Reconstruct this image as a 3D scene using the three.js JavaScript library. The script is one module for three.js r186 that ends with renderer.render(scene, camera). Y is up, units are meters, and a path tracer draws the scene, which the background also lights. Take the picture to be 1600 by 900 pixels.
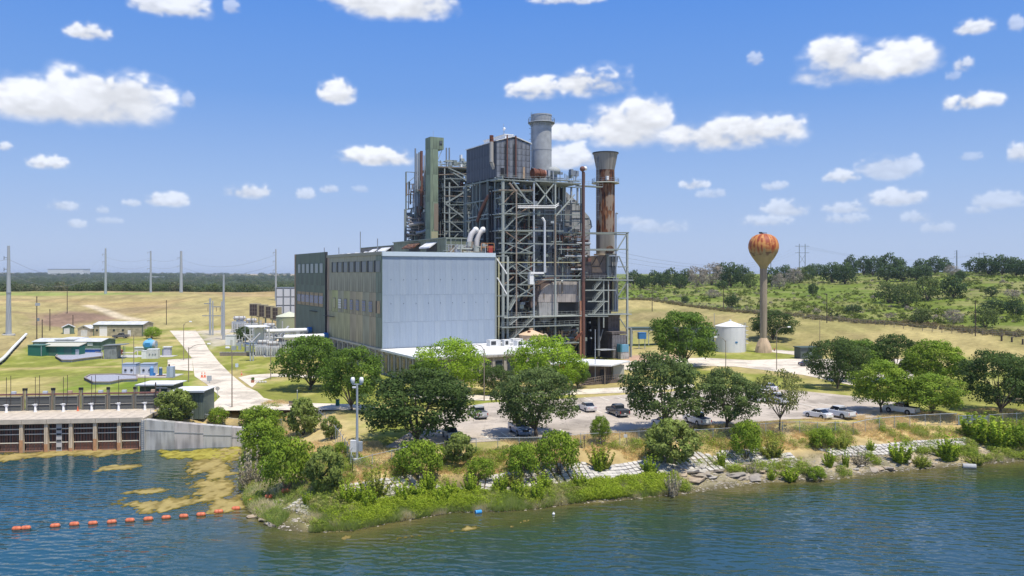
import * as THREE from 'three';
import { mergeGeometries, toCreasedNormals } from 'three/addons/utils/BufferGeometryUtils.js';

// ---------- camera ----------
const H = 28.5, F = 1300, G = 4.5;                 // eye height over the water, focal length in photo pixels, level of the plant's yard
const scene = new THREE.Scene();
const camera = new THREE.PerspectiveCamera(2 * Math.atan(450 / F) * 180 / Math.PI, 16 / 9, 0.5, 40000);
camera.position.set(0, H, 0); camera.lookAt(0, H, -1);
camera.setViewOffset(1600, 900, 0, 22, 1600, 900); // shift lens: verticals stay upright
const renderer = new THREE.WebGLRenderer({ antialias: true });
renderer.setSize(1024, 576);
renderer.toneMapping = THREE.LinearToneMapping; renderer.toneMappingExposure = 1.12;
renderer.shadowMap.enabled = true;
const SUN_DIR = new THREE.Vector3(0.22, 0.93, 0.275).normalize();
const sun = new THREE.DirectionalLight(new THREE.Color(1.0, 0.94, 0.82), 4.6);
sun.name = 'sun'; sun.position.copy(SUN_DIR).multiplyScalar(600).add(new THREE.Vector3(0, 0, -200)); sun.target.position.set(0, 0, -200);
sun.castShadow = true; Object.assign(sun.shadow.camera, { left: -300, right: 300, top: 300, bottom: -300, near: 1, far: 1500 }); sun.shadow.mapSize.set(4096, 4096);
scene.add(sun, sun.target);

// ---------- numbers ----------
const { PI, sin, cos, abs, min, max, floor, sqrt, hypot, atan2, asin, exp } = Math;
function rng(s) { return () => { s = (s + 0x6d2b79f5) | 0; let t = Math.imul(s ^ (s >>> 15), 1 | s); t = (t + Math.imul(t ^ (t >>> 7), 61 | t)) ^ t; return ((t ^ (t >>> 14)) >>> 0) / 4294967296; }; }
const clamp = (x, a = 0, b = 1) => max(a, min(b, x)), lerp = (a, b, t) => a + (b - a) * t, ss = (a, b, x) => { const t = clamp((x - a) / (b - a)); return t * t * (3 - 2 * t); };
const mix3 = (a, b, t) => [lerp(a[0], b[0], t), lerp(a[1], b[1], t), lerp(a[2], b[2], t)];
function hash(x, y, s) { let h = (x * 374761393 + y * 668265263 + s * 2147483647) | 0; h = Math.imul(h ^ (h >>> 13), 1274126177); return ((h ^ (h >>> 16)) >>> 0) / 4294967296; }
function vnoise(x, y, s = 0, p = 0) {              // value noise, periodic when p > 0
  const xi = floor(x), yi = floor(y), fx = x - xi, fy = y - yi, u = fx * fx * (3 - 2 * fx), v = fy * fy * (3 - 2 * fy);
  const w = p ? (k) => ((k % p) + p) % p : (k) => k;
  return lerp(lerp(hash(w(xi), w(yi), s), hash(w(xi + 1), w(yi), s), u), lerp(hash(w(xi), w(yi + 1), s), hash(w(xi + 1), w(yi + 1), s), u), v);
}
function fbm(x, y, o = 4, s = 0, p = 0) { let a = 0.5, t = 0, n = 0; for (let i = 0; i < o; i++) { t += a * vnoise(x, y, s + i, p); n += a; x *= 2; y *= 2; p *= 2; a *= 0.5; } return t / n; }
const V = (x, y, z) => new THREE.Vector3(x, y, z);
const at = (px, py, d) => V((px - 800) / F * d, H - (py - 428) * d / F, -d);      // a photo pixel at a distance
const gd = (py, Y = G) => (H - Y) * F / (py - 428);                                // distance of level Y at a photo row
const gp = (px, py, Y = G) => at(px, py, gd(py, Y));
const rgb = (r, g, b) => new THREE.Color().setRGB(r, g, b);

// ---------- sky: air and clouds ----------
{
  const W = 4096, Hh = 2048, data = new Float32Array(W * Hh * 4);
  const stops = [[-90, .2, .2, .19], [-1.5, .3, .31, .31], [0, .44, .53, .72], [2, .41, .52, .73], [6, .31, .46, .75], [12, .165, .335, .72], [19, .095, .26, .70], [35, .075, .22, .68], [90, .05, .15, .52]];
  const skyAt = (el) => { let i = 0; while (i < stops.length - 2 && el > stops[i + 1][0]) i++; const a = stops[i], b = stops[i + 1], t = clamp((el - a[0]) / (b[0] - a[0])); return [1, 2, 3].map((k) => lerp(a[k], b[k], t)); };
  for (let r = 0; r < Hh; r++) {
    const el = ((r + .5) / Hh - .5) * 180, c = skyAt(el);
    for (let q = 0; q < W; q++) { const o = (r * W + q) * 4; data[o] = c[0]; data[o + 1] = c[1]; data[o + 2] = c[2]; data[o + 3] = 1; }
  }
  const D = 180 / PI, K = W / 360;
  function cloud(az, el, hw, hh, op, seed) {       // degrees: centre, half width, half height; flat below, billowing above
    const c0 = floor((az - hw * 1.3 + 90) * K), c1 = floor((az + hw * 1.3 + 90) * K), r0 = floor((el - hh * 1.5 + 90) * K), r1 = floor((el + hh * 1.6 + 90) * K);
    const sc = 1 / max(hh, .35);
    for (let r = max(r0, Hh / 2 + 2); r <= min(r1, Hh - 1); r++) for (let q = c0; q <= c1; q++) {
      const a = (q + .5) / K - 90 - az, e = (r + .5) / K - 90 - el;
      const X = a * sc, Y = e * sc;
      const wx = X + .5 * (fbm(X * 1.1 + seed, Y * 1.6, 3, seed + 70) - .5), wob = fbm(wx * .62 + seed * 7.1, Y * .95 + seed * 3.7, 5, seed) - .5, fine = fbm(wx * 1.9 + seed * 9.2, Y * 3.4 + 17, 5, seed + 40) - .5;
      const nx = a / hw, ny = e / hh, up = ny > 0 ? ny * .95 : ny * 1.7;
      const lobes = .16 * sin(a / hw * 9 + seed) + .12 * sin(a / hw * 17 + seed * 2.3);
      let f = 1 - nx * nx - up * up + wob * 2.1 + fine * 1.25 + lobes * .5 * ss(-.3, .5, ny) - .0;
      f -= ss(.85, 1.3, abs(nx)) * 2;
      let al = (.8 * ss(-.04, lerp(.95, .42, ss(-.3, .55, ny)), f) + .2 * ss(-.6, .3, f)) * op; if (al <= .003) continue;
      const lit = clamp(.90 + .20 * ny + wob * .5 + fine * .45 - .16 * ss(.3, 1.2, f) * ss(.3, -.7, ny), .6, 1.1);
      const col = [.80 * lit, .82 * lit + .01, .87 * lit + .03], hz = ss(9, 0, el) * .45, air = skyAt(el + e);
      const o = (r * W + ((q % W) + W) % W) * 4;
      for (let k = 0; k < 3; k++) data[o + k] = lerp(data[o + k], lerp(col[k], air[k] * 1.08, hz), al);
    }
  }
  const pix = (px, py, hw, hh, op = 1, sd = 1) => { const t = (px - 800) / F; cloud(Math.atan(t) * D, Math.atan((428 - py) / F * cos(Math.atan(t))) * D, hw * 1.14 / F * D * cos(Math.atan(t)) ** 2, hh * 1.2 / F * D, op, sd); };
  const view = [[135, 166, 140, 36, 1], [70, 170, 80, 26, 1], [190, 150, 70, 24, 1], [137, 52, 36, 11, .95], [268, 12, 62, 17, .9], [622, 8, 95, 26, 1], [560, 0, 60, 10, .8], [527, 148, 29, 18, 1], [75, 257, 32, 9, .95], [585, 248, 60, 14, 1], [262, 315, 33, 10, .9], [205, 318, 14, 5, .6], [390, 302, 38, 12, .9], [478, 305, 15, 8, .6], [515, 296, 14, 6, .5], [98, 323, 24, 7, .6], [118, 351, 16, 5, .6], [160, 329, 10, 5, .4], [172, 346, 20, 4, .35], [562, 297, 14, 5, .3], [835, 144, 44, 17, 1], [925, 134, 62, 21, 1], [985, 202, 62, 36, 1], [1012, 186, 36, 26, 1], [1140, 214, 108, 26, 1], [1190, 203, 60, 18, .9], [885, 210, 45, 13, .9], [888, 250, 48, 20, .9], [1355, 105, 112, 30, 1], [1305, 88, 40, 20, 1], [1400, 100, 60, 24, 1], [1520, 161, 46, 11, 1], [1524, 45, 31, 10, .9], [1506, 104, 17, 11, .7], [1588, 40, 14, 10, .5], [1315, 278, 28, 9, .8], [1385, 266, 50, 18, .55], [1398, 312, 48, 12, .8], [1320, 327, 34, 9, .6], [1225, 330, 36, 12, .7], [1195, 347, 40, 8, .6], [1322, 343, 34, 7, .5], [1085, 290, 23, 7, .7], [1212, 292, 20, 6, .5], [1112, 304, 24, 6, .4], [1030, 356, 42, 10, .4], [990, 346, 24, 7, .4], [1592, 242, 18, 13, .8], [1430, 342, 22, 8, .45], [1466, 357, 26, 7, .4], [1562, 316, 42, 12, .5], [1180, 94, 12, 10, .45], [885, 1, 60, 7, .8], [8, 231, 12, 6, .8], [4, 138, 12, 7, .6], [294, 160, 11, 12, .4], [363, 14, 13, 9, .45], [1515, 246, 20, 6, .3], [1490, 120, 12, 6, .3], [1530, 330, 20, 6, .4]];
  view.forEach((c, i) => pix(c[0], c[1], c[2], c[3], c[4], i + 3));
  const R = rng(5);                                // the same fair-weather clouds go on round the rest of the sky
  for (let i = 0; i < 150; i++) { const az = 36 + R() * 288, el = 4 + 55 * R() ** 1.6, s = (1 + R() * 3.4) * (.6 + el / 40); cloud(az, el, s * (1.4 + R()), s * (.35 + R() * .25), .6 + R() * .4, i + 100); }
  for (let i = 0; i < 16; i++) { const s = 2.5 + R() * 3; cloud(-34 + R() * 68, 23 + R() * 35, s * 2, s * .7, .9, i + 300); }
  const sky = new THREE.DataTexture(data, W, Hh, THREE.RGBAFormat, THREE.FloatType);
  sky.mapping = THREE.EquirectangularReflectionMapping; sky.magFilter = sky.minFilter = THREE.LinearFilter; sky.needsUpdate = true;
  scene.background = sky; scene.environment = sky;
}

// ---------- textures ----------
function tex(w, h, f, srgb = false) {
  const d = new Uint8Array(w * h * 4);
  for (let y = 0; y < h; y++) for (let x = 0; x < w; x++) { const c = f(x / w, y / h), o = (y * w + x) * 4; for (let k = 0; k < 3; k++) d[o + k] = clamp(Array.isArray(c) ? c[k] : c) * 255; d[o + 3] = 255; }
  const t = new THREE.DataTexture(d, w, h); t.wrapS = t.wrapT = THREE.RepeatWrapping; t.magFilter = THREE.LinearFilter; t.minFilter = THREE.LinearMipmapLinearFilter; t.generateMipmaps = true; if (srgb) t.colorSpace = THREE.SRGBColorSpace; t.needsUpdate = true; return t;
}
const rep = (t, x, y = x) => { const c = t.clone(); c.repeat.set(x, y); c.needsUpdate = true; return c; };
const tMottle = tex(512, 512, (u, v) => .62 + .38 * clamp(fbm(u * 8, v * 8, 6, 3, 8) * 1.1 + .35 * (fbm(u * 64, v * 64, 2, 9, 64) - .5)));
const tGrain = tex(256, 256, (u, v) => .80 + .2 * fbm(u * 32, v * 32, 3, 21, 32));
const tStreak = tex(512, 512, (u, v) => { const s = fbm(u * 48, v * 3, 4, 31, 0) * .6 + fbm(u * 6, v * 6, 4, 5, 6) * .4; return .55 + .45 * ss(.25, .62, s); });
const tPave = tex(1024, 1024, (u, v) => {             // worn paving with stains, patches and sealed cracks, 26 m tile
  const n = fbm(u * 12, v * 12, 5, 81, 12), m = fbm(u * 5, v * 5, 4, 82, 5), cr = abs(fbm(u * 9, v * 9, 4, 83, 9) - .5), st = ss(.66, .8, fbm(u * 16, v * 16, 3, 84, 16)), g = fbm(u * 120, v * 120, 2, 85, 120);
  const jx = abs(((u * 6) % 1) - .5) > .488 || abs(((v * 6) % 1) - .5) > .488 ? .1 : 0;
  return .70 + .32 * n - .20 * ss(.48, .72, m) - .2 * st - .22 * ss(.014, .0, cr) + .12 * (g - .5) - jx;
});
const tSheet = tex(512, 256, (u, v) => .86 + .14 * fbm(u * 64, v * 3, 4, 33, 64) - .05 * ss(.55, .75, fbm(u * 10, v * 6, 4, 34, 10)));
const tRust = tex(512, 512, (u, v) => { const n = fbm(u * 10, v * 6, 6, 51, 0), m = fbm(u * 24 + 3, v * 9, 5, 77, 0), k = ss(.43, .56, n * .62 + m * .38), k2 = ss(.5, .64, m); return mix3(mix3([.62, .57, .51], [.60, .42, .27], ss(.36, .5, n)), mix3([.44, .25, .14], [.26, .17, .13], k2), k); }, true);
const tRustDeep = tex(256, 256, (u, v) => { const n = fbm(u * 9, v * 9, 5, 13, 9); return mix3([.30, .16, .12], [.52, .30, .20], ss(.3, .7, n)); }, true);
const tRib = tex(64, 4, (u) => .5 + .5 * cos(u * 2 * PI * 1));
const tWave = tex(1024, 1024, (u, v) => {            // wind ripples, 36 m tile
  let h = 0; const w = (kx, ky, a, ph, nz) => { h += a * sin(2 * PI * (kx * u + ky * v) + ph + nz * 5); };
  const n = fbm(u * 6, v * 6, 3, 61, 6), m = fbm(u * 14, v * 14, 3, 62, 14);
  w(5, 14, .55, 0, n); w(-3, 19, .5, 1, n); w(8, 25, .6, 2, m); w(3, 33, .5, 4, n); w(-9, 41, .5, 3, m); w(14, 50, .4, 5, n);
  h += (fbm(u * 40, v * 56, 3, 66, 40) - .5) * 5.5;
  return .5 + h * .085 * (.45 + 1.1 * ss(.3, .7, fbm(u * 5, v * 5, 3, 69, 5)));
});
const tLink = (() => { const n = 64, d = new Uint8Array(n * n * 4); for (let y = 0; y < n; y++) for (let x = 0; x < n; x++) { const a = (x + y) % 32, b = (x - y + 64) % 32, on = a < 2 || b < 2 ? 255 : 0; d.set([on, on, on, 255], (y * n + x) * 4); } const t = new THREE.DataTexture(d, n, n); t.wrapS = t.wrapT = THREE.RepeatWrapping; t.magFilter = THREE.LinearFilter; t.needsUpdate = true; return t; })();

// ---------- building blocks ----------
const names = new Map();
function numbered(n) { const k = names.get(n) || 0; names.set(n, k + 1); return k ? n + '_' + String(k).padStart(3, '0') : n; }
function tag(o, label, category, group) { o.userData.label = label; o.userData.category = category; if (group) o.userData.group = group; return o; }
function thing(name, label, category, group) { const o = new THREE.Group(); o.name = numbered(name); scene.add(o); return tag(o, label, category, group); }
const shade = (o) => { o.castShadow = o.receiveShadow = true; return o; };
function put(parent, name, geo, m, p, q, s) {
  const o = shade(new THREE.Mesh(geo, m)); o.name = parent === scene ? numbered(name) : name;
  if (p) o.position.copy(p); if (q) o.quaternion.copy(q); if (s) o.scale.copy(s);
  parent.add(o); return o;
}
const struct = (name, geo, m) => { const o = put(scene, name, geo, m); o.userData.kind = 'structure'; return o; };
function rebase(g) {                                // put the thing's own origin at the foot of the thing
  g.updateMatrixWorld(true);
  const inv = g.matrixWorld.clone().invert(), b = new THREE.Box3(), t = new THREE.Box3();
  g.traverse((o) => { if (o.isMesh && !o.isInstancedMesh) { o.geometry.computeBoundingBox(); t.copy(o.geometry.boundingBox).applyMatrix4(inv.clone().multiply(o.matrixWorld)); b.union(t); } });
  const c = b.getCenter(V()); c.y = b.min.y;
  for (const k of g.children) k.position.sub(c);
  g.position.add(c.applyQuaternion(g.quaternion)); return g;
}
function scaleUV(g, x, y) { const u = g.attributes.uv; for (let i = 0; i < u.count; i++) u.setXY(i, u.getX(i) * x, u.getY(i) * y); return g; }
function bx(w, h, d, x = 0, y = 0, z = 0) {         // box with uv in metres, centred on x, z, standing on y
  const g = new THREE.BoxGeometry(w, h, d), u = g.attributes.uv, s = [[d, h], [d, h], [w, d], [w, d], [w, h], [w, h]];
  for (let i = 0; i < 24; i++) { const k = s[i >> 2]; u.setXY(i, u.getX(i) * k[0], u.getY(i) * k[1]); }
  return g.translate(x, y + h / 2, z);
}
function cyl(r0, r1, h, x = 0, y = 0, z = 0, n = 20, open = false) { const g = new THREE.CylinderGeometry(r1, r0, h, n, 1, open); scaleUV(g, 2 * PI * max(r0, r1), h); return g.translate(x, y + h / 2, z); }
const lathe = (pts, n = 32) => { const g = new THREE.LatheGeometry(pts.map((p) => new THREE.Vector2(p[0], p[1])), n); return g; };
const UNIT = new THREE.BoxGeometry(1, 1, 1), ROD = new THREE.CylinderGeometry(.5, .5, 1, 8, 1);
const UP = V(0, 1, 0);
function between(p, q, up = UP) {                   // a frame whose y axis runs from p to q
  const y = q.clone().sub(p), L = y.length(); y.normalize();
  let x = V().crossVectors(abs(y.dot(up)) > .99 ? V(0, 0, 1) : up, y).normalize(); const z = V().crossVectors(x, y);
  return { L, m: p.clone().add(q).multiplyScalar(.5), q: new THREE.Quaternion().setFromRotationMatrix(new THREE.Matrix4().makeBasis(x, y, z)) };
}
function bar(parent, name, p, q, w, t, m) { const b = between(p, q); return put(parent, name, UNIT, m, b.m, b.q, V(w, b.L, t)); }
function rod(parent, name, p, q, r, m) { const b = between(p, q); return put(parent, name, ROD, m, b.m, b.q, V(r * 2, b.L, r * 2)); }
class MB {                                           // collects pieces that become one mesh
  constructor() { this.g = []; }
  add(g) { g = g.index ? g.toNonIndexed() : g; for (const k of Object.keys(g.attributes)) if (!['position', 'normal', 'uv', ...(this.col ? ['color'] : [])].includes(k)) g.deleteAttribute(k); this.g.push(g); return this; }
  box(w, h, d, x, y, z, ry = 0) { const g = bx(w, h, d); if (ry) g.rotateY(ry); return this.add(g.translate(x, y, z)); }
  bar(p, q, w, t = w) { const b = between(p, q), g = new THREE.BoxGeometry(w, b.L, t); scaleUV(g, 1, b.L); return this.add(g.applyQuaternion(b.q).translate(b.m.x, b.m.y, b.m.z)); }
  rod(p, q, r, n = 6, r2 = r) { const b = between(p, q), g = new THREE.CylinderGeometry(r2, r, b.L, n, 1); scaleUV(g, 2 * PI * r, b.L); return this.add(g.applyQuaternion(b.q).translate(b.m.x, b.m.y, b.m.z)); }
  tube(pts, r, n = 8, seg = 24) { return this.add(new THREE.TubeGeometry(new THREE.CatmullRomCurve3(pts), seg, r, n, false)); }
  rail(pts, h = 1.1, step = 1.6, r = .035) {        // posts and two rails along a line
    for (let i = 0; i + 1 < pts.length; i++) {
      const p = pts[i], q = pts[i + 1], n = max(1, Math.round(p.distanceTo(q) / step));
      for (let k = 0; k <= n; k++) { const a = p.clone().lerp(q, k / n); this.bar(a, a.clone().add(V(0, h, 0)), r * 1.4); }
      for (const y of [h, h * .5]) this.bar(p.clone().add(V(0, y, 0)), q.clone().add(V(0, y, 0)), r * 1.4);
    }
    return this;
  }
  geo() { return mergeGeometries(this.g); }
  build(name, m, parent) { if (!this.g.length) return null; return put(parent, name, this.geo(), m); }
}
const matte = (c, o = {}) => new THREE.MeshPhysicalMaterial({ color: Array.isArray(c) ? rgb(...c) : c, roughness: .95, specularIntensity: .12, ...o });
const std = (c, o = {}) => new THREE.MeshStandardMaterial({ color: Array.isArray(c) ? rgb(...c) : c, roughness: .75, metalness: 0, ...o });
const M = {
  steel: [std([.20, .235, .22]), std([.25, .28, .265]), std([.15, .18, .18])], pale: std([.345, .375, .35]), white: std([.78, .78, .76], { map: rep(tMottle, .12) }), whiteClean: std([.8, .8, .79], { roughness: .5 }),
  roofWhite: std([.85, .85, .83], { map: rep(tMottle, .08), roughness: .6 }),
  dark: std([.035, .04, .045]), rust: std([.9, .9, .9], { map: rep(tRustDeep, .4) }), rustPipe: std([.17, .075, .055]), tan: std([.56, .40, .26], { map: rep(tMottle, .2) }),
  yellow: std([.42, .40, .24]), brown: std([.25, .2, .15]), wood: std([.06, .045, .035]), galv: std([.42, .45, .48], { roughness: .5, metalness: .25 }), galvDark: std([.22, .25, .29], { roughness: .55 }),
  glass: std([.03, .045, .06], { roughness: .12 }), blueGlass: std([.10, .17, .34], { roughness: .25 }), greyGlass: std([.12, .14, .15], { roughness: .25 }),
  conc: std([.50, .46, .40], { map: rep(tMottle, .1), bumpMap: rep(tGrain, .8), bumpScale: .02 }), concGrey: std([.47, .47, .46], { map: rep(tStreak, .12, .16) }), concPale: std([.62, .60, .55], { map: rep(tMottle, .15) }),
  green: std([.115, .16, .125]), greenDark: std([.055, .085, .07]), teal: std([.02, .14, .105]), orange: std([.72, .16, .07], { roughness: .5 }), red: std([.4, .05, .04]), blue: std([.03, .16, .42]), skyblue: std([.15, .42, .66]), black: std([.012, .012, .014], { roughness: .6 }),
};
// ---------- lie of the land ----------
const W0 = (px, py) => { const p = gp(px, py, 0); return [p.x, -p.z]; };            // shore points as [x, distance]
const SHORE = [[382, 697], [377, 712], [374, 740], [372, 762], [383, 790], [398, 808], [420, 820], [442, 829], [490, 833], [555, 830], [610, 818], [660, 810], [710, 801], [750, 801], [790, 800], [840, 796], [890, 788], [947, 785], [990, 780], [1070, 772], [1140, 762], [1194, 755], [1275, 752], [1319, 748], [1397, 738], [1500, 729], [1600, 721], [1800, 706], [2150, 690]].map((p) => W0(...p));
const WALL_A = W0(222, 703), WALL_B = SHORE[0], FRONT_L = [-150, 124.6];
function lineD(pts, x) { if (x <= pts[0][0]) return pts[0][1]; for (let i = 0; i + 1 < pts.length; i++) if (x <= pts[i + 1][0]) return lerp(pts[i][1], pts[i + 1][1], (x - pts[i][0]) / (pts[i + 1][0] - pts[i][0])); return pts[pts.length - 1][1]; }
const COAST = [FRONT_L, WALL_A, ...SHORE];
function softDist(x, d) {
  let b = 1e9;
  for (let i = 0; i + 1 < SHORE.length; i++) { const [ax, ad] = SHORE[i], [bx2, bd] = SHORE[i + 1], ex = bx2 - ax, ed = bd - ad, t = clamp(((x - ax) * ex + (d - ad) * ed) / (ex * ex + ed * ed)); b = min(b, hypot(x - ax - ex * t, d - ad - ed * t)); }
  return b;
}
const isLand = (x, d) => d > lineD(COAST, x);
const PROF = [
  [-500, [[200, 4.5], [260, 7], [330, 11], [480, 15], [650, 15], [900, 6], [3000, 10], [4000, 22], [14000, 27]]],
  [0, [[228, 4.5], [280, 7.2], [380, 11], [500, 15], [650, 15], [900, 6], [3000, 10], [4000, 22], [14000, 27]]],
  [110, [[310, 4.5], [340, 6], [420, 11], [500, 14.6], [650, 15], [900, 6], [3000, 10], [4200, 22], [14000, 27]]],
  [200, [[350, 4.5], [420, 9.5], [500, 15], [650, 15.2], [900, 6], [2600, 10], [3600, 21], [14000, 27]]],
  [400, [[372, 4.5], [430, 10], [490, 15], [600, 15.2], [800, 6], [3000, 10], [4500, 20], [14000, 27]]],
  [800, [[360, 4.5], [420, 10], [480, 15], [600, 15.5], [900, 14], [2000, 18], [4000, 22], [14000, 27]]],
  [1000, [[291, 4.5], [330, 7.5], [430, 15.3], [500, 16.6], [620, 19], [900, 24], [1500, 26.5], [14000, 27]]],
  [1200, [[262, 4.5], [290, 7.5], [330, 12.3], [400, 15], [500, 18.5], [650, 22.5], [900, 26], [1500, 27.5], [14000, 27]]],
  [1400, [[256, 4.5], [272, 6.4], [300, 10], [360, 13], [450, 17.5], [550, 22], [650, 26.5], [800, 29], [1200, 31], [14000, 28]]],
  [1600, [[238, 4.5], [250, 6.4], [262, 8.7], [300, 11], [360, 15.5], [430, 21], [500, 25], [600, 29], [800, 31.5], [1500, 32], [14000, 28]]],
  [2200, [[225, 4.5], [262, 9], [300, 12], [360, 16], [430, 21], [500, 25], [600, 29], [800, 31.5], [1500, 32], [14000, 28]]]];
function profY(pr, d) { if (d <= pr[0][0]) return pr[0][1]; for (let i = 0; i + 1 < pr.length; i++) if (d <= pr[i + 1][0]) { const t = (d - pr[i][0]) / (pr[i + 1][0] - pr[i][0]); return lerp(pr[i][1], pr[i + 1][1], t); } return pr[pr.length - 1][1]; }
function profAt(px, pick) { px = clamp(px, -499, 2199); for (let i = 0; i + 1 < PROF.length; i++) if (px <= PROF[i + 1][0]) { const t = (px - PROF[i][0]) / (PROF[i + 1][0] - PROF[i][0]), s = t * t * (3 - 2 * t) * .5 + t * .5; return lerp(pick(PROF[i][1]), pick(PROF[i + 1][1]), s); } }
const toeAt = (px) => profAt(px, (p) => p[0][0]);
const BANK = [[0, -.05], [1, .35], [3, .95], [5, 1.6], [8, 2.55], [11, 3.5], [15, 4.35], [17, 4.5]];
const hardBack = (x) => x < WALL_A[0] - .4 ? 7 : x < WALL_B[0] - .3 ? .9 : 0; // the yard starts behind the intake and the wing wall
function landY(x, d) {
  if (!isLand(x, d - hardBack(x))) { const s = softDist(x, d); return -min(3, .16 * s + .08 + (isLand(x, d) ? 3 : 0)); }
  const px = 800 + x / d * F;
  let y = profAt(px, (p) => profY(p, d));
  const over = ss(0, 40, d - toeAt(px));
  if (over > 0) y += (fbm(x * .02, d * .02, 4, 7) - .5) * 2.2 * over + (d > 350 ? (fbm(x * .004, d * .004, 3, 8) - .5) * 3 * ss(350, 700, d) : 0);
  if (d < 220) { const s = softDist(x, d); if (s < 17) y = min(y, profY(BANK, s) + (fbm(x * .35, d * .35, 3, 11) - .5) * .5 * ss(.3, 3, s) * ss(17, 11, s)); }
  return y;
}
const ground = (x, d) => V(x, landY(x, d), -d);
const gpx = (px, py) => { const p = gp(px, py); return ground(p.x, -p.z); };       // a photo pixel on the yard
function hit(px, py) {                               // where the line of sight through a photo pixel meets the land
  const t = (px - 800) / F, s = (428 - py) / F; let d = 60; const st = (k) => k * 1.004 + .05;
  while (d < 6000 && H + s * d > landY(t * d, d)) d = st(d);
  return V(t * d, landY(t * d, d), -d);
}

// ---------- ground sheet ----------
const inPoly = (P, x, y) => { let c = false; for (let i = 0, j = P.length - 1; i < P.length; j = i++) if ((P[i][1] > y) !== (P[j][1] > y) && x < (P[j][0] - P[i][0]) * (y - P[i][1]) / (P[j][1] - P[i][1]) + P[i][0]) c = !c; return c; };
const edge = (P, x, y) => { let b = 1e9; for (let i = 0, j = P.length - 1; i < P.length; j = i++) { const ex = P[i][0] - P[j][0], ey = P[i][1] - P[j][1], t = clamp(((x - P[j][0]) * ex + (y - P[j][1]) * ey) / (ex * ex + ey * ey + 1e-9)); b = min(b, hypot(x - P[j][0] - ex * t, y - P[j][1] - ey * t)); } return inPoly(P, x, y) ? b : -b; };
const polyG = (pts) => pts.map(([a, b]) => { const p = gp(a, b); return [p.x, -p.z]; });
const C = { dry: [.54, .415, .19], dryDeep: [.40, .30, .135], lawn: [.235, .255, .048], lawnDry: [.42, .345, .14], green: [.175, .25, .03], brush: [.205, .27, .03], dirt: [.26, .175, .12], sand: [.46, .375, .25], mud: [.115, .10, .055], wood: [.06, .08, .03], plain: [.54, .43, .25], gravel: [.52, .46, .38], pinkish: [.50, .33, .23] };
const zones = [                                      // [outline in the photo, colour, softness]
  [[[-200, 560], [60, 536], [300, 545], [330, 640], [-200, 655]], C.lawn, 6], [[[-100, 600], [120, 585], [260, 596], [250, 612], [-100, 640]], C.lawnDry, 8], [[[40, 545], [240, 540], [270, 552], [30, 562]], C.green, 6], [[[-100, 577], [190, 571], [190, 574], [-100, 582]], C.lawnDry, 2], [[[100, 585], [300, 578], [320, 620], [230, 640], [60, 612]], C.green, 10],
  [[[300, 518], [440, 510], [470, 545], [330, 545]], C.gravel, 5], [[[330, 541], [420, 535], [430, 590], [395, 600]], C.lawn, 3], [[[395, 597], [505, 592], [540, 625], [500, 629], [430, 628]], C.lawn, 2], [[[440, 645], [560, 640], [560, 720], [500, 720]], C.lawnDry, 6],
  [[[560, 640], [740, 660], [720, 700], [560, 735]], C.lawn, 5], [[[740, 690], [1030, 672], [1450, 650], [1600, 650], [1600, 662], [1300, 668], [1000, 690], [780, 712]], C.lawnDry, 3],
  [[[960, 555], [1075, 552], [1080, 566], [960, 566]], C.pinkish, 5], [[[640, 590], [1000, 590], [1000, 604], [640, 612]], C.lawnDry, 4], [[[1020, 566], [1110, 578], [1260, 590], [1260, 600], [1010, 608]], C.lawn, 4], [[[1080, 545], [1250, 548], [1260, 562], [1090, 562]], C.lawn, 4], [[[1270, 580], [1700, 580], [1700, 640], [1440, 640], [1300, 608]], C.lawn, 6],
].map(([p, c, s]) => [polyG(p), c, s]);
const dirtPatch = [[60, 493], [105, 486], [150, 490], [200, 498], [150, 502], [100, 512], [55, 508]].map(([a, b]) => { const p = hit(a, b); return [p.x, -p.z]; });
const trackA = [[140, 478], [190, 496], [212, 500]].map(([a, b]) => { const p = hit(a, b); return [p.x, -p.z]; });
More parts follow.
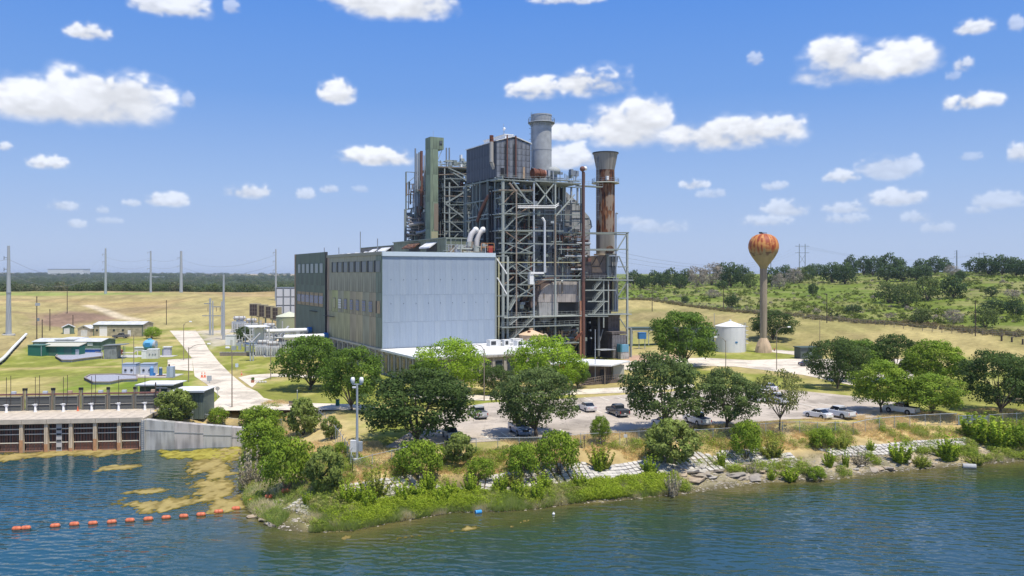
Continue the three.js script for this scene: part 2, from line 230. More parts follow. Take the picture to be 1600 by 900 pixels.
function groundColour(x, d) {
  const px = 800 + x / d * F, n = fbm(x * .05, d * .05, 4, 41), n2 = fbm(x * .4, d * .25, 3, 43), n3 = fbm(x * .012, d * .012, 3, 44);
  if (!isLand(x, d)) return mix3([.11, .10, .045], [.03, .04, .02], ss(1, 12, softDist(x, d)));
  const toe = toeAt(px);
  let c = mix3(C.lawnDry, C.lawn, ss(.38, .62, n));
  if (d < toe + 30) {
    for (const [P, col, s] of zones) { const k = ss(-s * .3, s * .7, edge(P, x, d) + (n2 - .5) * s * 1.4); if (k > 0) c = mix3(c, mix3(col, mix3(C.lawnDry, C.lawn, .5), ss(.4, .75, n) * .4), k); }
    if (d < 220) { const s = softDist(x, d); if (s < 24) {
      const dry = mix3(C.dry, C.dryDeep, ss(.35, .7, n2)); c = mix3(dry, c, ss(13.5, 17.5, s + (n - .5) * 5));
      if (s < 9) c = mix3(px < 1060 ? mix3([.22, .21, .09], C.mud, ss(.3, .6, n2)) : mix3(C.sand, [.27, .24, .15], ss(.35, .6, n2)), c, ss(5, 9, s + (n2 - .5) * 4)); if (s < 1.6) c = mix3(C.mud, c, ss(.4, 1.6, s)); } }
  }
  const k = ss(-4, 14, d - toe + (n2 - .5) * 8);
  if (k > 0) {
    let e = mix3(C.dry, C.dryDeep, ss(.36, .66, n)); e = mix3(e, [.29, .21, .12], ss(.54, .7, fbm(x * .03 + 5, d * .012, 4, 46)) * .7); e = mix3(e, [.40, .36, .15], ss(.5, .75, n3) * .5);
    if (px > 800) { e = mix3(e, [.33, .30, .11], .35 + .4 * ss(.4, .65, n)); e = [e[0] * .86, e[1] * .88, e[2] * .84]; const crest = profAt(px, (p) => p[2][0]), g = ss(0, 16, d - crest - (px > 1300 ? 2 : 0)); if (g > 0) { let b = mix3([.15, .195, .032], [.235, .23, .08], ss(.42, .68, n)); b = mix3(b, [.125, .185, .025], ss(.5, .7, n3) * .6); e = mix3(e, b, g); } }
    else {
      e = [e[0] * .88, e[1] * .87, e[2] * .86]; const gl = fbm(x * .018 + 3, d * .045, 5, 47); e = mix3(e, [.30, .215, .12], ss(.54, .66, gl) * .6); e = mix3(e, [.36, .32, .13], ss(.5, .62, fbm(x * .02 + 40, d * .02, 4, 49)) * .5);
      if (edge(dirtPatch, x, d) > -6) e = mix3(e, C.dirt, ss(-6, 6, edge(dirtPatch, x, d) + (n2 - .5) * 10));
      const tr = -edge([trackA[0], trackA[1], trackA[2], trackA[1]], x, d); if (tr < 5 && d < 480) e = mix3([.55, .46, .31], e, ss(1.5, 5, tr));
      if (px < 330) e = mix3(e, [.26, .30, .08], ss(500, 530, d) * ss(640, 560, d) * ss(330, 180, px));
      e = mix3(e, C.wood, ss(670, 720, d) * ss(4700, 4200, d + n3 * 500)); e = mix3(e, C.plain, ss(4200, 4700, d + n3 * 500));
    }
    c = mix3(c, e, k);
  }
  const n4 = fbm(x * .22 + 30, d * .12, 4, 48), f = (.80 + .30 * n2) * (.86 + .3 * ss(.3, .7, n4)); if (d < toe + 10) c = mix3(c, [.40, .33, .15], ss(.56, .74, n4) * .45); return [c[0] * f * 1.2, c[1] * f * 1.2, c[2] * f * 1.2];
}
function sheet(xs, ds, yf, cf, uvs, polar) {
  const nx = xs.length, nd = ds.length, P = new Float32Array(nx * nd * 3), Cc = new Float32Array(nx * nd * 3), U = new Float32Array(nx * nd * 2), I = [];
  for (let j = 0; j < nd; j++) for (let i = 0; i < nx; i++) {
    const d = ds[j], x = polar ? (xs[i] - 800) / F * d : xs[i], o = j * nx + i, c = cf(x, d);
    P.set([x, yf(x, d), -d], o * 3); Cc.set(c, o * 3); U.set([x / uvs, d / uvs], o * 2);
    if (i && j) I.push(o - nx - 1, o - nx, o, o - nx - 1, o, o - 1);
  }
  const g = new THREE.BufferGeometry(); g.setAttribute('position', new THREE.BufferAttribute(P, 3)); g.setAttribute('color', new THREE.BufferAttribute(Cc, 3)); g.setAttribute('uv', new THREE.BufferAttribute(U, 2)); g.setIndex(I); g.computeVertexNormals(); return g;
}
const range = (a, b, s) => { const r = []; for (let x = a; x < b; x += s) r.push(x); return r; };
{
  const ds = [...range(60, 88, 4), ...range(88, 142, .7), ...range(142, 230, 1.6), ...range(230, 520, 4)]; let d = 520; while (d < 14000) { ds.push(d); d *= 1.035; } ds.push(14000);
  const m = matte([1, 1, 1], { vertexColors: true, map: tMottle, bumpMap: rep(tGrain, 2.2), bumpScale: .12 });
  struct('ground', sheet(range(-520, 2240, 4.5), ds, landY, groundColour, 9, true), m);
}
// ---------- lake ----------
{
  const xs = [-3000, -1200, -500, -260, ...range(-180, 180, 1.5), 220, 300, 500, 1200, 3000], ds = [-2500, -800, -200, 0, 30, 48, ...range(58, 143, 1), 143];
  const cf = (x, d) => {
    const s = isLand(x, d) ? 0 : softDist(x, d), n = fbm(x * .12, d * .18, 4, 71), w = s + (n - .5) * 9;
    const deep = mix3([.012, .060, .074], [.03, .056, .054], ss(-40, 20, x) * .8 * ss(.2, .8, fbm(x * .02, d * .03, 3, 73)));
    let c = mix3([.115, .10, .035], [.055, .064, .022], ss(.3, 3, w)); c = mix3(c, [.030, .058, .036], ss(3, 8, w)); return mix3(c, deep, ss(8, 20, w));
  };
  struct('water', sheet(xs, ds, () => 0, cf, 47), std([1, 1, 1], { vertexColors: true, roughness: .10, bumpMap: tWave, bumpScale: .24 }));
}
// ---------- roads and the car park ----------
const pave = (name, pts, m, lift, hole) => {        // a sheet over the yard, outline in photo pixels
  const P = polyG(pts), sh = new THREE.Shape(P.map((p) => new THREE.Vector2(p[0], p[1]))), g = new THREE.ShapeGeometry(sh); g.rotateX(-PI / 2); const u = g.attributes.uv, q = g.attributes.position;
  for (let i = 0; i < u.count; i++) u.setXY(i, q.getX(i) / 26, q.getZ(i) / 26);
  return struct(name, g.translate(0, G + lift, 0), m);
};
const mRoad = matte([.78, .69, .555], { map: tPave, roughness: .9, bumpMap: rep(tGrain, 3), bumpScale: .01 }), mLot = matte([.56, .485, .395], { map: tPave, roughness: .9, bumpMap: rep(tGrain, 3), bumpScale: .01 });
pave('road', [[262, 513], [303, 513], [318, 532], [326, 546], [342, 566], [362, 586], [384, 604], [402, 612], [412, 622], [440, 629], [520, 631], [575, 633], [600, 641], [440, 641], [330, 642], [318, 640], [336, 628], [344, 620], [322, 600], [304, 588], [300, 560], [285, 540]], mRoad, .05);
pave('side_road', [[372, 590], [392, 586], [425, 584], [520, 588], [520, 591], [425, 589], [404, 596], [394, 606]], mRoad, .062);
pave('access_road', [[262, 562], [300, 560], [302, 580], [262, 577]], mRoad, .058);
pave('yard_road', [[640, 614], [760, 618], [880, 610], [1000, 604], [1085, 600], [1085, 605], [1000, 613], [890, 617], [760, 626], [640, 624]], mRoad, .05);
pave('plant_road', [[955, 566], [1098, 559], [1170, 563], [1230, 561], [1420, 561], [1430, 592], [1330, 602], [1255, 586], [1150, 573], [1098, 572], [1000, 580], [960, 576]], mRoad, .05);
pave('back_path', [[1040, 541], [1175, 541], [1262, 551], [1262, 557], [1168, 546], [1040, 546]], mRoad, .05);
const lot = pave('car_park', [[700, 640], [760, 630], [905, 622], [990, 616], [1150, 606], [1250, 611], [1330, 619], [1405, 630], [1440, 644], [1400, 651], [1330, 656], [1240, 655], [1140, 663], [1025, 671], [950, 677], [860, 684], [737, 692], [640, 700], [600, 700]], mLot, .055);
const mPaint = std([.86, .82, .70], { map: rep(tMottle, 1), roughness: .8 });
const STALL = V(-.3, 0, -.95).normalize();           // nose direction of a parked car
{
  const lines = [];
  for (let i = 0; i < 22; i++) lines.push([735 + i * 31.5, 689 - i * 1.72, 4.8]);
  for (let i = 0; i < 17; i++) lines.push([818 + i * 30.5, 648 - i * .75, 4.8]);
  for (let i = 0; i < 12; i++) lines.push([900 + i * 26, 627 - i * .5, 4.2]);
  const g = new THREE.PlaneGeometry(.2, 1).rotateX(-PI / 2);
  for (const [px, py, L] of lines) { const p = gp(px, py); if (edge(polyG([[700, 640], [905, 622], [1150, 606], [1330, 619], [1405, 630], [1400, 651], [1240, 655], [1025, 671], [860, 684], [737, 692], [640, 700]]), p.x, -p.z) < .3) continue; p.y = G + .059; p.addScaledVector(STALL, L / 2); const o = put(lot, 'parking_line', g, mPaint, p, new THREE.Quaternion().setFromAxisAngle(UP, atan2(STALL.x, STALL.z)), V(1, 1, L)); }
}
// ---------- leaves and trees ----------
const LEAF = (c, o = {}) => new THREE.MeshPhysicalMaterial({ color: rgb(...c), vertexColors: true, roughness: .9, specularIntensity: .12, transmission: .42, thickness: 0, side: THREE.DoubleSide, ...o });
const mLeaf = LEAF([1, 1, 1]), mBark = std([.085, .065, .05], { bumpMap: rep(tGrain, 1, .3), bumpScale: .05 });
function leafCloud(clumps, n, size, tone, tone2, seed, o = {}) { // clumps: [x, y, z, radius]; leaves sit mostly towards the outside of every clump
  const R = rng(seed), P = new Float32Array(n * 12), N = new Float32Array(n * 12), Cc = new Float32Array(n * 12), I = new Uint32Array(n * 6), a = V(), b = V(), c = V(), dir = V(), nn = V();
  const wsum = []; let t = 0; for (const k of clumps) { t += k[3] * k[3]; wsum.push(t); }
  const cen = V(); for (const k of clumps) cen.add(V(k[0], k[1], k[2])); cen.multiplyScalar(1 / clumps.length);
  const cl = clumps.map(() => [R(), R()]);
  for (let i = 0; i < n; i++) {
    const w = R() * t; let k = 0; while (wsum[k] < w) k++; const q = clumps[k];
    dir.set(R() * 2 - 1, R() * 2 - 1, R() * 2 - 1).normalize(); if (dir.y < -.3 && R() < .5) dir.y *= -1;
    const rr = q[3] * (.45 + .6 * R() ** .6) ; const squash = o.squash || .75;
    a.set(q[0] + dir.x * rr, q[1] + dir.y * rr * squash, q[2] + dir.z * rr);
    nn.set(R() - .5, R() - .5, R() - .5).multiplyScalar(1.9).addScaledVector(dir, .7).add(V(0, .4, 0)).normalize();
    b.set(R() - .5, R() - .5, R() - .5).cross(nn).normalize(); if (o.upright) { b.set((R() - .5) * .7, 1, (R() - .5) * .7).normalize(); c.crossVectors(nn, b).normalize(); nn.crossVectors(b, c); } else c.crossVectors(nn, b);
    const s = size * (.6 + .8 * R()), L = s * (o.long || 1.25) * .5, Wd = s * .5;
    [[-1, 0], [0, -1], [1, 0], [0, 1]].forEach(([x, y], m) => P.set([a.x + b.x * L * x + c.x * Wd * y, a.y + b.y * L * x + c.y * Wd * y, a.z + b.z * L * x + c.z * Wd * y], i * 12 + m * 3));
    const out = a.clone().sub(cen).normalize(); nn.multiplyScalar(.75).addScaledVector(dir, .45).addScaledVector(out, .35).normalize();
    let u = R() * .5 + cl[k][0] * .5; const f = 1.5 * (.68 + .5 * R() + (cl[k][1] - .5) * .3), col = mix3(tone, tone2, u * u);
    for (let m = 0; m < 4; m++) { N.set([nn.x, nn.y, nn.z], i * 12 + m * 3); Cc.set([col[0] * f, col[1] * f, col[2] * f], i * 12 + m * 3); }
    I.set([i * 4, i * 4 + 1, i * 4 + 2, i * 4, i * 4 + 2, i * 4 + 3], i * 6);
  }
  const g = new THREE.BufferGeometry(); g.setAttribute('position', new THREE.BufferAttribute(P, 3)); g.setAttribute('normal', new THREE.BufferAttribute(N, 3)); g.setAttribute('color', new THREE.BufferAttribute(Cc, 3)); g.setAttribute('uv', new THREE.BufferAttribute(new Float32Array(n * 8), 2)); g.setIndex(new THREE.BufferAttribute(I, 1)); return g;
}
// a crown of clumps inside a unit-height tree: width w, crown from y0 to 1
function crownClumps(seed, k, w, y0, o = {}) {
  const R = rng(seed), out = [];
  for (let i = 0; i < k; i++) {
    const a = i * 2.39996 + R() * .8, v = (i + .5) / k, el = lerp(o.low || -.8, 1, v), rad = sqrt(max(.05, 1 - el * el)) * (.5 + .55 * sqrt(R()));
    const h = (1 - y0) / 2, x = cos(a) * rad * w / 2 * (.82 + .3 * R()), z = sin(a) * rad * w / 2 * (.82 + .3 * R()), y = y0 + h + el * h * (.78 + .25 * R());
    out.push([x, y, z, (o.clump || .15) * w * (.45 + 1.1 * R())]);
  }
  return out;
}
function trunkGeo(seed, clumps, y0, r, fork = 1) {
  const mb = new MB(), R = rng(seed), base = V(0, -.03, 0), top = V((R() - .5) * .05, y0 * .75, (R() - .5) * .05);
  mb.rod(base, top, r * 1.15, 8, r * .8);
  const pick = clumps.filter((_, i) => i % max(1, floor(clumps.length / 11)) === 0);
  for (const c of pick) {
    const e = V(c[0] * .85, c[1] * .97, c[2] * .85), m1 = top.clone().lerp(e, .45).add(V((R() - .5) * .06, .02 + R() * .04, (R() - .5) * .06));
    mb.rod(top.clone().add(V(0, -.02, 0)), m1, r * .55, 6, r * .33); mb.rod(m1, e, r * .33, 5, r * .1);
  }
  return mb.geo();
}
const treeKinds = {};
function fit(k, w) { // crown top at 1, crown width w
  const P = k.crown.attributes.position, ys = [], rs = []; for (let i = 0; i < P.count; i += 4) { ys.push(P.getY(i)); rs.push(hypot(P.getX(i), P.getZ(i))); }
  ys.sort((p, q) => p - q); rs.sort((p, q) => p - q); const sy = 1 / ys[floor(ys.length * .996)], sr = w / 2 / rs[floor(rs.length * .975)];
  k.crown.scale(sr, sy, sr); k.trunk.scale(sr, sy, sr); return k;
}
function treeKind(key, { seed, k = 46, w = 1.15, y0 = .22, n = 7000, leaf = .032, tone, tone2, clump = .13, r = .026, long, upright, squash, low }) {
  const cl = crownClumps(seed, k, w, y0, { clump, low });
  treeKinds[key] = fit({ crown: leafCloud(cl, n, leaf, tone, tone2, seed + 1, { long, upright, squash }), trunk: trunkGeo(seed + 2, cl, y0, r), w }, w);
}
const g1 = [.075, .135, .022], g2 = [.18, .26, .04], d1 = [.05, .085, .022], d2 = [.115, .165, .045], y1 = [.16, .255, .018], y2 = [.30, .40, .045], s1 = [.085, .125, .038], s2 = [.18, .23, .075];
treeKind('oak', { seed: 11, tone: d1, tone2: d2, n: 15000, leaf: .024, k: 80, y0: .1, clump: .105 });
treeKind('oak_b', { seed: 23, tone: d1, tone2: d2, n: 15000, leaf: .025, k: 85, w: 1.25, y0: .1, clump: .11 });
treeKind('elm', { seed: 31, tone: s1, tone2: s2, n: 14000, leaf: .024, k: 90, y0: .16, w: 1.08, clump: .1 });
treeKind('mid', { seed: 41, tone: g1, tone2: g2, n: 14000, leaf: .027, k: 75, y0: .12, clump: .115 });
treeKind('light', { seed: 53, tone: [.125, .195, .022], tone2: [.26, .33, .045], n: 12500, leaf: .029, k: 66, y0: .2, w: 1.2, clump: .12 });
treeKind('bright', { seed: 61, tone: y1, tone2: y2, n: 15000, leaf: .025, k: 80, y0: .08, w: 1.3, clump: .115 });
treeKind('thin', { seed: 71, tone: [.14, .16, .045], tone2: [.26, .26, .09], n: 2600, leaf: .03, k: 46, y0: .3, w: 1.15, clump: .095, r: .018 });
treeKind('far', { seed: 83, tone: [.045, .078, .028], tone2: [.09, .13, .045], n: 1700, leaf: .065, k: 28, y0: .08, w: 1.15, clump: .17, r: .03 });
treeKind('far_b', { seed: 87, tone: [.08, .115, .035], tone2: [.16, .195, .06], n: 1700, leaf: .065, k: 26, y0: .05, w: 1.4, clump: .18, r: .03 });
treeKind('bare', { seed: 91, tone: [.22, .19, .15], tone2: [.36, .33, .28], n: 1300, leaf: .045, k: 26, y0: .04, w: 1.4, clump: .17, r: .02, long: 3 });
const treeProto = {};
function tree(kind, name, p, hgt, wid, turn, label, category, group) {
  let o;
  if (!treeProto[kind]) { o = new THREE.Group(); put(o, 'crown', treeKinds[kind].crown, mLeaf); put(o, 'trunk', treeKinds[kind].trunk, mBark); treeProto[kind] = o; } else o = treeProto[kind].clone();
  o.name = numbered(name); scene.add(o); o.userData = {}; o.position.copy(p); o.rotation.y = turn; o.scale.set(wid / treeKinds[kind].w, hgt, wid / treeKinds[kind].w);
  return tag(o, label, category, group);
}
// x0, x1: crown edges in the photo; top: its top row; foot: pixel of the trunk's foot
function treeAt(kind, x0, x1, top, fx, fy, turn, label, name = 'tree', cat = 'tree', group) {
  const q = gp(fx, fy), d = -q.z, p = ground(q.x, d), hgt = H - (top - 428) * d / F - p.y, wid = (x1 - x0) / F * d; p.x += ((x0 + x1) / 2 - fx) * .55 / F * d;
  return tree(kind, name, p, hgt * 1.02, wid, turn, label, cat, group);
}
[
  ['mid', 424, 534, 527, 490, 609, .3, 'broad mid green tree on the grass island beside the side road, blotched shade under it'],
  ['mid', 502, 602, 546, 548, 641, 2.1, 'rounded green tree between the grass island and the slim twin floodlight mast'],
  ['oak', 556, 742, 579, 655, 690, 1.2, 'largest dark oak behind the chain link corner with a forked low trunk', 'oak_tree'],
  ['bright', 640, 768, 532, 702, 614, .8, 'yellow green tree in front of the low annex below the blue wall'],
  ['bright', 792, 918, 527, 856, 612, 2.6, 'brightest green tree standing in front of the tan tank'],
  ['elm', 774, 906, 577, 836, 682, 4.0, 'wide green tree at the car park edge behind the front facing pickup'],
  ['elm', 972, 1102, 554, 1036, 676, .9, 'grey green tree shading the silver sedan at the car park edge'],
  ['mid', 1006, 1112, 489, 1078, 573, 5.0, 'dense green tree left of the white tank beside the plant road'],
  ['elm', 1084, 1188, 579, 1133, 670, 2.2, 'grey green tree just right of the white pickup with dark bed cover'],
  ['thin', 1176, 1260, 577, 1217, 670, 1.0, 'sparse thin leaved tree with branches showing through its crown'],
  ['oak', 1172, 1242, 486, 1209, 540, 3.3, 'round dark tree behind the water tower column', 'oak_tree'],
  ['oak_b', 1252, 1346, 531, 1319, 607, .4, 'dark leaning oak at the far right corner of the car park by the plant road', 'oak_tree'],
  ['mid', 1296, 1382, 533, 1345, 596, 1.7, 'green tree rising behind the dark leaning oak in the right hand grove'],
  ['oak', 1352, 1440, 525, 1400, 597, 2.9, 'tallest dark oak in the middle of the right hand grove', 'oak_tree'],
  ['light', 1412, 1512, 534, 1462, 606, 4.6, 'yellowish green tree at the back right of the grove with brown tipped top'],
  ['light', 1320, 1420, 565, 1386, 645, 5.5, 'light green tree over the pickup at the right end of the car park'],
  ['light', 1402, 1510, 586, 1457, 648, 3.0, 'lower light green tree beside the chain link gate'],
  ['oak_b', 1505, 1625, 551, 1562, 644, 2.4, 'wide dark oak behind the grey fence screen near the photo edge', 'oak_tree'],
  ['oak', 1580, 1700, 560, 1640, 628, .2, 'dark oak partly cut off by the right edge of the photo', 'oak_tree'],
  ['light', 920, 954, 651, 938, 690, 1.1, 'small young tree with yellow green leaves on bare ground by the car park', 'sapling'],
  ['bright', 223, 252, 511, 237, 529, .5, 'small bright tree by the left road near the long metal shed'],
  ['oak', 365, 394, 511, 380, 536, 1.5, 'small round dark tree in front of the switchyard pipework', 'oak_tree'],
  ['mid', 634, 684, 566, 660, 618, .5, 'small green tree tucked against the annex wall'],
  ['oak_b', 744, 800, 573, 775, 617, .5, 'low dark tree in the shade between the two bright green trees', 'oak_tree'],
  ['mid', 885, 925, 566, 900, 606, 3.5, 'thin tree beside the white canopy'],
].forEach((a) => treeAt(a[0], a[1], a[2], a[3], a[4], a[5], a[6], a[7], a[8]));
// ---------- shrubs of the bank ----------
treeKind('bush', { seed: 101, tone: [.14, .215, .024], tone2: [.28, .355, .04], n: 4200, leaf: .05, k: 40, y0: .0, w: 1.25, clump: .15, r: .02, low: -.5 });
treeKind('bush_b', { seed: 107, tone: [.15, .195, .045], tone2: [.27, .31, .09], n: 4000, leaf: .042, k: 44, y0: .0, w: 1.1, clump: .13, r: .02, long: 2.4 });
function plumes(seed, stems, n, w, size, tone, tone2) { // feathery upright stems fanning out of one root
  const R = rng(seed), cl = []; for (let i = 0; i < stems; i++) { const a = i * 2.4 + R(), r = w / 2 * sqrt((i + .5) / stems) * (.8 + .4 * R()), h = (1 - .5 * (r / (w / 2)) ** 2) * (.72 + .3 * R()); for (let k = 0; k < 7; k++) { const t = (k + .6) / 7; cl.push([cos(a) * r * (.25 + .75 * t ** .8), h * t, sin(a) * r * (.25 + .75 * t ** .8), (.075 - .05 * t) * (.7 + .6 * R())]); } }
  return leafCloud(cl, n, size, tone, tone2, seed + 1, { long: 1.8, squash: 1.5 });
}
for (const [k, sd, st, n, w, s, t1, t2] of [['broom', 113, 15, 3800, .85, .034, [.20, .28, .02], [.38, .45, .06]], ['olive', 127, 16, 3400, 1.2, .036, [.19, .22, .035], [.34, .34, .08]], ['grey', 131, 16, 2600, 1.3, .034, [.28, .25, .18], [.46, .41, .3]]]) treeKinds[k] = fit({ crown: plumes(sd, st, n, w, s, t1, t2), trunk: trunkGeo(sd + 2, crownClumps(sd, 12, w * .8, 0, {}), .12, .008), w }, w);
[ // kind, centre px, foot row, width px, height px, label
  ['bush_b', 275, 660, 58, 48, 'leafy bush hanging over the top of the concrete wall'],
  ['bush', 340, 667, 34, 28, 'small bush on the bank behind the middle of the concrete wall'],
  ['bush', 405, 674, 62, 34, 'dark green thicket behind the right end of the concrete wall'],
  ['bush_b', 474, 680, 56, 54, 'feathery light green bush on top of the mound left of the wire fence'],
  ['bush_b', 517, 687, 30, 34, 'thin young tree like bush against the slanting wire fence'],
  ['bush', 533, 715, 24, 22, 'little bush inside the corner of the wire fence'],
  ['bush', 408, 722, 72, 62, 'large green bush on the slope above the yellow algae'],
  ['bush', 450, 768, 76, 78, 'broad bright bush at the tip of the point above the orange floats'],
  ['bush_b', 507, 770, 62, 66, 'grey green feathery bush right of the broad bright bush'],
  ['grey', 392, 762, 50, 56, 'dry grey brush along the algae covered shore'],
  ['olive', 585, 776, 48, 46, 'olive yellow bush at the left end of the pale block slope'],
  ['bush', 655, 750, 74, 56, 'dense rounded bush in front of the dark fence screen'],
  ['bush_b', 716, 724, 54, 44, 'airy bush on thin stems beside the car park corner'],
  ['bush', 750, 754, 42, 34, 'small vivid green bush between the two large bank bushes'],
  ['bush', 816, 748, 60, 52, 'left half of the big double bush below the front facing pickup'],
  ['bush', 872, 745, 66, 66, 'right half of the big double bush below the front facing pickup'],
  ['olive', 940, 736, 38, 44, 'thin olive bush in dry grass in front of the young tree'],
  ['bush_b', 1050, 728, 86, 66, 'large light green bush in front of the grey green tree'],
  ['bush', 1166, 720, 52, 58, 'dense bush beside the fence in front of the sparse tree'],
  ['olive', 1206, 716, 42, 30, 'low olive bush right of the dense bush'],
  ['bush', 1284, 702, 40, 30, 'low wide bush on the dry bank below the white sedan'],
  ['olive', 1313, 702, 26, 22, 'small olive bush touching the low wide bush'],
  ['bush', 1600, 706, 50, 40, 'bush at the right photo edge above the pale ramp'],
  ['olive', 800, 760, 40, 24, 'low olive bush under the big double bush'],
  ['broom', 128 + 1000, 731, 14, 28, 'single upright yellow green broom on the block slope in front of the dense bush'],
  ['broom', 1296, 730, 19, 26, 'bushy upright broom below the low wide bush'],
  ['broom', 1322, 731, 12, 24, 'narrow upright broom next to the bushy upright broom'],
  ['broom', 1360, 706, 14, 18, 'short upright broom growing out of dry twigs'],
  ['broom', 1406, 724, 36, 32, 'wide upright broom among pale rocks'],
  ['broom', 1481, 720, 38, 36, 'tall upright broom left of the dense broom thicket'],
  ['broom', 1528, 690, 50, 40, 'left tuft of the broom thicket by the pale ramp'],
  ['broom', 1556, 700, 52, 42, 'middle tuft of the broom thicket by the pale ramp'],
  ['broom', 1582, 694, 34, 34, 'right tuft of the broom thicket by the pale ramp'],
  ['olive', 1438, 730, 26, 18, 'low olive clump near the shore short of the concrete pipe'],
  ['olive', 1524, 727, 30, 14, 'flat olive clump right of the concrete pipe'],
  ['grey', 1343, 726, 34, 20, 'leaning grey dry shrub on the bank among broom'],
  ['grey', 1172, 742, 22, 20, 'grey dry shrub among the big flat rocks'],
  ['grey', 1050, 776, 34, 40, 'pale dry reed clump where the lush green strip ends'],
  ['broom', 1205, 752, 14, 16, 'small upright broom under the big flat rocks'],
  ['broom', 1234, 752, 26, 18, 'low broom clump at the waterline under the flat rocks'],
  ['bush', 1275, 752, 34, 20, 'low green plants at the waterline dipping into the lake'],
].forEach(([k, px, py, w, h, label], i) => {
  const q = hit(px, py), d = -q.z; tree(k, k === 'broom' ? 'broom_shrub' : k === 'grey' ? 'dry_shrub' : 'bush', q.setY(q.y - .05), h / F * d * 1.08, w / F * d * 1.05, i * 1.7, label, 'shrub');
});
const broomRow = [[560, 790], [575, 797], [541, 788], [630, 786], [655, 782], [703, 778], [735, 774], [783, 772], [812, 776], [850, 770], [690, 788], [838, 786], [905, 762], [935, 738], [1015, 742], [480, 792], [668, 772]];
const ordN = ['first', 'second', 'third', 'fourth', 'fifth', 'sixth', 'seventh', 'eighth', 'ninth', 'tenth', 'eleventh', 'twelfth', 'thirteenth', 'fourteenth', 'fifteenth', 'sixteenth', 'seventeenth', 'eighteenth', 'nineteenth', 'twentieth']; const nth = (i) => i < 20 ? ordN[i] : i < 29 ? 'twenty ' + ordN[i - 20] : i === 29 ? 'thirtieth' : 'thirty ' + ordN[i - 30];
broomRow.sort((p, q) => p[0] - q[0]).forEach(([px, py], i) => { const q = hit(px, py), d = -q.z, h = (24 + (i * 11) % 17) / F * d; tree('broom', 'broom_shrub', q.setY(q.y - .05), h, h * .72 * (1 + (i % 3) * .25), i * 2.3, nth(i) + ' upright yellow green broom from the left along the pale block slope', 'shrub', 'broom shrubs along the pale block slope'); });
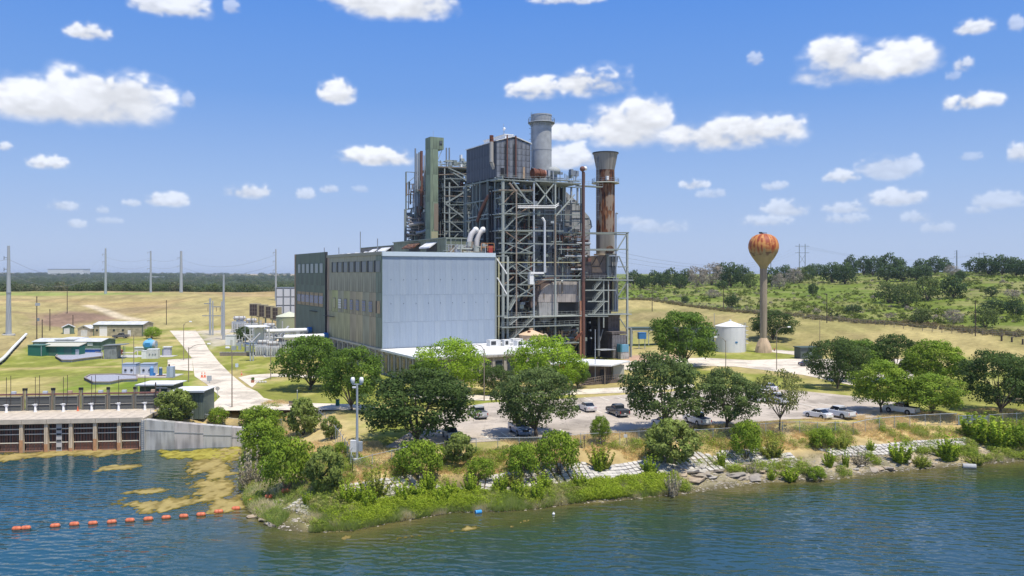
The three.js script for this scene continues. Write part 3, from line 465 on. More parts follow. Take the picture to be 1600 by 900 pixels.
// ---------- hill trees at the right ----------
{
  const R = rng(77);
  const L = { far: 'dark tree from the left in the belt along the right hand hill top', far_b: 'pale green tree from the left in the belt along the hill top', bare: 'grey leafless tree from the left in the belt along the hill top' };
  const put1 = (px, row, w, h, kind, label, group, name) => { let q = hit(px, row), d = -q.z; if (d > 1050) { d = 640 + (px * 7 + row * 13) % 160; q = ground((px - 800) / F * d, d); h = max(h, (q.y > H - (row - h - 428) * d / F ? h : (H - (row - h - 428) * d / F - q.y) / d * F)); } tree(kind, name || 'hill_tree', q.setY(q.y - .1), h / F * d, w / F * d, R() * 6.3, label, 'tree', group); };
  const belt = [[990, 446, 28, 24], [1005, 452, 26, 22], [1022, 448, 26, 26], [1035, 450, 26, 24], [1048, 446, 28, 28], [1062, 452, 24, 22], [1072, 446, 28, 26], [1090, 448, 40, 32, 'bare'], [1112, 446, 44, 36, 'bare'], [1128, 444, 30, 34], [1142, 450, 34, 40], [1160, 446, 28, 32], [1172, 450, 24, 26, 'far_b'], [1206, 448, 30, 30], [1218, 452, 26, 26, 'bare'], [1226, 440, 34, 26], [1240, 444, 28, 26, 'bare'], [1250, 442, 30, 24, 'far_b'], [1264, 438, 26, 22], [1275, 430, 44, 18], [1300, 442, 44, 32], [1320, 444, 40, 34], [1330, 420, 22, 22], [1350, 422, 30, 22], [1364, 424, 30, 24], [1388, 425, 38, 30], [1404, 424, 26, 22], [1386, 440, 36, 26], [1410, 440, 40, 26], [1432, 438, 34, 22], [1444, 440, 28, 26], [1440, 420, 28, 16], [1462, 424, 32, 24], [1476, 422, 22, 20], [1488, 432, 24, 18, 'bare'], [1502, 438, 18, 16], [1525, 428, 36, 26], [1545, 430, 40, 30], [1566, 430, 42, 32], [1588, 432, 38, 30], [1604, 434, 36, 28], [1630, 436, 44, 34]];
  const seen = {}; belt.sort((p, q) => p[0] - q[0]).forEach(([px, row, w, h, k]) => { const kk = k || 'far', i = seen[kk] = (seen[kk] ?? -1) + 1; put1(px, row, w, h, kk, nth(i) + ' ' + L[kk], { far: 'dark trees of the hill top', far_b: 'pale trees of the hill top', bare: 'leafless trees of the hill top' }[kk]); });
  [[1071, 474, 14, 12, 'far', 'single small round dark bush on the green slope right of the boiler house'], [1115, 466, 24, 14, 'bare', 'grey leafless bush on the green slope left of the wooden pole'], [1143, 481, 26, 22, 'far', 'dark bush just behind the wooden pole left of the water tower'], [1128, 452, 20, 14, 'far', 'low dark bush under the hill trees left of the water tower'], [1270, 462, 18, 20, 'far', 'upright dark bush between grey brush on the green slope right of the tower'], [1333, 491, 30, 16, 'far', 'dark low bush just above the dry slope behind the grove'], [1388, 474, 46, 34, 'far_b', 'wide grey green thicket in the middle of the green slope'], [1416, 480, 40, 40, 'far_b', 'tallest grey green thicket in the middle of the green slope'], [1450, 470, 44, 38, 'far_b', 'spreading thicket right of the tallest grey green thicket'], [1490, 466, 40, 36, 'far', 'dark tree mass below the ridge pole'], [1549, 464, 22, 16, 'far', 'round dark bush high on the slope near the photo edge'], [1582, 466, 26, 14, 'bare', 'grey bush right of the round dark bush'], [1552, 490, 40, 24, 'far', 'dark green bush behind the right hand wooden pole'], [1587, 496, 30, 30, 'far', 'dark upright bush at the right photo edge above the fence'], [1440, 506, 34, 26, 'far_b', 'pale bush by the dry slope fence left of the right hand wooden pole'], [1490, 506, 30, 24, 'bare', 'brownish brush by the dry slope fence'], [1540, 512, 40, 32, 'far_b', 'green bush by the dry slope fence near the right hand wooden pole'], [1500, 442, 16, 20, 'far', 'narrow dark cypress like tree on the upper slope']].forEach(([px, row, w, h, k, l]) => put1(px, row, w, h, k, l, null, 'hillside_bush'));
  // brush and woods nobody could count
  const inst = (name, geo, m, list) => { const o = new THREE.InstancedMesh(geo, m, list.length), mt = new THREE.Matrix4(), e = new THREE.Euler(), c = new THREE.Color(); list.forEach((q, i) => { mt.compose(V(q[0], q[1], q[2]), new THREE.Quaternion().setFromEuler(e.set(0, q[3], 0)), V(q[4], q[5], q[4])); o.setMatrixAt(i, mt); o.setColorAt(i, c.setRGB(...q[6])); }); o.name = name; o.userData.kind = 'stuff'; shade(o); scene.add(o); return o; };
  globalThis.__inst = inst;
  const lump = (seed, n, leaf) => { const cl = crownClumps(seed, 12, 1.5, 0, { clump: .22 }); return leafCloud(cl, n, leaf, [.8, .8, .8], [1, 1, 1], seed, {}); };
  const brush = [], b = lump(5, 130, .2);
  while (brush.length < 5200) { const px = 960 + R() * 800, d = 300 + 620 * R() ** 1.3, x = (px - 800) / F * d, crest = profAt(px, (p) => p[2][0]); if (d < crest + 6) continue; const n = fbm(x * .03, d * .03, 3, 91); if (n < .42 && R() < .8) continue; const s = .5 + R() * .8 + (R() < .06 ? 1.2 : 0), t = R(); brush.push([x, landY(x, d) - .1, -d, R() * 6, s, s * (.6 + .5 * R()), t < .12 ? [.32, .28, .22] : mix3([.12, .165, .026], t < .3 ? [.07, .10, .03] : [.19, .225, .05], R())]); }
  tag(inst('undergrowth', b, mLeaf, brush), 'bright green weeds and low brush covering the right hand hillside', 'undergrowth');
  const fringe = []; while (fringe.length < 900) { const px = 980 + R() * 700, crest = profAt(px, (p) => p[2][0]), d = crest - 2 + R() * 10, x = (px - 800) / F * d; fringe.push([x, landY(x, d) - .1, -d, R() * 6, .5 + R() * .9, .5 + R() * .8, mix3([.26, .2, .12], [.2, .2, .07], R())]); }
  tag(inst('undergrowth', b, mLeaf, fringe), 'brown dry weeds along the fence at the crest of the dry slope', 'undergrowth');
  const w = lump(8, 150, .15), wood = [];
  while (wood.length < 10500) { const px = -420 + R() * 1330, d = 660 + 3700 * R() ** 1.5, x = (px - 800) / F * d; if (fbm(x * .006, d * .0045, 3, 97) < .37 + ss(900, 2600, d) * .08) continue; const s = (3 + R() * 3.6) * (1 + ss(1500, 4000, d) * .9); wood.push([x, landY(x, d) - .5, -d, R() * 6, s, s * (.75 + .5 * R()), mix3([.07, .105, .04], R() < .3 ? [.20, .20, .11] : [.13, .17, .06], R())]); }
  tag(inst('woods', w, mLeaf, wood), 'dark green woods beyond the dry embankment at the left', 'woods');
  const far = []; while (far.length < 1000) { const px = -400 + R() * 1330, d = 3300 + 4500 * R(), x = (px - 800) / F * d; if (fbm(x * .0015, d * .001, 3, 93) < .5) continue; const s = 7 + R() * 8; far.push([x, landY(x, d) - 1, -d, R() * 6, s * 1.5, s, [.05, .075, .035]]); }
  tag(inst('woods', w, mLeaf, far), 'far dark tree lines on the plain at the horizon', 'woods');
  // grasses of the bank
  const blade = (seed, n, h, lean, wd) => { const r = rng(seed), P = [], N = []; for (let i = 0; i < n; i++) { const a = r() * 6.28, o = r() * .22, l = lean * (.4 + r()), hh = h * (.6 + .5 * r()), x = cos(a) * o, z = sin(a) * o, b2 = r() * 6.28, dx = cos(b2) * wd, dz = sin(b2) * wd, tx = x + cos(a) * l, tz = z + sin(a) * l; P.push(x - dx, 0, z - dz, x + dx, 0, z + dz, tx, hh, tz); } const g = new THREE.BufferGeometry(); g.setAttribute('position', new THREE.Float32BufferAttribute(P, 3)); g.setAttribute('uv', new THREE.Float32BufferAttribute(new Float32Array(P.length / 3 * 2), 2)); g.computeVertexNormals(); return g; };
  const mBlade = new THREE.MeshPhysicalMaterial({ color: rgb(1, 1, 1), roughness: .95, specularIntensity: .1, transmission: .45, thickness: 0, side: THREE.DoubleSide });
  const dryT = blade(3, 14, .5, .35, .03), reedT = blade(4, 17, 1.05, .6, .034), lushT = leafCloud(crownClumps(6, 9, 1.4, 0, { clump: .26 }), 150, .1, [.7, .7, .7], [1, 1, 1], 9, { long: 2, squash: 1.1 });
  const dry = [], reed = [], lush = [], sprig = [];
  const sample = (n, s0, s1, f, x0 = -46, x1 = 115) => { let g = 0, tries = 0; while (g < n && tries++ < n * 60) { const x = x0 + R() * (x1 - x0), dl = lineD(COAST, x), d = dl + R() * (s1 + 8); if (d < 85 || d > 175 || !isLand(x, d)) continue; const s = softDist(x, d); if (s < s0 || s > s1) continue; const pxx = 800 + x / d * F; if (pxx > 384 && pxx < 486 && s > 2 && d < 112 && R() < .93) continue; if (f(x, d, s, 800 + x / d * F) === false) continue; g++; } };
  const strip0 = (px) => lerp(lerp(2.2, 3.9, ss(480, 540, px)), 4.7, ss(1000, 1250, px)); globalThis.__strip0 = strip0; const inStrip = (s, px) => px > 540 && px < 1510 && s > strip0(px) - .3 && s < strip0(px) + lerp(4.6, 2.8, ss(1150, 1300, px));
  sample(10500, 6.2, 19, (x, d, s, px) => { if (inStrip(s, px)) return false; if (fbm(x * .25, d * .25, 2, 33) < .4) return false; const k = .6 + R() * .7; dry.push([x, landY(x, d) - .04, -d, R() * 6, k, k, mix3([.80, .62, .33], R() < .25 ? [.48, .47, .15] : [.70, .53, .27], R())]); });
  sample(9000, .2, 6.6, (x, d, s, px) => { if (px > 1060 || (s > 3.6 && px > 520) || inStrip(s, px)) return false; const n = fbm(x * .2, d * .2, 2, 35); if (n < .3) return false; const k = .4 + R() * .5; reed.push([x, landY(x, d) - .05, -d, R() * 6, k, k, mix3([.50, .50, .24], fbm(x * .5, d * .5, 2, 51) < .5 ? [.30, .42, .07] : [.72, .64, .42], .3 + .7 * R())]); }, -34, 27);
  sample(5000, .8, 3.9, (x, d, s, px) => { const a = ss(540, 600, px) * ss(770, 720, px) * (s > 1.2 ? 1 : .4) + ss(850, 910, px) * ss(1060, 1030, px); if (R() > a + .12 * ss(1060, 1000, px) * ss(480, 540, px) || inStrip(s - 1.2, px) || fbm(x * .45, d * .45, 3, 36) < .40) return false; const k = .28 + R() * .6; lush.push([x, landY(x, d) - .05, -d, R() * 6, k, k * (.7 + .5 * R()), mix3([.22, .31, .02], [.36, .43, .05], R())]); }, -22, 25);
  sample(2200, .8, 6.5, (x, d, s, px) => { if (px < 1040 || fbm(x * .3, d * .3, 2, 39) < .4) return false; const k = .25 + R() * .5; dry.push([x, landY(x, d) - .04, -d, R() * 6, k, k, mix3([.5, .43, .28], [.34, .32, .14], R())]); });
  sample(5200, .4, 14, (x, d, s, px) => { if (inStrip(s, px) && R() < .93) return false; if (s > 7.5 && R() < .6) return false; if (fbm(x * .16 + 9, d * .16, 3, 37) < (px < 560 ? .4 : .47)) return false; const k = .35 + R() * .55; sprig.push([x, landY(x, d) - .05, -d, R() * 6, k, k, mix3([.20, .28, .035], R() < .35 ? [.40, .36, .15] : [.32, .39, .06], R())]); });
  tag(inst('dry_grass', dryT, mBlade, dry), 'tall straw coloured dry grass along the top of the bank', 'grass');
  tag(inst('reed_grass', reedT, mBlade, reed), 'pale grey green reeds and grass along the waterline of the point', 'grass');
  tag(inst('ground_cover', lushT, mLeaf, lush), 'lush bright yellow green plants in strips along the waterline', 'plants');
  tag(inst('weeds', lushT, mLeaf, sprig), 'scattered low weeds between rocks and dry grass on the bank', 'weeds');
}
// ---------- the plant: its own axes u (along the blue wall), v (into the site), h (above the yard) ----------
const TH = 28.3 * PI / 180, CU = cos(TH), SU = sin(TH), CX = -31.2, CD = 200;
const dist = (u, v) => CD + SU * u + CU * v;
const pu = (px, v) => { const t = (px - 800) / F; return (t * (CD + CU * v) - CX + SU * v) / (CU - t * SU); };
const pv = (px, u) => { const t = (px - 800) / F; return (CX + CU * u - t * (CD + SU * u)) / (SU + t * CU); };
const hh = (py, u, v) => 24 - (py - 428) * dist(u, v) / F;
const Q = (u, h, v) => V(u, h, -v);
const pt = (px, py, v) => { const u = pu(px, v); return Q(u, hh(py, u, v), v); };
const world = (u, h, v) => V(CX + CU * u - SU * v, G + h, -dist(u, v));
function plant(name, label, cat, group) { const g = thing(name, label, cat, group); g.position.set(CX, G, -CD); g.rotation.y = TH; return g; }
const bxp = (u0, u1, h0, h1, v0, v1) => bx(u1 - u0, h1 - h0, v1 - v0, (u0 + u1) / 2, h0, -(v0 + v1) / 2);
const RR = rng(404), pick = (a) => a[floor(RR() * a.length)];
const corr = rep(tRib, 1.4, 1), corrWide = rep(tRib, 1.1, 1);
function clutter(parent, name, u0, u1, h0, h1, v0, v1, n, mats, vert = .45, rmax = .28) {
  n = Math.round(n * 1.7);
  mats.forEach((m, k) => {
    const mb = new MB();
    for (let i = k; i < n; i += mats.length) {
      const p = Q(lerp(u0, u1, RR()), lerp(h0, h1, RR()), lerp(v0, v1, RR())), q = p.clone(), t = RR(), L = 1.5 + RR() * 6, r = .05 + rmax * RR() ** 2.2;
      if (t < vert) q.y = clamp(p.y + L, h0, h1); else if (t < vert + .35) q.x = clamp(p.x + L, u0, u1); else if (t < .9) q.z = -clamp(-p.z + L, v0, v1); else { q.x = clamp(p.x + L * .6, u0, u1); q.y = clamp(p.y + L * .6, h0, h1); }
      if (p.distanceTo(q) < .3) continue;
      if (RR() < .16) mb.box(.5 + RR(), .5 + RR() * 1.2, .5 + RR(), p.x, p.y, p.z); else mb.rod(p, q, r, 6);
    }
    const o = mb.build(name, m, parent); if (o) o.userData.kind = 'stuff';
  });
}
function platform(parent, u0, u1, h, v0, v1, m, sides = 'fblr', name = 'platform') {
  const o = put(parent, name, bxp(u0, u1, h - .28, h, v0, v1), m), mb = new MB();
  if (sides.includes('f')) mb.rail([Q(u0, h, v0), Q(u1, h, v0)]); if (sides.includes('b')) mb.rail([Q(u0, h, v1), Q(u1, h, v1)]); if (sides.includes('l')) mb.rail([Q(u0, h, v0), Q(u0, h, v1)]); if (sides.includes('r')) mb.rail([Q(u1, h, v0), Q(u1, h, v1)]);
  mb.build('handrail', M.pale, o); return o;
}
function stair(parent, p, q, w, m) {                 // p foot, q head, in plant axes along u
  const mb = new MB(), n = max(4, Math.round((q.y - p.y) / .32)), s = V(0, 0, w / 2);
  for (const k of [-1, 1]) { const a = p.clone().addScaledVector(s, k), b = q.clone().addScaledVector(s, k); mb.bar(a, b, .07, .26); for (const h of [.55, 1.05]) mb.bar(a.clone().add(V(0, h, 0)), b.clone().add(V(0, h, 0)), .05); for (let i = 0; i <= 4; i++) { const c = a.clone().lerp(b, i / 4); mb.bar(c, c.clone().add(V(0, 1.05, 0)), .05); } }
  for (let i = 0; i < n; i++) { const c = p.clone().lerp(q, (i + .5) / n); mb.box(.28, .05, w, c.x, c.y, c.z); }
  return mb.build('staircase', m, parent);
}
// ===== turbine hall =====
{
  const g = plant('turbine_hall', 'huge flat roofed hall with pale blue ribbed front wall and green brown side', 'building');
  const T = 29.4, U1 = 30.4, V1 = 48, V2 = 84;
  put(g, 'inner_wall', bxp(.3, U1 - .1, 0, T - .3, .3, V2 - .2), M.greenDark);
  put(g, 'roof', bxp(.2, U1 - .2, T - .29, T - .12, .2, V2 - .2), std([.5, .5, .48]));
  const blues = [[.30, .365, .455], [.318, .382, .465], [.295, .36, .45], [.308, .373, .46]].map((c) => std(c, { bumpMap: rep(tRib, 1.3, 1), bumpScale: .01, map: rep(tSheet, .06, .05), roughness: .7 }));
  const hs = [6, 12.3, 18.9, T - 1.1], n = 20;       // sheets of the blue wall, three courses
  for (let j = 0; j < 3; j++) for (let i = 0; i < n; i++) { const a = U1 * i / n, b = U1 * (i + 1) / n; put(g, 'wall_sheet', bxp(a + .006, b - .006, hs[j] + .015, hs[j + 1] - .015, -.02 + (i * 7 + j * 3) % 3 * .012, .3), blues[(i * 5 + j * 3) % 4]); }
  put(g, 'eave_trim', bxp(-.05, U1 + .1, T - 1.08, T, -.32, .28), std([.55, .63, .69], { roughness: .5 }));
  put(g, 'corner_trim', bxp(-.12, .0, 6, T - 1.1, -.1, .35), M.green);
  put(g, 'corner_trim', bxp(U1, U1 + .3, 0, T - 1.1, -.1, .35), M.steel[1]);
  const bolt = new THREE.CylinderGeometry(.09, .09, .06, 6).rotateX(PI / 2), bm = M.dark;  // the rows of little dark fixings on the blue wall
  for (const h of [22.6, 16.8]) for (let i = 0; i < 9; i++) put(g, 'fixing', bolt, bm, Q(2.2 + i * 3.25, h, -.06));
  // green and brown side wall
  const side = { mg: [.220, .268, .207], tan: [.476, .409, .268], brown: [.415, .354, .250], olive: [.409, .397, .226], pale: [.451, .464, .213], pink: [.439, .329, .256], grey: [.37, .36, .27] };
  const sm = Object.fromEntries(Object.entries(side).map(([k, c]) => [k, std(c, { map: rep(tStreak, .06, .03), bumpMap: corrWide, bumpScale: .03, roughness: .6 })]));
  const vs = [0, 4.6, 9.6, 14.8, 20.2, 25.6, 31.2, 36.6, 42.2, 45.2, V1], cols = ['mg', 'brown', 'grey', 'tan', 'brown', 'olive', 'grey', 'pale', 'olive', 'pink'];
  const courses = [6, 13.4, 19.4, T - .8];
  for (let i = 0; i < vs.length - 1; i++) for (let j = 0; j < 3; j++) { const k = j === 2 && i > 0 && i < 9 ? 'grey' : j === 0 && i > 4 && i < 8 ? 'olive' : cols[i]; put(g, 'side_panel', bxp(-.02 - ((i + j) % 2) * .012, .3, courses[j] + .02, courses[j + 1] - .02, vs[i] + .02, vs[i + 1] - .02), sm[k]); }
  put(g, 'side_trim', bxp(-.2, .25, T - .78, T + .02, .36, V1), std([.33, .32, .25]));
  const frame = std([.2, .19, .15]), paneM = std([.16, .18, .19], { roughness: .3, bumpMap: corr, bumpScale: .03 });
  const win = (v0, v1, h0, h1, pm, rows, fm = frame) => {
    const w = put(g, 'window', bxp(-.1, -.03, h0, h1, v0, v1), fm);
    for (let r = 0; r < rows; r++) { const a = h0 + .1 + (h1 - h0 - .2) * r / rows, b = h0 + .1 + (h1 - h0 - .2) * (r + 1) / rows - .12; put(w, 'pane', bxp(-.14, -.09, a, b, v0 + .1, v1 - .1), pm); }
    return w;
  };
  for (let i = 0; i < 8; i++) { const a = 1.2 + i * 5.25; win(a, a + 3.4, 24.4, 27.3, paneM, 1, std([.24, .245, .2])); put(g, 'mullion', bxp(-.16, -.03, 24.4, 27.3, a + 3.45, a + 4.5), M.dark); }
  for (let i = 1; i < 8; i++) { const a = 1.9 + i * 5.25; win(a, a + 2.7, 14.4, 17.3, i === 7 ? M.yellow : i === 6 ? M.white : M.blueGlass, i === 7 ? 1 : 4); }
  put(g, 'boarded_window', bxp(-.1, -.03, 14.4, 17.4, 1.4, 3.6), M.tan); put(g, 'boarded_window', bxp(-.11, -.03, 14.4, 17.4, 3.6, 4.5), M.dark);
  // older dark green end
  const gm = [std([.105, .15, .115], { map: rep(tStreak, .05, .03), roughness: .6 }), std([.115, .16, .12], { map: rep(tStreak, .05, .03), roughness: .6 })];
  const ve = [V1, 54, 60, 66, 72, 78, 82.5]; for (let i = 0; i < 6; i++) for (let j = 0; j < 3; j++) put(g, 'side_panel', bxp(-.5, .2, [6, 14, 20.6][j] + .01, [14, 20.6, T + 1][j] - .01, ve[i] + .01, ve[i + 1] - .01), gm[(i + j) % 2]);
  put(g, 'corner_trim', bxp(-.6, .2, 6, T + 1, 82.5, V2), std([.34, .24, .16])); put(g, 'corner_trim', bxp(-.55, .2, 6, T + 1, V1 - .35, V1), M.dark);
  const tanM = std([.36, .27, .16]), pw = std([.30, .34, .34], { roughness: .35 });
  for (let i = 0; i < 6; i++) {
    const a = 50 + i * 5.2, w = put(g, 'window', bxp(-.58, -.5, 24.2, 27.2, a, a + 3.9), M.greenDark); put(w, 'pane', bxp(-.63, -.57, 24.3, 27.1, a + .1, a + 3.3), pw);
    const b = put(g, 'window', bxp(-.58, -.5, 14.3, 18.4, a, a + 4.6), tanM); put(b, 'pane', bxp(-.63, -.57, 15.2, 17.5, a + .1, a + 4.4), M.blueGlass); put(b, 'mullion', bxp(-.66, -.57, 14.3, 18.4, a + 4.2, a + 4.5), M.brown);
  }
  // ribs and white plumes of bird lime below the small ledges
  for (const [a, b, h] of [[38, 48, 11.9], [56, 64, 12.6]]) { put(g, 'ledge', bxp(-1.1, -.5, h, h + .12, a, b), M.dark); }
  // concrete base with deep set windows
  const bm2 = std([.37, .35, .31], { map: rep(tStreak, .1, .06) });
  put(g, 'base_wall', bxp(-.05, .3, 0, 5.98, 0, V2), bm2); put(g, 'base_cornice', bxp(-.35, .28, 5.5, 5.98, .05, V2), std([.45, .43, .38]));
  for (let i = 0; i < 18; i++) { const a = 1 + i * 4.55; put(g, 'base_window', bxp(-.12, -.05, .6, 5.1, a, a + 1.5), M.glass); put(g, 'pilaster', bxp(-.42, -.05, 0, 5.48, a + 2.3, a + 3.1), bm2); }
  // long ventilator on the roof
  const mon = put(g, 'roof_ventilator', bxp(22, 28, T - .1, 33.5, 12, 52), std([.17, .20, .14], { map: rep(tStreak, .08) }));
  put(mon, 'cap', bxp(21.7, 28.3, 33.5, 33.75, 11.7, 52.2), std([.2, .235, .19]));
  const m2 = put(g, 'roof_ventilator', bxp(22, 27, T - .1, 32.7, 52.3, 84), std([.2, .19, .17], { map: rep(tStreak, .08) })); put(m2, 'cap', bxp(21.8, 27.2, 32.7, 32.9, 52.3, 84), M.green); put(m2, 'end_panel', bxp(21.9, 27.1, T - .1, 32.6, 84.02, 84.2), M.teal);
  const hood = (par, va, vb, h, m) => { const s = new THREE.Shape([[0, 0], [-2.2, -1.3], [-2.2, -1.7], [0, -.2]].map((p) => new THREE.Vector2(...p))), e = new THREE.ExtrudeGeometry(s, { depth: vb - va, bevelEnabled: false }); put(par, 'hood', e.translate(21.95, h, -vb), m); put(par, 'vent_opening', bxp(21.9, 22, h - 2.5, h - .4, va + .2, vb - .2), M.dark); };
  const hr = std([.62, .5, .38], { map: rep(tRust, .2) }); hood(mon, 18, 25.5, 32.7, M.roofWhite); hood(mon, 30, 39, 32.9, hr);
  hood(m2, 54, 62, 32.4, M.roofWhite); hood(m2, 66, 71, 32.2, M.roofWhite); hood(m2, 76, 79, 31.6, M.roofWhite);
  for (const [u, v] of [[4, 46], [4, 41], [4, 34]]) put(g, 'skylight', bxp(u, u + 2, T - .1, T + .55, v, v + 4), M.whiteClean);
  const ms = new MB(); for (const [u, v, h] of [[3, 26, 6], [3, 12, 3.6], [6, 72, 3], [6, 56, 2.6]]) ms.rod(Q(u, T - .1, v), Q(u, T + h, v), .12); ms.build('mast', M.galvDark, g); put(g, 'roof_fan', bxp(5, 6.2, T, T + 1.5, 70, 71.2), M.red);
  rebase(g);
}
// ===== low annex in front =====
{
  const g = plant('low_annex', 'one storey annex with bright white roof at the foot of the blue wall', 'building');
  const wm = std([.42, .385, .335], { map: rep(tStreak, .1, .06) });
  put(g, 'wall', bxp(.1, 38, 0, 5.5, -24, -.35), wm);
  const n = 13; for (let i = 0; i < 6; i++) { const v = -23 + i * 3.9; put(g, 'window', bxp(-.02, .1, .5, 4.9, v, v + 1.4), M.glass); put(g, 'pilaster', bxp(-.25, .1, 0, 5.5, v + 2.1, v + 2.9), wm); }
  for (let i = 0; i < n; i++) { const u = 1 + i * 2.9; put(g, 'window', bxp(u, u + 1.6, .9, 4.4, -24.1, -23.98), M.glass); put(g, 'pilaster', bxp(u + 1.9, u + 2.5, 0, 5.5, -24.3, -24), wm); }
  put(g, 'roof', bxp(-.5, 38.4, 5.5, 5.97, -24.6, -.34), M.roofWhite); put(g, 'fascia', bxp(-.56, 38.46, 5.3, 5.75, -24.66, -24.55), wm);
  put(g, 'parapet', bxp(18, 38.4, 5.97, 6.3, -.9, -.34), M.roofWhite);
  for (const [u, v, w] of [[26, -6, 3], [29.5, -7, 2], [33, -5, 3.4], [31, -11, 2.4], [35.5, -10, 1.8]]) { const a = put(g, 'roof_unit', bxp(u, u + w, 5.97, 7.5, v, v + 2), M.white); put(a, 'grille', bxp(u + .3, u + w * .55, 6.3, 7.2, v - .05, v + .02), M.dark); }
  const mb = new MB(); mb.tube([Q(24, 6.2, -4), Q(27, 6.6, -4.4), Q(33, 6.6, -8), Q(37, 6.3, -9)], .18); mb.tube([Q(28, 6.2, -12), Q(33, 6.4, -13), Q(37, 6.3, -12)], .15); mb.build('pipe', M.white, g);
  rebase(g);
  const b = plant('orange_banner', 'small orange and blue banner in the shade of the brightest green tree', 'banner'); { const p = at(878, 581, 176); b.position.copy(p); b.rotation.y = .2; put(b, 'cloth', bx(1.1, 1.6, .06, 0, 0, 0), M.orange); put(b, 'lower_panel', bx(1.0, 1.2, .06, 0, -1.22, 0), M.blue); put(b, 'post', bx(.08, 3.2, .08, -.6, -2.2, .08), M.galv); }
}
// ===== green lift tower =====
{
  const g = plant('lift_tower', 'tall narrow green clad tower with a square head overhanging to the right', 'tower'), v0 = 49;
  const m = [std([.225, .285, .195], { map: rep(tStreak, .1, .04) }), std([.235, .295, .20], { map: rep(tStreak, .1, .04) })];
  const hs = [0, 30, 38, 46.5, 55, 63]; for (let i = 0; i < 5; i++) put(g, 'wall_panel', bxp(33.0, 35.6, hs[i] + .01, hs[i + 1] - .01, v0, v0 + 4), m[i % 2]);
  put(g, 'wall_panel', bxp(32.95, 37.5, 63, 66.7, v0 - .03, v0 + 4.05), m[0]);
  put(g, 'patch', bxp(34.2, 35.65, 37.5, 46, v0 - .04, v0 + .1), M.brown); put(g, 'patch', bxp(33.3, 35.5, 30.5, 37.2, v0 - .045, v0 + .1), M.yellow);
  const w = put(g, 'window', bxp(36, 37, 64.3, 65.6, v0 - .1, v0), M.dark); put(w, 'pane', bxp(36.1, 36.9, 64.8, 65.5, v0 - .14, v0 - .08), M.greyGlass);
  bar(g, 'brace', Q(35.6, 59.5, v0 + .5), Q(37.2, 63, v0 + .5), .15, .15, M.pale); rod(g, 'mast', Q(34.8, 66.7, v0 + 2), Q(34.8, 69, v0 + 2), .05, M.galv); rebase(g);
}
// ===== steel frames =====
const colM = M.pale;
function frameWork(g, v, cols, beams, braces, w = .42) { // pixel rows and columns read in the plane v
  const S = M.steel;
  cols.forEach(([px, y0, y1, k = 1, m]) => bar(g, 'column', pt(px, y1, v), (() => { const a = pt(px, y1, v), b = pt(px, y0, v); return V(a.x, b.y, a.z); })(), w * k, w * k, m || colM));
  beams.forEach(([x0, y0, x1, y1, k = 1, m]) => bar(g, 'beam', pt(x0, y0, v - .05), pt(x1, y1, v - .05), w * .9 * k, w * .6, m || (floor(x0 * 3 + y0) % 6 === 0 ? M.brown : S[floor(x0 * 7 + y0) % 2])));
  const rusty = std([.23, .165, .12]); braces.forEach(([x0, y0, x1, y1, k = .55, m]) => bar(g, 'brace', pt(x0, y0, v - .1), pt(x1, y1, v - .1), w * k, w * k, m || (floor(x0 * 5 + y0) % 8 === 0 ? rusty : S[1])));
}
function backFrame(g, us, hs, v, w, skip = 0) {      // plain grids deeper inside
  us.forEach((u, i) => bar(g, 'column', Q(u, 0, v), Q(u, hs[hs.length - 1], v), w, w, M.steel[i % 3]));
  hs.forEach((h, j) => bar(g, 'beam', Q(us[0], h, v), Q(us[us.length - 1], h, v), w * .8, w * .5, M.steel[(j + 1) % 3]));
  for (let i = 0; i + 1 < us.length; i++) for (let j = 0; j + 1 < hs.length; j++) if ((i * 3 + j * 5 + skip) % 4 < 2) { const f = (i + j) % 2; bar(g, 'brace', Q(us[i], hs[j + f], v), Q(us[i + 1], hs[j + 1 - f], v), w * .45, w * .45, M.steel[(i + j) % 3]); }
}
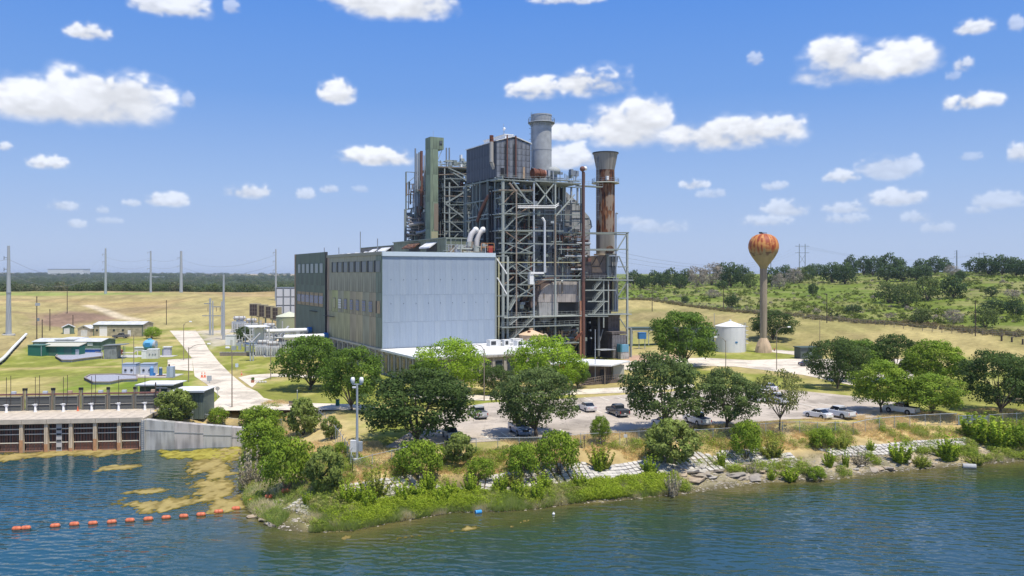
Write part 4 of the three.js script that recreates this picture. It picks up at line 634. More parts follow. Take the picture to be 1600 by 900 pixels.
{ // ---- unit at the back ----
  const g = plant('boiler_steelwork', 'open grey steel frame of the rear boiler beside the green lift tower', 'steel frame');
  frameWork(g, 50, [[694.5, 260, 392, .8, M.pale], [702, 285, 392], [737, 262, 392], [732, 330, 392, .6]],
    [[685, 261, 740, 262, 1.2], [685, 273, 740, 271], [694, 279, 738, 280], [694, 293, 738, 291], [694, 306, 736, 307], [694, 320, 736, 320], [694, 333, 736, 333], [694, 347, 738, 347], [694, 362, 732, 362], [694, 377, 734, 377]],
    [[734, 295, 696, 318, 1], [697, 319, 727, 342, 1], [703, 278, 716, 290, .8], [708, 270, 742, 290, 1], [703, 346, 722, 361, .8], [702, 343, 714, 334, .6], [705, 376, 716, 365, .6], [700, 262, 736, 279, .9]]);
  const us = [37.5, 43, 49, 55], hs = [30, 33, 36.5, 40, 43.5, 47, 50.5, 54, 57]; backFrame(g, us, hs, 55, .4, 1); backFrame(g, [33, 38, 43, 49, 55], hs, 62, .4, 2); backFrame(g, [33, 38, 43, 49, 55], [30, 36, 42, 48, 54, 58], 70, .4, 0);
  for (const v of [55, 62, 70]) for (const h of [36.5, 43.5, 50.5]) bar(g, 'beam', Q(33, h, v), Q(55, h, v), .3, .3, M.steel[2]);
  for (const h of [33, 36.5, 40, 43.5, 47, 50.5, 54]) platform(g, 37.6, 48, h, 50.2, 54, M.steel[2], 'f');
  platform(g, 35.6, 56, 57.8, 50, 66, M.pale, 'flr');
  stair(g, Q(39, 36.5, 51.2), Q(42.4, 40, 51.2), .9, M.pale); stair(g, Q(40, 43.5, 51.2), Q(43.4, 47, 51.2), .9, M.pale); stair(g, Q(39, 30, 51.2), Q(42.4, 33, 51.2), .9, M.pale); stair(g, Q(43, 54, 51), Q(39.6, 57.8, 51), .9, M.pale);
  // lower left annexe of the frame with pipe coils
  for (const [px, a, b] of [[632.5, 327, 378], [643, 326, 378], [651, 300, 378]]) bar(g, 'column', pt(px, b, 64), (() => { const p = pt(px, b, 64); return V(p.x, pt(px, a, 64).y, p.z); })(), .4, .4, M.steel[1]);
  bar(g, 'beam', pt(632, 328, 64), pt(668, 320, 64), .5, .4, M.steel[1]); for (const y of [338, 350, 360, 369]) bar(g, 'beam', pt(632, y, 64), pt(668, y - 3, 64), .22, .3, M.steel[1]);
  rebase(g);
  const c = plant('boiler', 'rear boiler behind its frame with dark casing and tangled pipes', 'boiler');
  put(c, 'casing', bxp(40, 58, 20, 52, 57, 80), std([.11, .125, .125], { map: rep(tStreak, .1) })); put(c, 'casing', bxp(37.6, 48, 52, 56.5, 57, 72), std([.3, .33, .28], { map: rep(tStreak, .1) }));
  put(c, 'casing', bxp(35, 39, 26, 44, 58, 70), std([.10, .11, .115]));
  clutter(c, 'pipework', 33.5, 52, 29, 57, 50.8, 57, 240, [M.steel[0], M.steel[2], M.rustPipe, M.galvDark, M.pale], .4, .22);
  clutter(c, 'pipework', 31.5, 37, 29, 54, 58, 68, 110, [M.galvDark, M.steel[2], M.rustPipe, M.brown], .6, .3);
  clutter(c, 'pipework', 37, 52, 57.8, 60.5, 51, 60, 60, [M.pale, M.steel[1], M.steel[0]], .3, .15);
  for (const [px, t, b, r, m] of [[649, 232, 330, .28, M.galvDark], [652, 240, 322, .32, M.galv], [655, 238, 326, .3, M.galvDark], [658.5, 236, 322, .48, M.rustPipe], [663, 243, 325, .26, M.galv], [665.5, 240, 330, .2, M.galvDark]]) { const p = pt(px, b, 60), q = pt(px, t, 60); rod(c, 'vent_pipe', p, V(p.x, q.y, p.z), r, m); }
  for (const [px, t] of [[697.5, 231], [702, 231]]) { const p = pt(px, 268, 56), q = pt(px, t, 56); rod(c, 'vent_pipe', p, V(p.x, q.y, p.z), .25, M.galvDark); }
  put(c, 'white_vent', bxp(pu(720, 52), pu(722.5, 52), hh(262, 49, 52), hh(243, 49, 52), 52, 53), M.whiteClean);
  const mb = new MB(); for (let i = 0; i < 6; i++) { const y = 340 + i * 5; mb.tube([pt(636, y, 66), pt(640, y + 1, 61), pt(655, y + 2, 60), pt(666, y - 1, 62)], .26); } mb.build('pipe_coil', std([.25, .22, .2]), c);
  const mb2 = new MB(); mb2.tube([pt(640, 352, 61), pt(648, 350, 59), pt(660, 349, 59), pt(666, 353, 60)], .55, 10); mb2.build('header', std([.36, .33, .3]), c);
  const m3 = new MB(); m3.tube([pt(668, 326, 57.5), pt(668.2, 340, 57.5), pt(668, 356, 57.5), pt(664, 361, 57.5), pt(650, 364, 58)], .5, 10, 40); m3.build('large_pipe', M.galv, c);
  rebase(c);
}
// ===== front unit =====
{ // dark clad house on top
  const g = plant('boiler_house', 'dark ribbed metal boiler house with a white gabled roof high on the steel frame', 'boiler house');
  const u0 = 34, u1 = 44.4, v0 = 6, v1 = 24.7, hb = hh(277, 34, 6), ht = hh(220, 34, 6), pk = hh(214.5, 39.3, 6);
  const s = new THREE.Shape([[u0, hb], [u1, hb], [u1, ht], [39.3, pk], [u0, ht]].map((p) => new THREE.Vector2(...p)));
  put(g, 'inner_wall', new THREE.ExtrudeGeometry(s, { depth: v1 - v0 - .4, bevelEnabled: false }).translate(0, 0, -v1 + .2), M.dark);
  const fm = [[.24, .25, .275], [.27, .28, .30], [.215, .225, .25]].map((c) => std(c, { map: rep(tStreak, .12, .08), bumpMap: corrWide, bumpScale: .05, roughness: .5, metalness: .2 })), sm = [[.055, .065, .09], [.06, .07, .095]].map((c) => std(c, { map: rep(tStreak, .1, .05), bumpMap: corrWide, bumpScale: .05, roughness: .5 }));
  const rows = 6, nc = 8; for (let i = 0; i < nc; i++) for (let j = 0; j < rows; j++) { const a = lerp(u0, u1, i / nc), b = lerp(u0, u1, (i + 1) / nc), top = (x) => x < 39.3 ? lerp(ht, pk, (x - u0) / (39.3 - u0)) : lerp(pk, ht, (x - 39.3) / (u1 - 39.3)), h0 = lerp(hb, ht, j / rows), h1 = j === rows - 1 ? min(top(a), top(b)) : lerp(hb, ht, (j + 1) / rows); put(g, 'wall_sheet', bxp(a + .03, b - .03, h0 + .04, h1 - .04, v0 - .04, v0 + .2), fm[(i * 2 + j * 5 + (j === 4 ? 1 : 0)) % 3]); }
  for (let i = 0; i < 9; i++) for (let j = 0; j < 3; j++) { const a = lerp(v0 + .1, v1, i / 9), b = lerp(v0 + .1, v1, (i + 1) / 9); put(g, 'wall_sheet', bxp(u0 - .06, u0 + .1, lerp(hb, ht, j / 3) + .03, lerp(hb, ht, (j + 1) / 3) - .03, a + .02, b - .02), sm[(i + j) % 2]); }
  const rf = new MB(); for (const [a, b, y0, y1] of [[u0 - .3, 39.3, ht - .1, pk + .12], [39.3, u1 + .3, pk + .12, ht - .1]]) { const q = new THREE.Shape([[a, y0], [b, y1], [b, y1 + .22], [a, y0 + .22]].map((p) => new THREE.Vector2(...p))); rf.add(new THREE.ExtrudeGeometry(q, { depth: v1 - v0 + .6, bevelEnabled: false }).translate(0, 0, -v1 - .3)); } rf.build('roof', M.roofWhite, g);
  const ridge = put(g, 'ridge_vent', bxp(38.2, 40.6, pk + .1, pk + 1.1, 9, 22), M.whiteClean); put(ridge, 'cap', bxp(37.9, 40.9, pk + 1.1, pk + 1.25, 8.8, 22.2), M.roofWhite);
  for (const px of [792.5, 806]) { const p = pt(px, 276, 5.6), q = pt(px, px < 800 ? 211 : 212, 5.6); rod(g, 'rust_pipe', p, V(p.x, q.y, p.z), .2, M.rustPipe); }
  for (const px of [790, 803.5]) { const p = pt(px, 276, 5.75), q = pt(px, 225, 5.75); rod(g, 'dark_pipe', p, V(p.x, q.y, p.z), .12, M.dark); }
  { const vv = pv(768, u0 - .9), a = Q(u0 - .9, hh(254, u0, vv), vv), b = Q(u0 - .9, hh(222, u0, vv), vv), c = Q(u0 - .9, hh(212, u0, vv), vv); rod(g, 'vent_pipe', a, b, .55, std([.42, .39, .35])); rod(g, 'vent_pipe', b, c, .56, M.rust); rod(g, 'vent_elbow', a, a.clone().add(V(.9, -1.6, -.2)), .5, std([.42, .39, .35])); }
  const dr = put(g, 'door', bxp(35.2, 36.2, hb + .1, hb + 2.6, v0 - .1, v0 - .03), M.black); put(g, 'opening', bxp(42, 42.6, hb + .1, hb + 3.2, v0 - .12, v0 - .03), M.tan);
  const an = new MB(); an.rod(Q(39.3, pk + 1.2, 12), Q(39.3, pk + 4.6, 12), .05); an.rod(Q(38.4, pk + 1.2, 10), Q(38.4, pk + 2.6, 10), .04); an.build('antenna', M.galv, g); put(g, 'dish', new THREE.SphereGeometry(.4, 10, 8), M.whiteClean, Q(38.4, pk + 2.8, 10));
  rebase(g);
}
{
  const g = plant('boiler_steelwork', 'tall open steel frame of grey columns and cross braces around the front boiler', 'steel frame'), v = 2, S = M.steel;
  frameWork(g, v, [[786.5, 280, 590, 1, M.pale], [834, 285, 575, 1, M.galv], [867.5, 280, 600, 1, M.pale], [905.5, 436, 600, .8, M.pale], [793, 401, 560, 1.3, M.pale], [774.5, 401, 552, 1, M.steel[1]], [779, 402, 552, .9, M.yellow]],
    [[779, 297, 834, 297], [779, 319, 834, 318], [779, 334, 834, 333], [779, 360, 867, 360], [834, 361, 880, 361], [779, 380, 868, 381], [779, 395, 835, 395], [780, 410, 906, 410, 1, M.yellow], [834, 381, 905, 382], [788, 427, 834, 427], [788, 445, 834, 445], [775, 462, 834, 462], [833, 431, 907, 431, 1.6, M.steel[1]], [833, 437, 907, 437, 1, M.pale], [775, 400, 793, 400, 1], [775, 462, 793, 462, 1], [775, 494, 794, 494, 1], [834, 334, 906, 336], [834, 281, 906, 283, 1.4]],
    [[788, 316, 805, 297], [806, 300, 833, 318], [788, 334, 808, 320], [810, 334, 832, 320], [787, 360, 806, 340], [808, 340, 824, 335], [790, 362, 815, 380], [808, 380, 832, 362], [788, 395, 806, 382], [790, 380, 832, 395], [812, 395, 833, 383], [788, 424, 808, 411], [808, 411, 833, 426], [812, 427, 833, 414], [788, 444, 803, 432], [810, 428, 833, 444], [812, 445, 830, 434], [776, 404, 792, 428, .7, M.whiteClean], [777, 434, 792, 460, .7, M.whiteClean], [788, 461, 808, 447], [808, 447, 833, 461], [812, 462, 832, 449], [836, 284, 866, 322, .7, M.pale], [866, 286, 838, 322, .7, M.pale], [868, 338, 898, 304, .7, M.pale], [800, 281, 826, 318, 1]]);
  const cu = [779, 800, 826, 850, 880, 908].map((x) => pu(x, 9)), hs = [0, 5, 9, 13, 17.5, 22, 26, 30, 34.5, 39, 44, 48.6];
  backFrame(g, cu.map((u, i) => u), hs, 9, .45, 1); backFrame(g, [34, 39, 44, 50, 56, 62], hs, 18, .45, 2); backFrame(g, [34, 44, 56], [10, 20, 30, 40, 48.6], 26, .5, 0);
  // the side of the frame towards the hall
  for (const vv of [2, 6, 10.5, 15, 19.5, 24]) bar(g, 'column', Q(33.6, 0, vv), Q(33.6, hh(277, 34, 6), vv), .42, .42, S[vv % 2 ? 0 : 1]);
  for (const [a, b] of [[49.2, 49.2], [44, 44], [39, 39], [33.5, 33.5], [30.5, 30.5]]) bar(g, 'beam', Q(33.6, a, 2), Q(33.6, b, 24.7), .5, .35, S[0]);
  for (let i = 0; i < 4; i++) bar(g, 'brace', Q(33.6, 39 + (i % 2) * 5, 4.5 + i * 4.5), Q(33.6, 44 - (i % 2) * 5, 9 + i * 4.5), .22, .22, S[1]);
  bar(g, 'beam', pt(733, 341, 22), pt(775, 332, 6), .55, .3, M.pale);
  // platforms with handrails
  const pf = (x0, x1, y, va, vb, sides = 'f', m = S[1]) => { const u0 = pu(x0, va), u1 = pu(x1, va), h = hh(y, (u0 + u1) / 2, va); return platform(g, u0, u1, h, va, vb, m, sides); };
  for (const [y, b] of [[297, 8], [334, 8], [360, 8], [395, 8], [427, 8], [462, 8]]) pf(780, 834, y, 2.3, b, '');
  pf(788, 909, 494, .6, 9, 'f', M.pale); pf(784, 905, 509, .4, 9, 'f', M.steel[1]); pf(836, 905, 536, 1, 9, '', M.steel[1]);
  pf(836, 908, 284, 1.6, 14, 'fr', M.steel[1]); pf(778, 836, 281, 1.6, 6, 'f', M.steel[1]);
  stair(g, pt(795, 485, 1.4), pt(808, 462, 1.4), .9, M.pale); stair(g, pt(795, 508, 1.2), pt(812, 494, 1.2), .9, M.pale); stair(g, pt(795, 534, 1), pt(832, 497, 1), .9, M.pale); stair(g, pt(795, 380, 3.5), pt(812, 361, 3.5), .8, M.pale); stair(g, pt(795, 350, 3.5), pt(812, 334, 3.5), .8, M.pale); stair(g, pt(812, 427, 3.5), pt(795, 445, 3.5).setY(pt(795, 411, 3.5).y), .8, M.pale);
  rebase(g);
}
{
  const g = plant('boiler', 'front boiler with blue grey ribbed casing and pinkish curved duct behind the steel frame', 'boiler');
  const cas = [[.31, .33, .355], [.29, .31, .33], [.33, .345, .365]].map((c) => std(c, { map: rep(tStreak, .08, .08), bumpMap: corrWide, bumpScale: .04, roughness: .6 }));
  const ub = [836, 848, 859, 870, 882, 894].map((x) => pu(x, 9.8)); const hb = [0, 9, 16, 21, 26, 31, 37.5];
  for (let i = 0; i < 5; i++) for (let j = 0; j < 6; j++) put(g, 'casing_panel', bxp(ub[i] + .02, ub[i + 1] - .02, hb[j] + .03, hb[j + 1] - .03, 9.8 + ((i + j) % 2) * .03, 12), cas[(i * 2 + j) % 3]);
  for (let i = 0; i < 7; i++) put(g, 'stiffener', bxp(ub[0] + 2 + i * 1.8, ub[0] + 2.12 + i * 1.8, 26, 37, 9.6, 9.8), M.dark);
  for (const [px, y] of [[843, 371], [869, 367], [846, 393], [866, 392]]) { const p = pt(px, y, 9.7); put(g, 'casing_door', bxp(p.x - .5, p.x + .5, p.y - 1, p.y + .6, 9.5, 9.75), M.dark); }
  put(g, 'casing', bxp(35, ub[0] - .1, 0, 49, 12.5, 24), std([.075, .085, .09], { map: rep(tStreak, .1) })); put(g, 'casing', bxp(ub[0], 60, 0, 46, 12.1, 30), std([.10, .115, .125]));
  put(g, 'casing', bxp(ub[0], ub[4] + 2, 37.6, 43.6, 9, 14), std([.2, .195, .185], { map: rep(tStreak, .1, .1) }));
  for (let i = 0; i < 6; i++) put(g, 'hopper_tube', bxp(ub[1] + .6 + i * 2.1, ub[1] + 1.0 + i * 2.1, 43.6, 48.6, 9.2, 9.7), M.galv);
  put(g, 'dark_opening', bxp(ub[0] + 1, ub[4], 43.7, 48.4, 9.8, 12), M.black);
  put(g, 'blue_casing', bxp(35.5, 39.5, 30, 44, 10, 22), std([.12, .14, .2]));
  clutter(g, 'pipework', 34.2, pu(834, 6), 2, 48, 3.4, 12, 300, [M.steel[0], M.steel[2], M.rustPipe, M.galvDark, M.pale, M.steel[1]], .45, .24);
  clutter(g, 'pipework', ub[0], pu(878, 6), 26, 44, 4, 9.5, 18, [M.steel[0], M.galv, M.galvDark], .5, .18);
  clutter(g, 'pipework', pu(870, 8), pu(912, 8), 22, 35, 4, 12, 80, [M.steel[0], M.galv, M.brown, M.rustPipe], .3, .22);
  clutter(g, 'pipework', pu(836, 5), pu(905, 5), 1, 8.5, 2, 8, 110, [M.steel[0], M.brown, M.rustPipe, M.galvDark, M.tan], .25, .3);
  clutter(g, 'pipework', pu(836, 5), pu(910, 5), 48.8, 52, 3, 12, 50, [M.steel[0], M.galv, M.galvDark], .75, .1);
  // pinkish quarter round duct
  const va = 3.2, A = (px, py) => { const p = pt(px, py, va); return new THREE.Vector2(p.x, p.y); }, mk = (pts, m, name, depth = 5.6, v = va) => put(g, name, new THREE.ExtrudeGeometry(new THREE.Shape(pts), { depth, bevelEnabled: false }).translate(0, 0, -v - depth), m);
  const arc = (cx, cy, rx, ry, a0, a1, n = 14) => range(0, n + 1, 1).map((i) => { const a = lerp(a0, a1, i / n) * PI / 180; return A(cx + rx * cos(a), cy - ry * sin(a)); });
  const duct = std([.43, .385, .36], { map: rep(tStreak, .15, .08), roughness: .55 });
  mk([...arc(878, 472, 37, 33, 180, 100), A(905.5, 440), A(905.5, 472)], duct, 'curved_duct'); mk([A(842, 472.5), A(872, 472.5), A(872, 494), A(850, 505), A(843, 500)], std([.36, .35, .34], { map: rep(tStreak, .12) }), 'lower_duct');
  mk([...arc(880, 474, 49, 41, 190, 96), ...arc(879, 473, 38.5, 34.5, 100, 186)], std([.13, .09, .075]), 'duct_rim', 4.8, va + .6);
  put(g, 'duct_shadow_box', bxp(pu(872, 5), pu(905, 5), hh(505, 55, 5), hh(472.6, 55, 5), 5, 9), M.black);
  for (const [px, y0, y1] of [[872, 441, 462], [878.5, 440, 458], [850, 458, 466], [903, 443, 462]]) { const p = pt(px, y0, va - .12), q = pt(px, y1, va - .12); rod(g, 'hanging_chain', p, V(p.x, q.y, p.z), px === 878.5 ? .22 : .12, M.brown); }
  put(g, 'small_white_cap', new THREE.SphereGeometry(.35, 10, 8), M.whiteClean, pt(878.5, 440, va - .2));
  put(g, 'white_panel', bxp(pu(828, 1.2), pu(834, 1.2), hh(444, 50, 1.2), hh(426, 50, 1.2), 1.2, 2.6), M.whiteClean); put(g, 'white_panel', bxp(pu(829, 1), pu(850, 1), hh(428, 50, 1), hh(425, 50, 1), 1, 3), M.whiteClean);
  { const p = pt(851, 426, 1.8), q = pt(851, 346, 1.8); rod(g, 'white_pipe', p, V(p.x, q.y, p.z), .32, std([.55, .58, .62])); rod(g, 'pipe_elbow', V(p.x, q.y, p.z), V(p.x - .7, q.y + 1, p.z), .32, M.whiteClean); }
  for (const y of [322, 324.6]) { const mb = new MB(), p = pt(809, y, 1.2), q = pt(867, y, 1.2), e = pt(873, y - 4.5, 1.2); mb.rod(p, q, .13); mb.rod(q, e, .13); mb.build('white_pipe', M.whiteClean, g); }
  { const mb = new MB(), a = pt(806.8, 580, .9), b = pt(806.8, 300, .9), c = pt(796, 286, .9); mb.rod(a, V(a.x, b.y, a.z), .2); mb.rod(V(a.x, b.y, a.z), c, .28); mb.build('rust_pipe', std([.3, .24, .19]), g); }
  { const a = pt(826, 520, 7), b = pt(826, 320, 7); rod(g, 'yellow_pipe', a, V(a.x, b.y, a.z), .3, std([.42, .4, .29])); } { const a = pt(867.5, 430, 1.5), b = pt(867.5, 335, 1.5); rod(g, 'brown_pipe', a, V(a.x, b.y, a.z), .24, M.brown); }
  for (const px of [765, 769, 757]) { const u = 33, vv = pv(px, u), d0 = hh(392, u, vv), d1 = hh(px === 757 ? 345 : 297, u, vv); rod(g, 'dark_riser', Q(u, d0, vv), Q(u, d1, vv), .35, M.black); }
  { const mb = new MB(); mb.tube([Q(33.2, hh(346, 33, 16), 16), Q(33.2, hh(325, 33, 13), 13), Q(33.4, hh(305, 33, 9), 9), Q(33.8, hh(298, 33, 6), 6)], .5, 8); mb.build('curved_pipe', M.rustPipe, g); }
  rebase(g);
  // white steam elbows over the hall roof
  for (const [px, off] of [[733, 0], [744.5, 1]]) { const e = plant('steam_pipe', off ? 'right hand white bent pipe rising over the hall roof' : 'left hand white bent pipe rising over the hall roof', 'pipe', 'bent white pipes over the hall roof'), vv = 8, b = pt(px, 392, vv), mb = new MB(), P2 = (x, y) => pt(x, y, vv); mb.tube([P2(px, 400), P2(px, 385), P2(px + 1, 375), P2(px + 4, 366), P2(px + 10, 359.5)], .72, 12, 30); mb.build('pipe', std([.55, .53, .52]), e); const p = P2(px + 10.3, 359.3); put(e, 'flange', new THREE.SphereGeometry(.85, 12, 8), M.whiteClean, p); rebase(e); }
  const k = plant('roof_equipment', 'railings and red valves on the hall roof below the bent white pipes', 'machinery'), mb = new MB(); mb.rail([pt(697, 392, 6), pt(712, 392, 6), pt(730, 392, 6)], 3.2, 1.8, .07); mb.build('handrail', M.pale, k); const r = new MB(); r.rail([pt(752, 392, 3), pt(772, 392, 3)], 2, 1.5, .09); r.build('orange_handrail', std([.5, .24, .1]), k); put(k, 'red_valve', bxp(pu(764, 4), pu(770, 4), 29.2, 31.4, 4, 5), M.red); clutter(k, 'pipework', pu(700, 5), pu(762, 5), 29.2, 31.6, 4, 9, 40, [M.pale, M.galv, M.brown], .4, .16); rebase(k);
}
// ===== stacks =====
{
  const g = plant('exhaust_stack', 'plain pale grey steel stack with a ring platform near its top', 'chimney'), v = 20, u = pu(846, v), d = dist(u, v), r = 15.9 * d / F, top = hh(180, u, v), m = std([.46, .475, .48], { map: rep(tMottle, .1), roughness: .6 });
  const hs = [44, 51.5, 60.4, top]; for (let i = 0; i < 3; i++) put(g, 'shell', cyl(r, r, hs[i + 1] - hs[i] - .03, u, hs[i], -v, 40, true), m); put(g, 'liner', cyl(r - .15, r - .15, 25, u, 45, -v, 32, true), M.dark);
  put(g, 'ring_band', cyl(r + .05, r + .05, .3, u, 60.2, -v, 40), std([.38, .39, .4])); put(g, 'rim', cyl(r + .1, r + .1, .35, u, top - .3, -v, 40, true), m);
  const hp = hh(193, u, v), pl = put(g, 'ring_platform', lathe([[r, hp], [r + .95, hp], [r + .95, hp + .25], [r, hp + .25]], 40).translate(u, 0, -v), M.galvDark), mb = new MB();
  for (let i = 0; i < 24; i++) { const a = i / 24 * 2 * PI, b = (i + 1) / 24 * 2 * PI, R = r + .9, p = Q(u + R * cos(a), hp + .25, v + R * sin(a)), q = Q(u + R * cos(b), hp + .25, v + R * sin(b)); mb.bar(p, p.clone().add(V(0, 1.1, 0)), .06); for (const y of [.55, 1.1]) mb.bar(p.clone().add(V(0, y, 0)), q.clone().add(V(0, y, 0)), .06); } mb.build('handrail', M.galvDark, pl);
  const br = new MB(); for (let i = 0; i < 24; i++) { const a = i / 24 * 2 * PI; br.bar(Q(u + r * cos(a), hp - 1, v + r * sin(a)), Q(u + (r + .9) * cos(a), hp, v + (r + .9) * sin(a)), .1); } br.build('bracket', M.pale, pl);
  const ld = new MB(); const lx = u - r - .4; for (const k of [-.25, .25]) ld.bar(Q(lx, 50, v + k), Q(lx, top + .5, v + k), .08); for (let h = 50; h < top; h += .6) ld.bar(Q(lx, h, v - .25), Q(lx, h, v + .25), .05); for (let h = 52; h < top; h += 1.6) for (let i = 0; i < 6; i++) { const a = PI * .5 + i / 6 * PI, b = PI * .5 + (i + 1) / 6 * PI; ld.bar(Q(lx + .7 * cos(a), h, v + .45 * sin(a)), Q(lx + .7 * cos(b), h, v + .45 * sin(b)), .06); } ld.build('caged_ladder', M.galvDark, g); rebase(g);
}
{
  const g = plant('rusty_stack', 'rust streaked stack with a wide flared concrete coloured top', 'chimney'), v = 12, u = pu(946, v), d = dist(u, v), r = 14.6 * d / F, Y = (y) => hh(y, u, v), m = std([.80, .74, .70], { map: rep(tRust, 1.5, .5), roughness: .85 }), gm = std([.33, .31, .28], { map: rep(tStreak, .2, .1) });
  const hs = [Y(399), Y(365), Y(330), Y(288)]; for (let i = 0; i < 3; i++) { const c = new THREE.CylinderGeometry(r, r, hs[i + 1] - hs[i] - .02, 40, 1, true); scaleUV(c, 2, (hs[i + 1] - hs[i]) / 10); put(g, 'shell', c.rotateY(i * .0 + 1.2).translate(u, (hs[i] + hs[i + 1]) / 2, -v), i === 0 ? gm : m); }
  { const c = new THREE.CylinderGeometry(r * .96, r * 1.01, Y(266) - Y(288), 40, 1, true); scaleUV(c, 2, .5); put(g, 'collar', c.translate(u, (Y(266) + Y(288)) / 2, -v), std([.5, .42, .38], { map: rep(tRust, 1, .6) })); }
  put(g, 'flared_top', lathe([[r * .97, Y(266)], [r * 1.3, Y(241)], [r * 1.38, Y(240.5)], [r * 1.38, Y(238.6)], [r * 1.25, Y(239)], [r * .9, Y(266)]], 40).translate(u, 0, -v), std([.36, .33, .29], { map: rep(tStreak, 3, .5) }));
  put(g, 'top_rim', cyl(r * 1.4, r * 1.4, .35, u, Y(240.5), -v, 40, true), M.dark);
  const hp = Y(287), pl = put(g, 'ring_platform', lathe([[r, hp], [r + 1.3, hp], [r + 1.3, hp + .3], [r, hp + .3]], 32).translate(u, 0, -v), M.pale), mb = new MB();
  for (let i = 0; i < 18; i++) { const a = i / 18 * 2 * PI, b = (i + 1) / 18 * 2 * PI, R = r + 1.2, p = Q(u + R * cos(a), hp + .3, v + R * sin(a)), q = Q(u + R * cos(b), hp + .3, v + R * sin(b)); mb.bar(p, p.clone().add(V(0, 1.1, 0)), .06); for (const y of [.55, 1.1]) mb.bar(p.clone().add(V(0, y, 0)), q.clone().add(V(0, y, 0)), .06); } mb.build('handrail', M.galvDark, pl);
  const ld = new MB(), lx = u - r - .5, lv = v - 1; for (const k of [-.3, .3]) ld.bar(Q(lx, Y(345), lv + k), Q(lx, Y(246), lv + k), .09); for (let h = Y(345); h < Y(246); h += .7) ld.bar(Q(lx, h, lv - .3), Q(lx, h, lv + .3), .06); for (let h = Y(340); h < Y(246); h += 2) ld.bar(Q(lx - .7, h, lv), Q(lx + .5, h, lv), .07); for (const k of [-.7]) ld.bar(Q(lx + k, Y(345), lv), Q(lx + k, Y(246), lv), .07); ld.build('caged_ladder', M.galvDark, g);
  put(g, 'white_box', bxp(u - r * .6, u - r * .35, Y(283), Y(277), v - r - .4, v - r + .3), M.whiteClean); put(g, 'base_flange', cyl(r * 1.25, r * 1.25, .4, u, Y(399), -v, 32), std([.62, .52, .36])); put(g, 'access_arch', cyl(r * .45, r * .45, .5, 0, 0, 0, 20).rotateX(PI / 2).translate(u - .4, Y(391), -v + r - .1), std([.5, .42, .36], { map: tRust })); rebase(g);
  // hopper and duct below it
  const h = plant('stack_hopper', 'brown tapering hopper with tan panels carrying the rusty stack', 'hopper'), pm = std([.24, .185, .16], { map: rep(tStreak, .1) }), lm = std([.50, .33, .22], { map: rep(tMottle, .2) }), va = 8, A = (px, py) => { const p = pt(px, py, va); return new THREE.Vector2(p.x, p.y); }, mk = (pts, m, name, v1 = va, dep = 7) => put(h, name, new THREE.ExtrudeGeometry(new THREE.Shape(pts), { depth: dep, bevelEnabled: false }).translate(0, 0, -v1 - dep), m);
  mk([A(914, 399), A(920, 399), A(928, 414), A(926, 433), A(914, 433)], pm, 'left_plate'); mk([A(928, 400), A(948, 399), A(948, 433), A(938, 433), A(930, 414)], pm, 'middle_plate', 8.3); mk([A(920.5, 400), A(931, 401), A(938, 416), A(924.5, 416)], lm, 'tan_plate', 7.9); mk([A(925, 417), A(937, 417), A(941, 426), A(925, 426)], lm, 'tan_plate', 7.85); mk([A(925, 427), A(948, 427), A(948, 434), A(925, 434)], pm, 'lower_plate', 7.9);
  mk([A(951, 400), A(966, 400), A(961, 433), A(951, 433)], std([.36, .35, .33], { map: rep(tStreak, .15) }), 'grey_plate', 7.9); mk([A(948.2, 399), A(950.8, 399), A(950.8, 433), A(948.2, 433)], M.pale, 'corner_post', 7.7);
  const rb = new MB(); for (const [a, b, c, e] of [[925, 414, 932, 402], [937, 415, 943, 402], [925, 416.5, 938, 416.5], [914, 414, 925, 414], [955, 401, 957, 433], [960, 401, 959, 433], [951, 416, 964, 416]]) rb.bar(pt(a, b, 7.6), pt(c, e, 7.6), .16); rb.build('rib', M.dark, h);
  put(h, 'duct', bxp(pu(915, 9), pu(958, 9), hh(492, 70, 9), hh(434, 70, 9), 10, 17), std([.06, .065, .065])); put(h, 'duct', bxp(pu(958, 9), pu(966, 9), hh(487, 74, 9), hh(434, 74, 9), 9, 16), std([.28, .29, .32], { map: rep(tStreak, .2), bumpMap: corrWide, bumpScale: .1 }));
  for (const px of [952, 957.5, 961, 964.5]) { const a = pt(px, 487, 8.4), b = pt(px, 440, 8.4); rod(h, 'duct_pipe', a, V(a.x, b.y, a.z), .22, px === 952 ? M.rustPipe : px === 957.5 ? M.yellow : M.galv); }
  rebase(h);
  const b = plant('fan_house', 'dark ribbed fan house with a black opening under the rusty stack', 'building'), bmat = std([.135, .115, .11], { map: rep(tStreak, .1), bumpMap: rep(tRib, 1, 1), bumpScale: .02 }), fu = (x) => pu(x, 6); const H1 = hh(493, 72, 6);
  put(b, 'rear_wall', bxp(fu(914), fu(968), 0, H1, 15, 16), M.black); for (let i = 0; i < 7; i++) put(b, 'wall_board', bxp(fu(950.5), fu(968.5), H1 * i / 7 + .03, H1 * (i + 1) / 7, 6 + (i % 2) * .03, 15), bmat); put(b, 'side_board', bxp(fu(914), fu(916), 0, H1, 6, 15), M.dark); put(b, 'roof', bxp(fu(914), fu(969), H1, H1 + .2, 5.8, 16), M.dark);
  put(b, 'column', bxp(fu(934), fu(937), 0, H1, 5.8, 6.3), std([.16, .17, .18])); bar(b, 'brace', Q(fu(937), 5, 6), Q(fu(942), 8.2, 6), .3, .3, std([.16, .17, .18]));
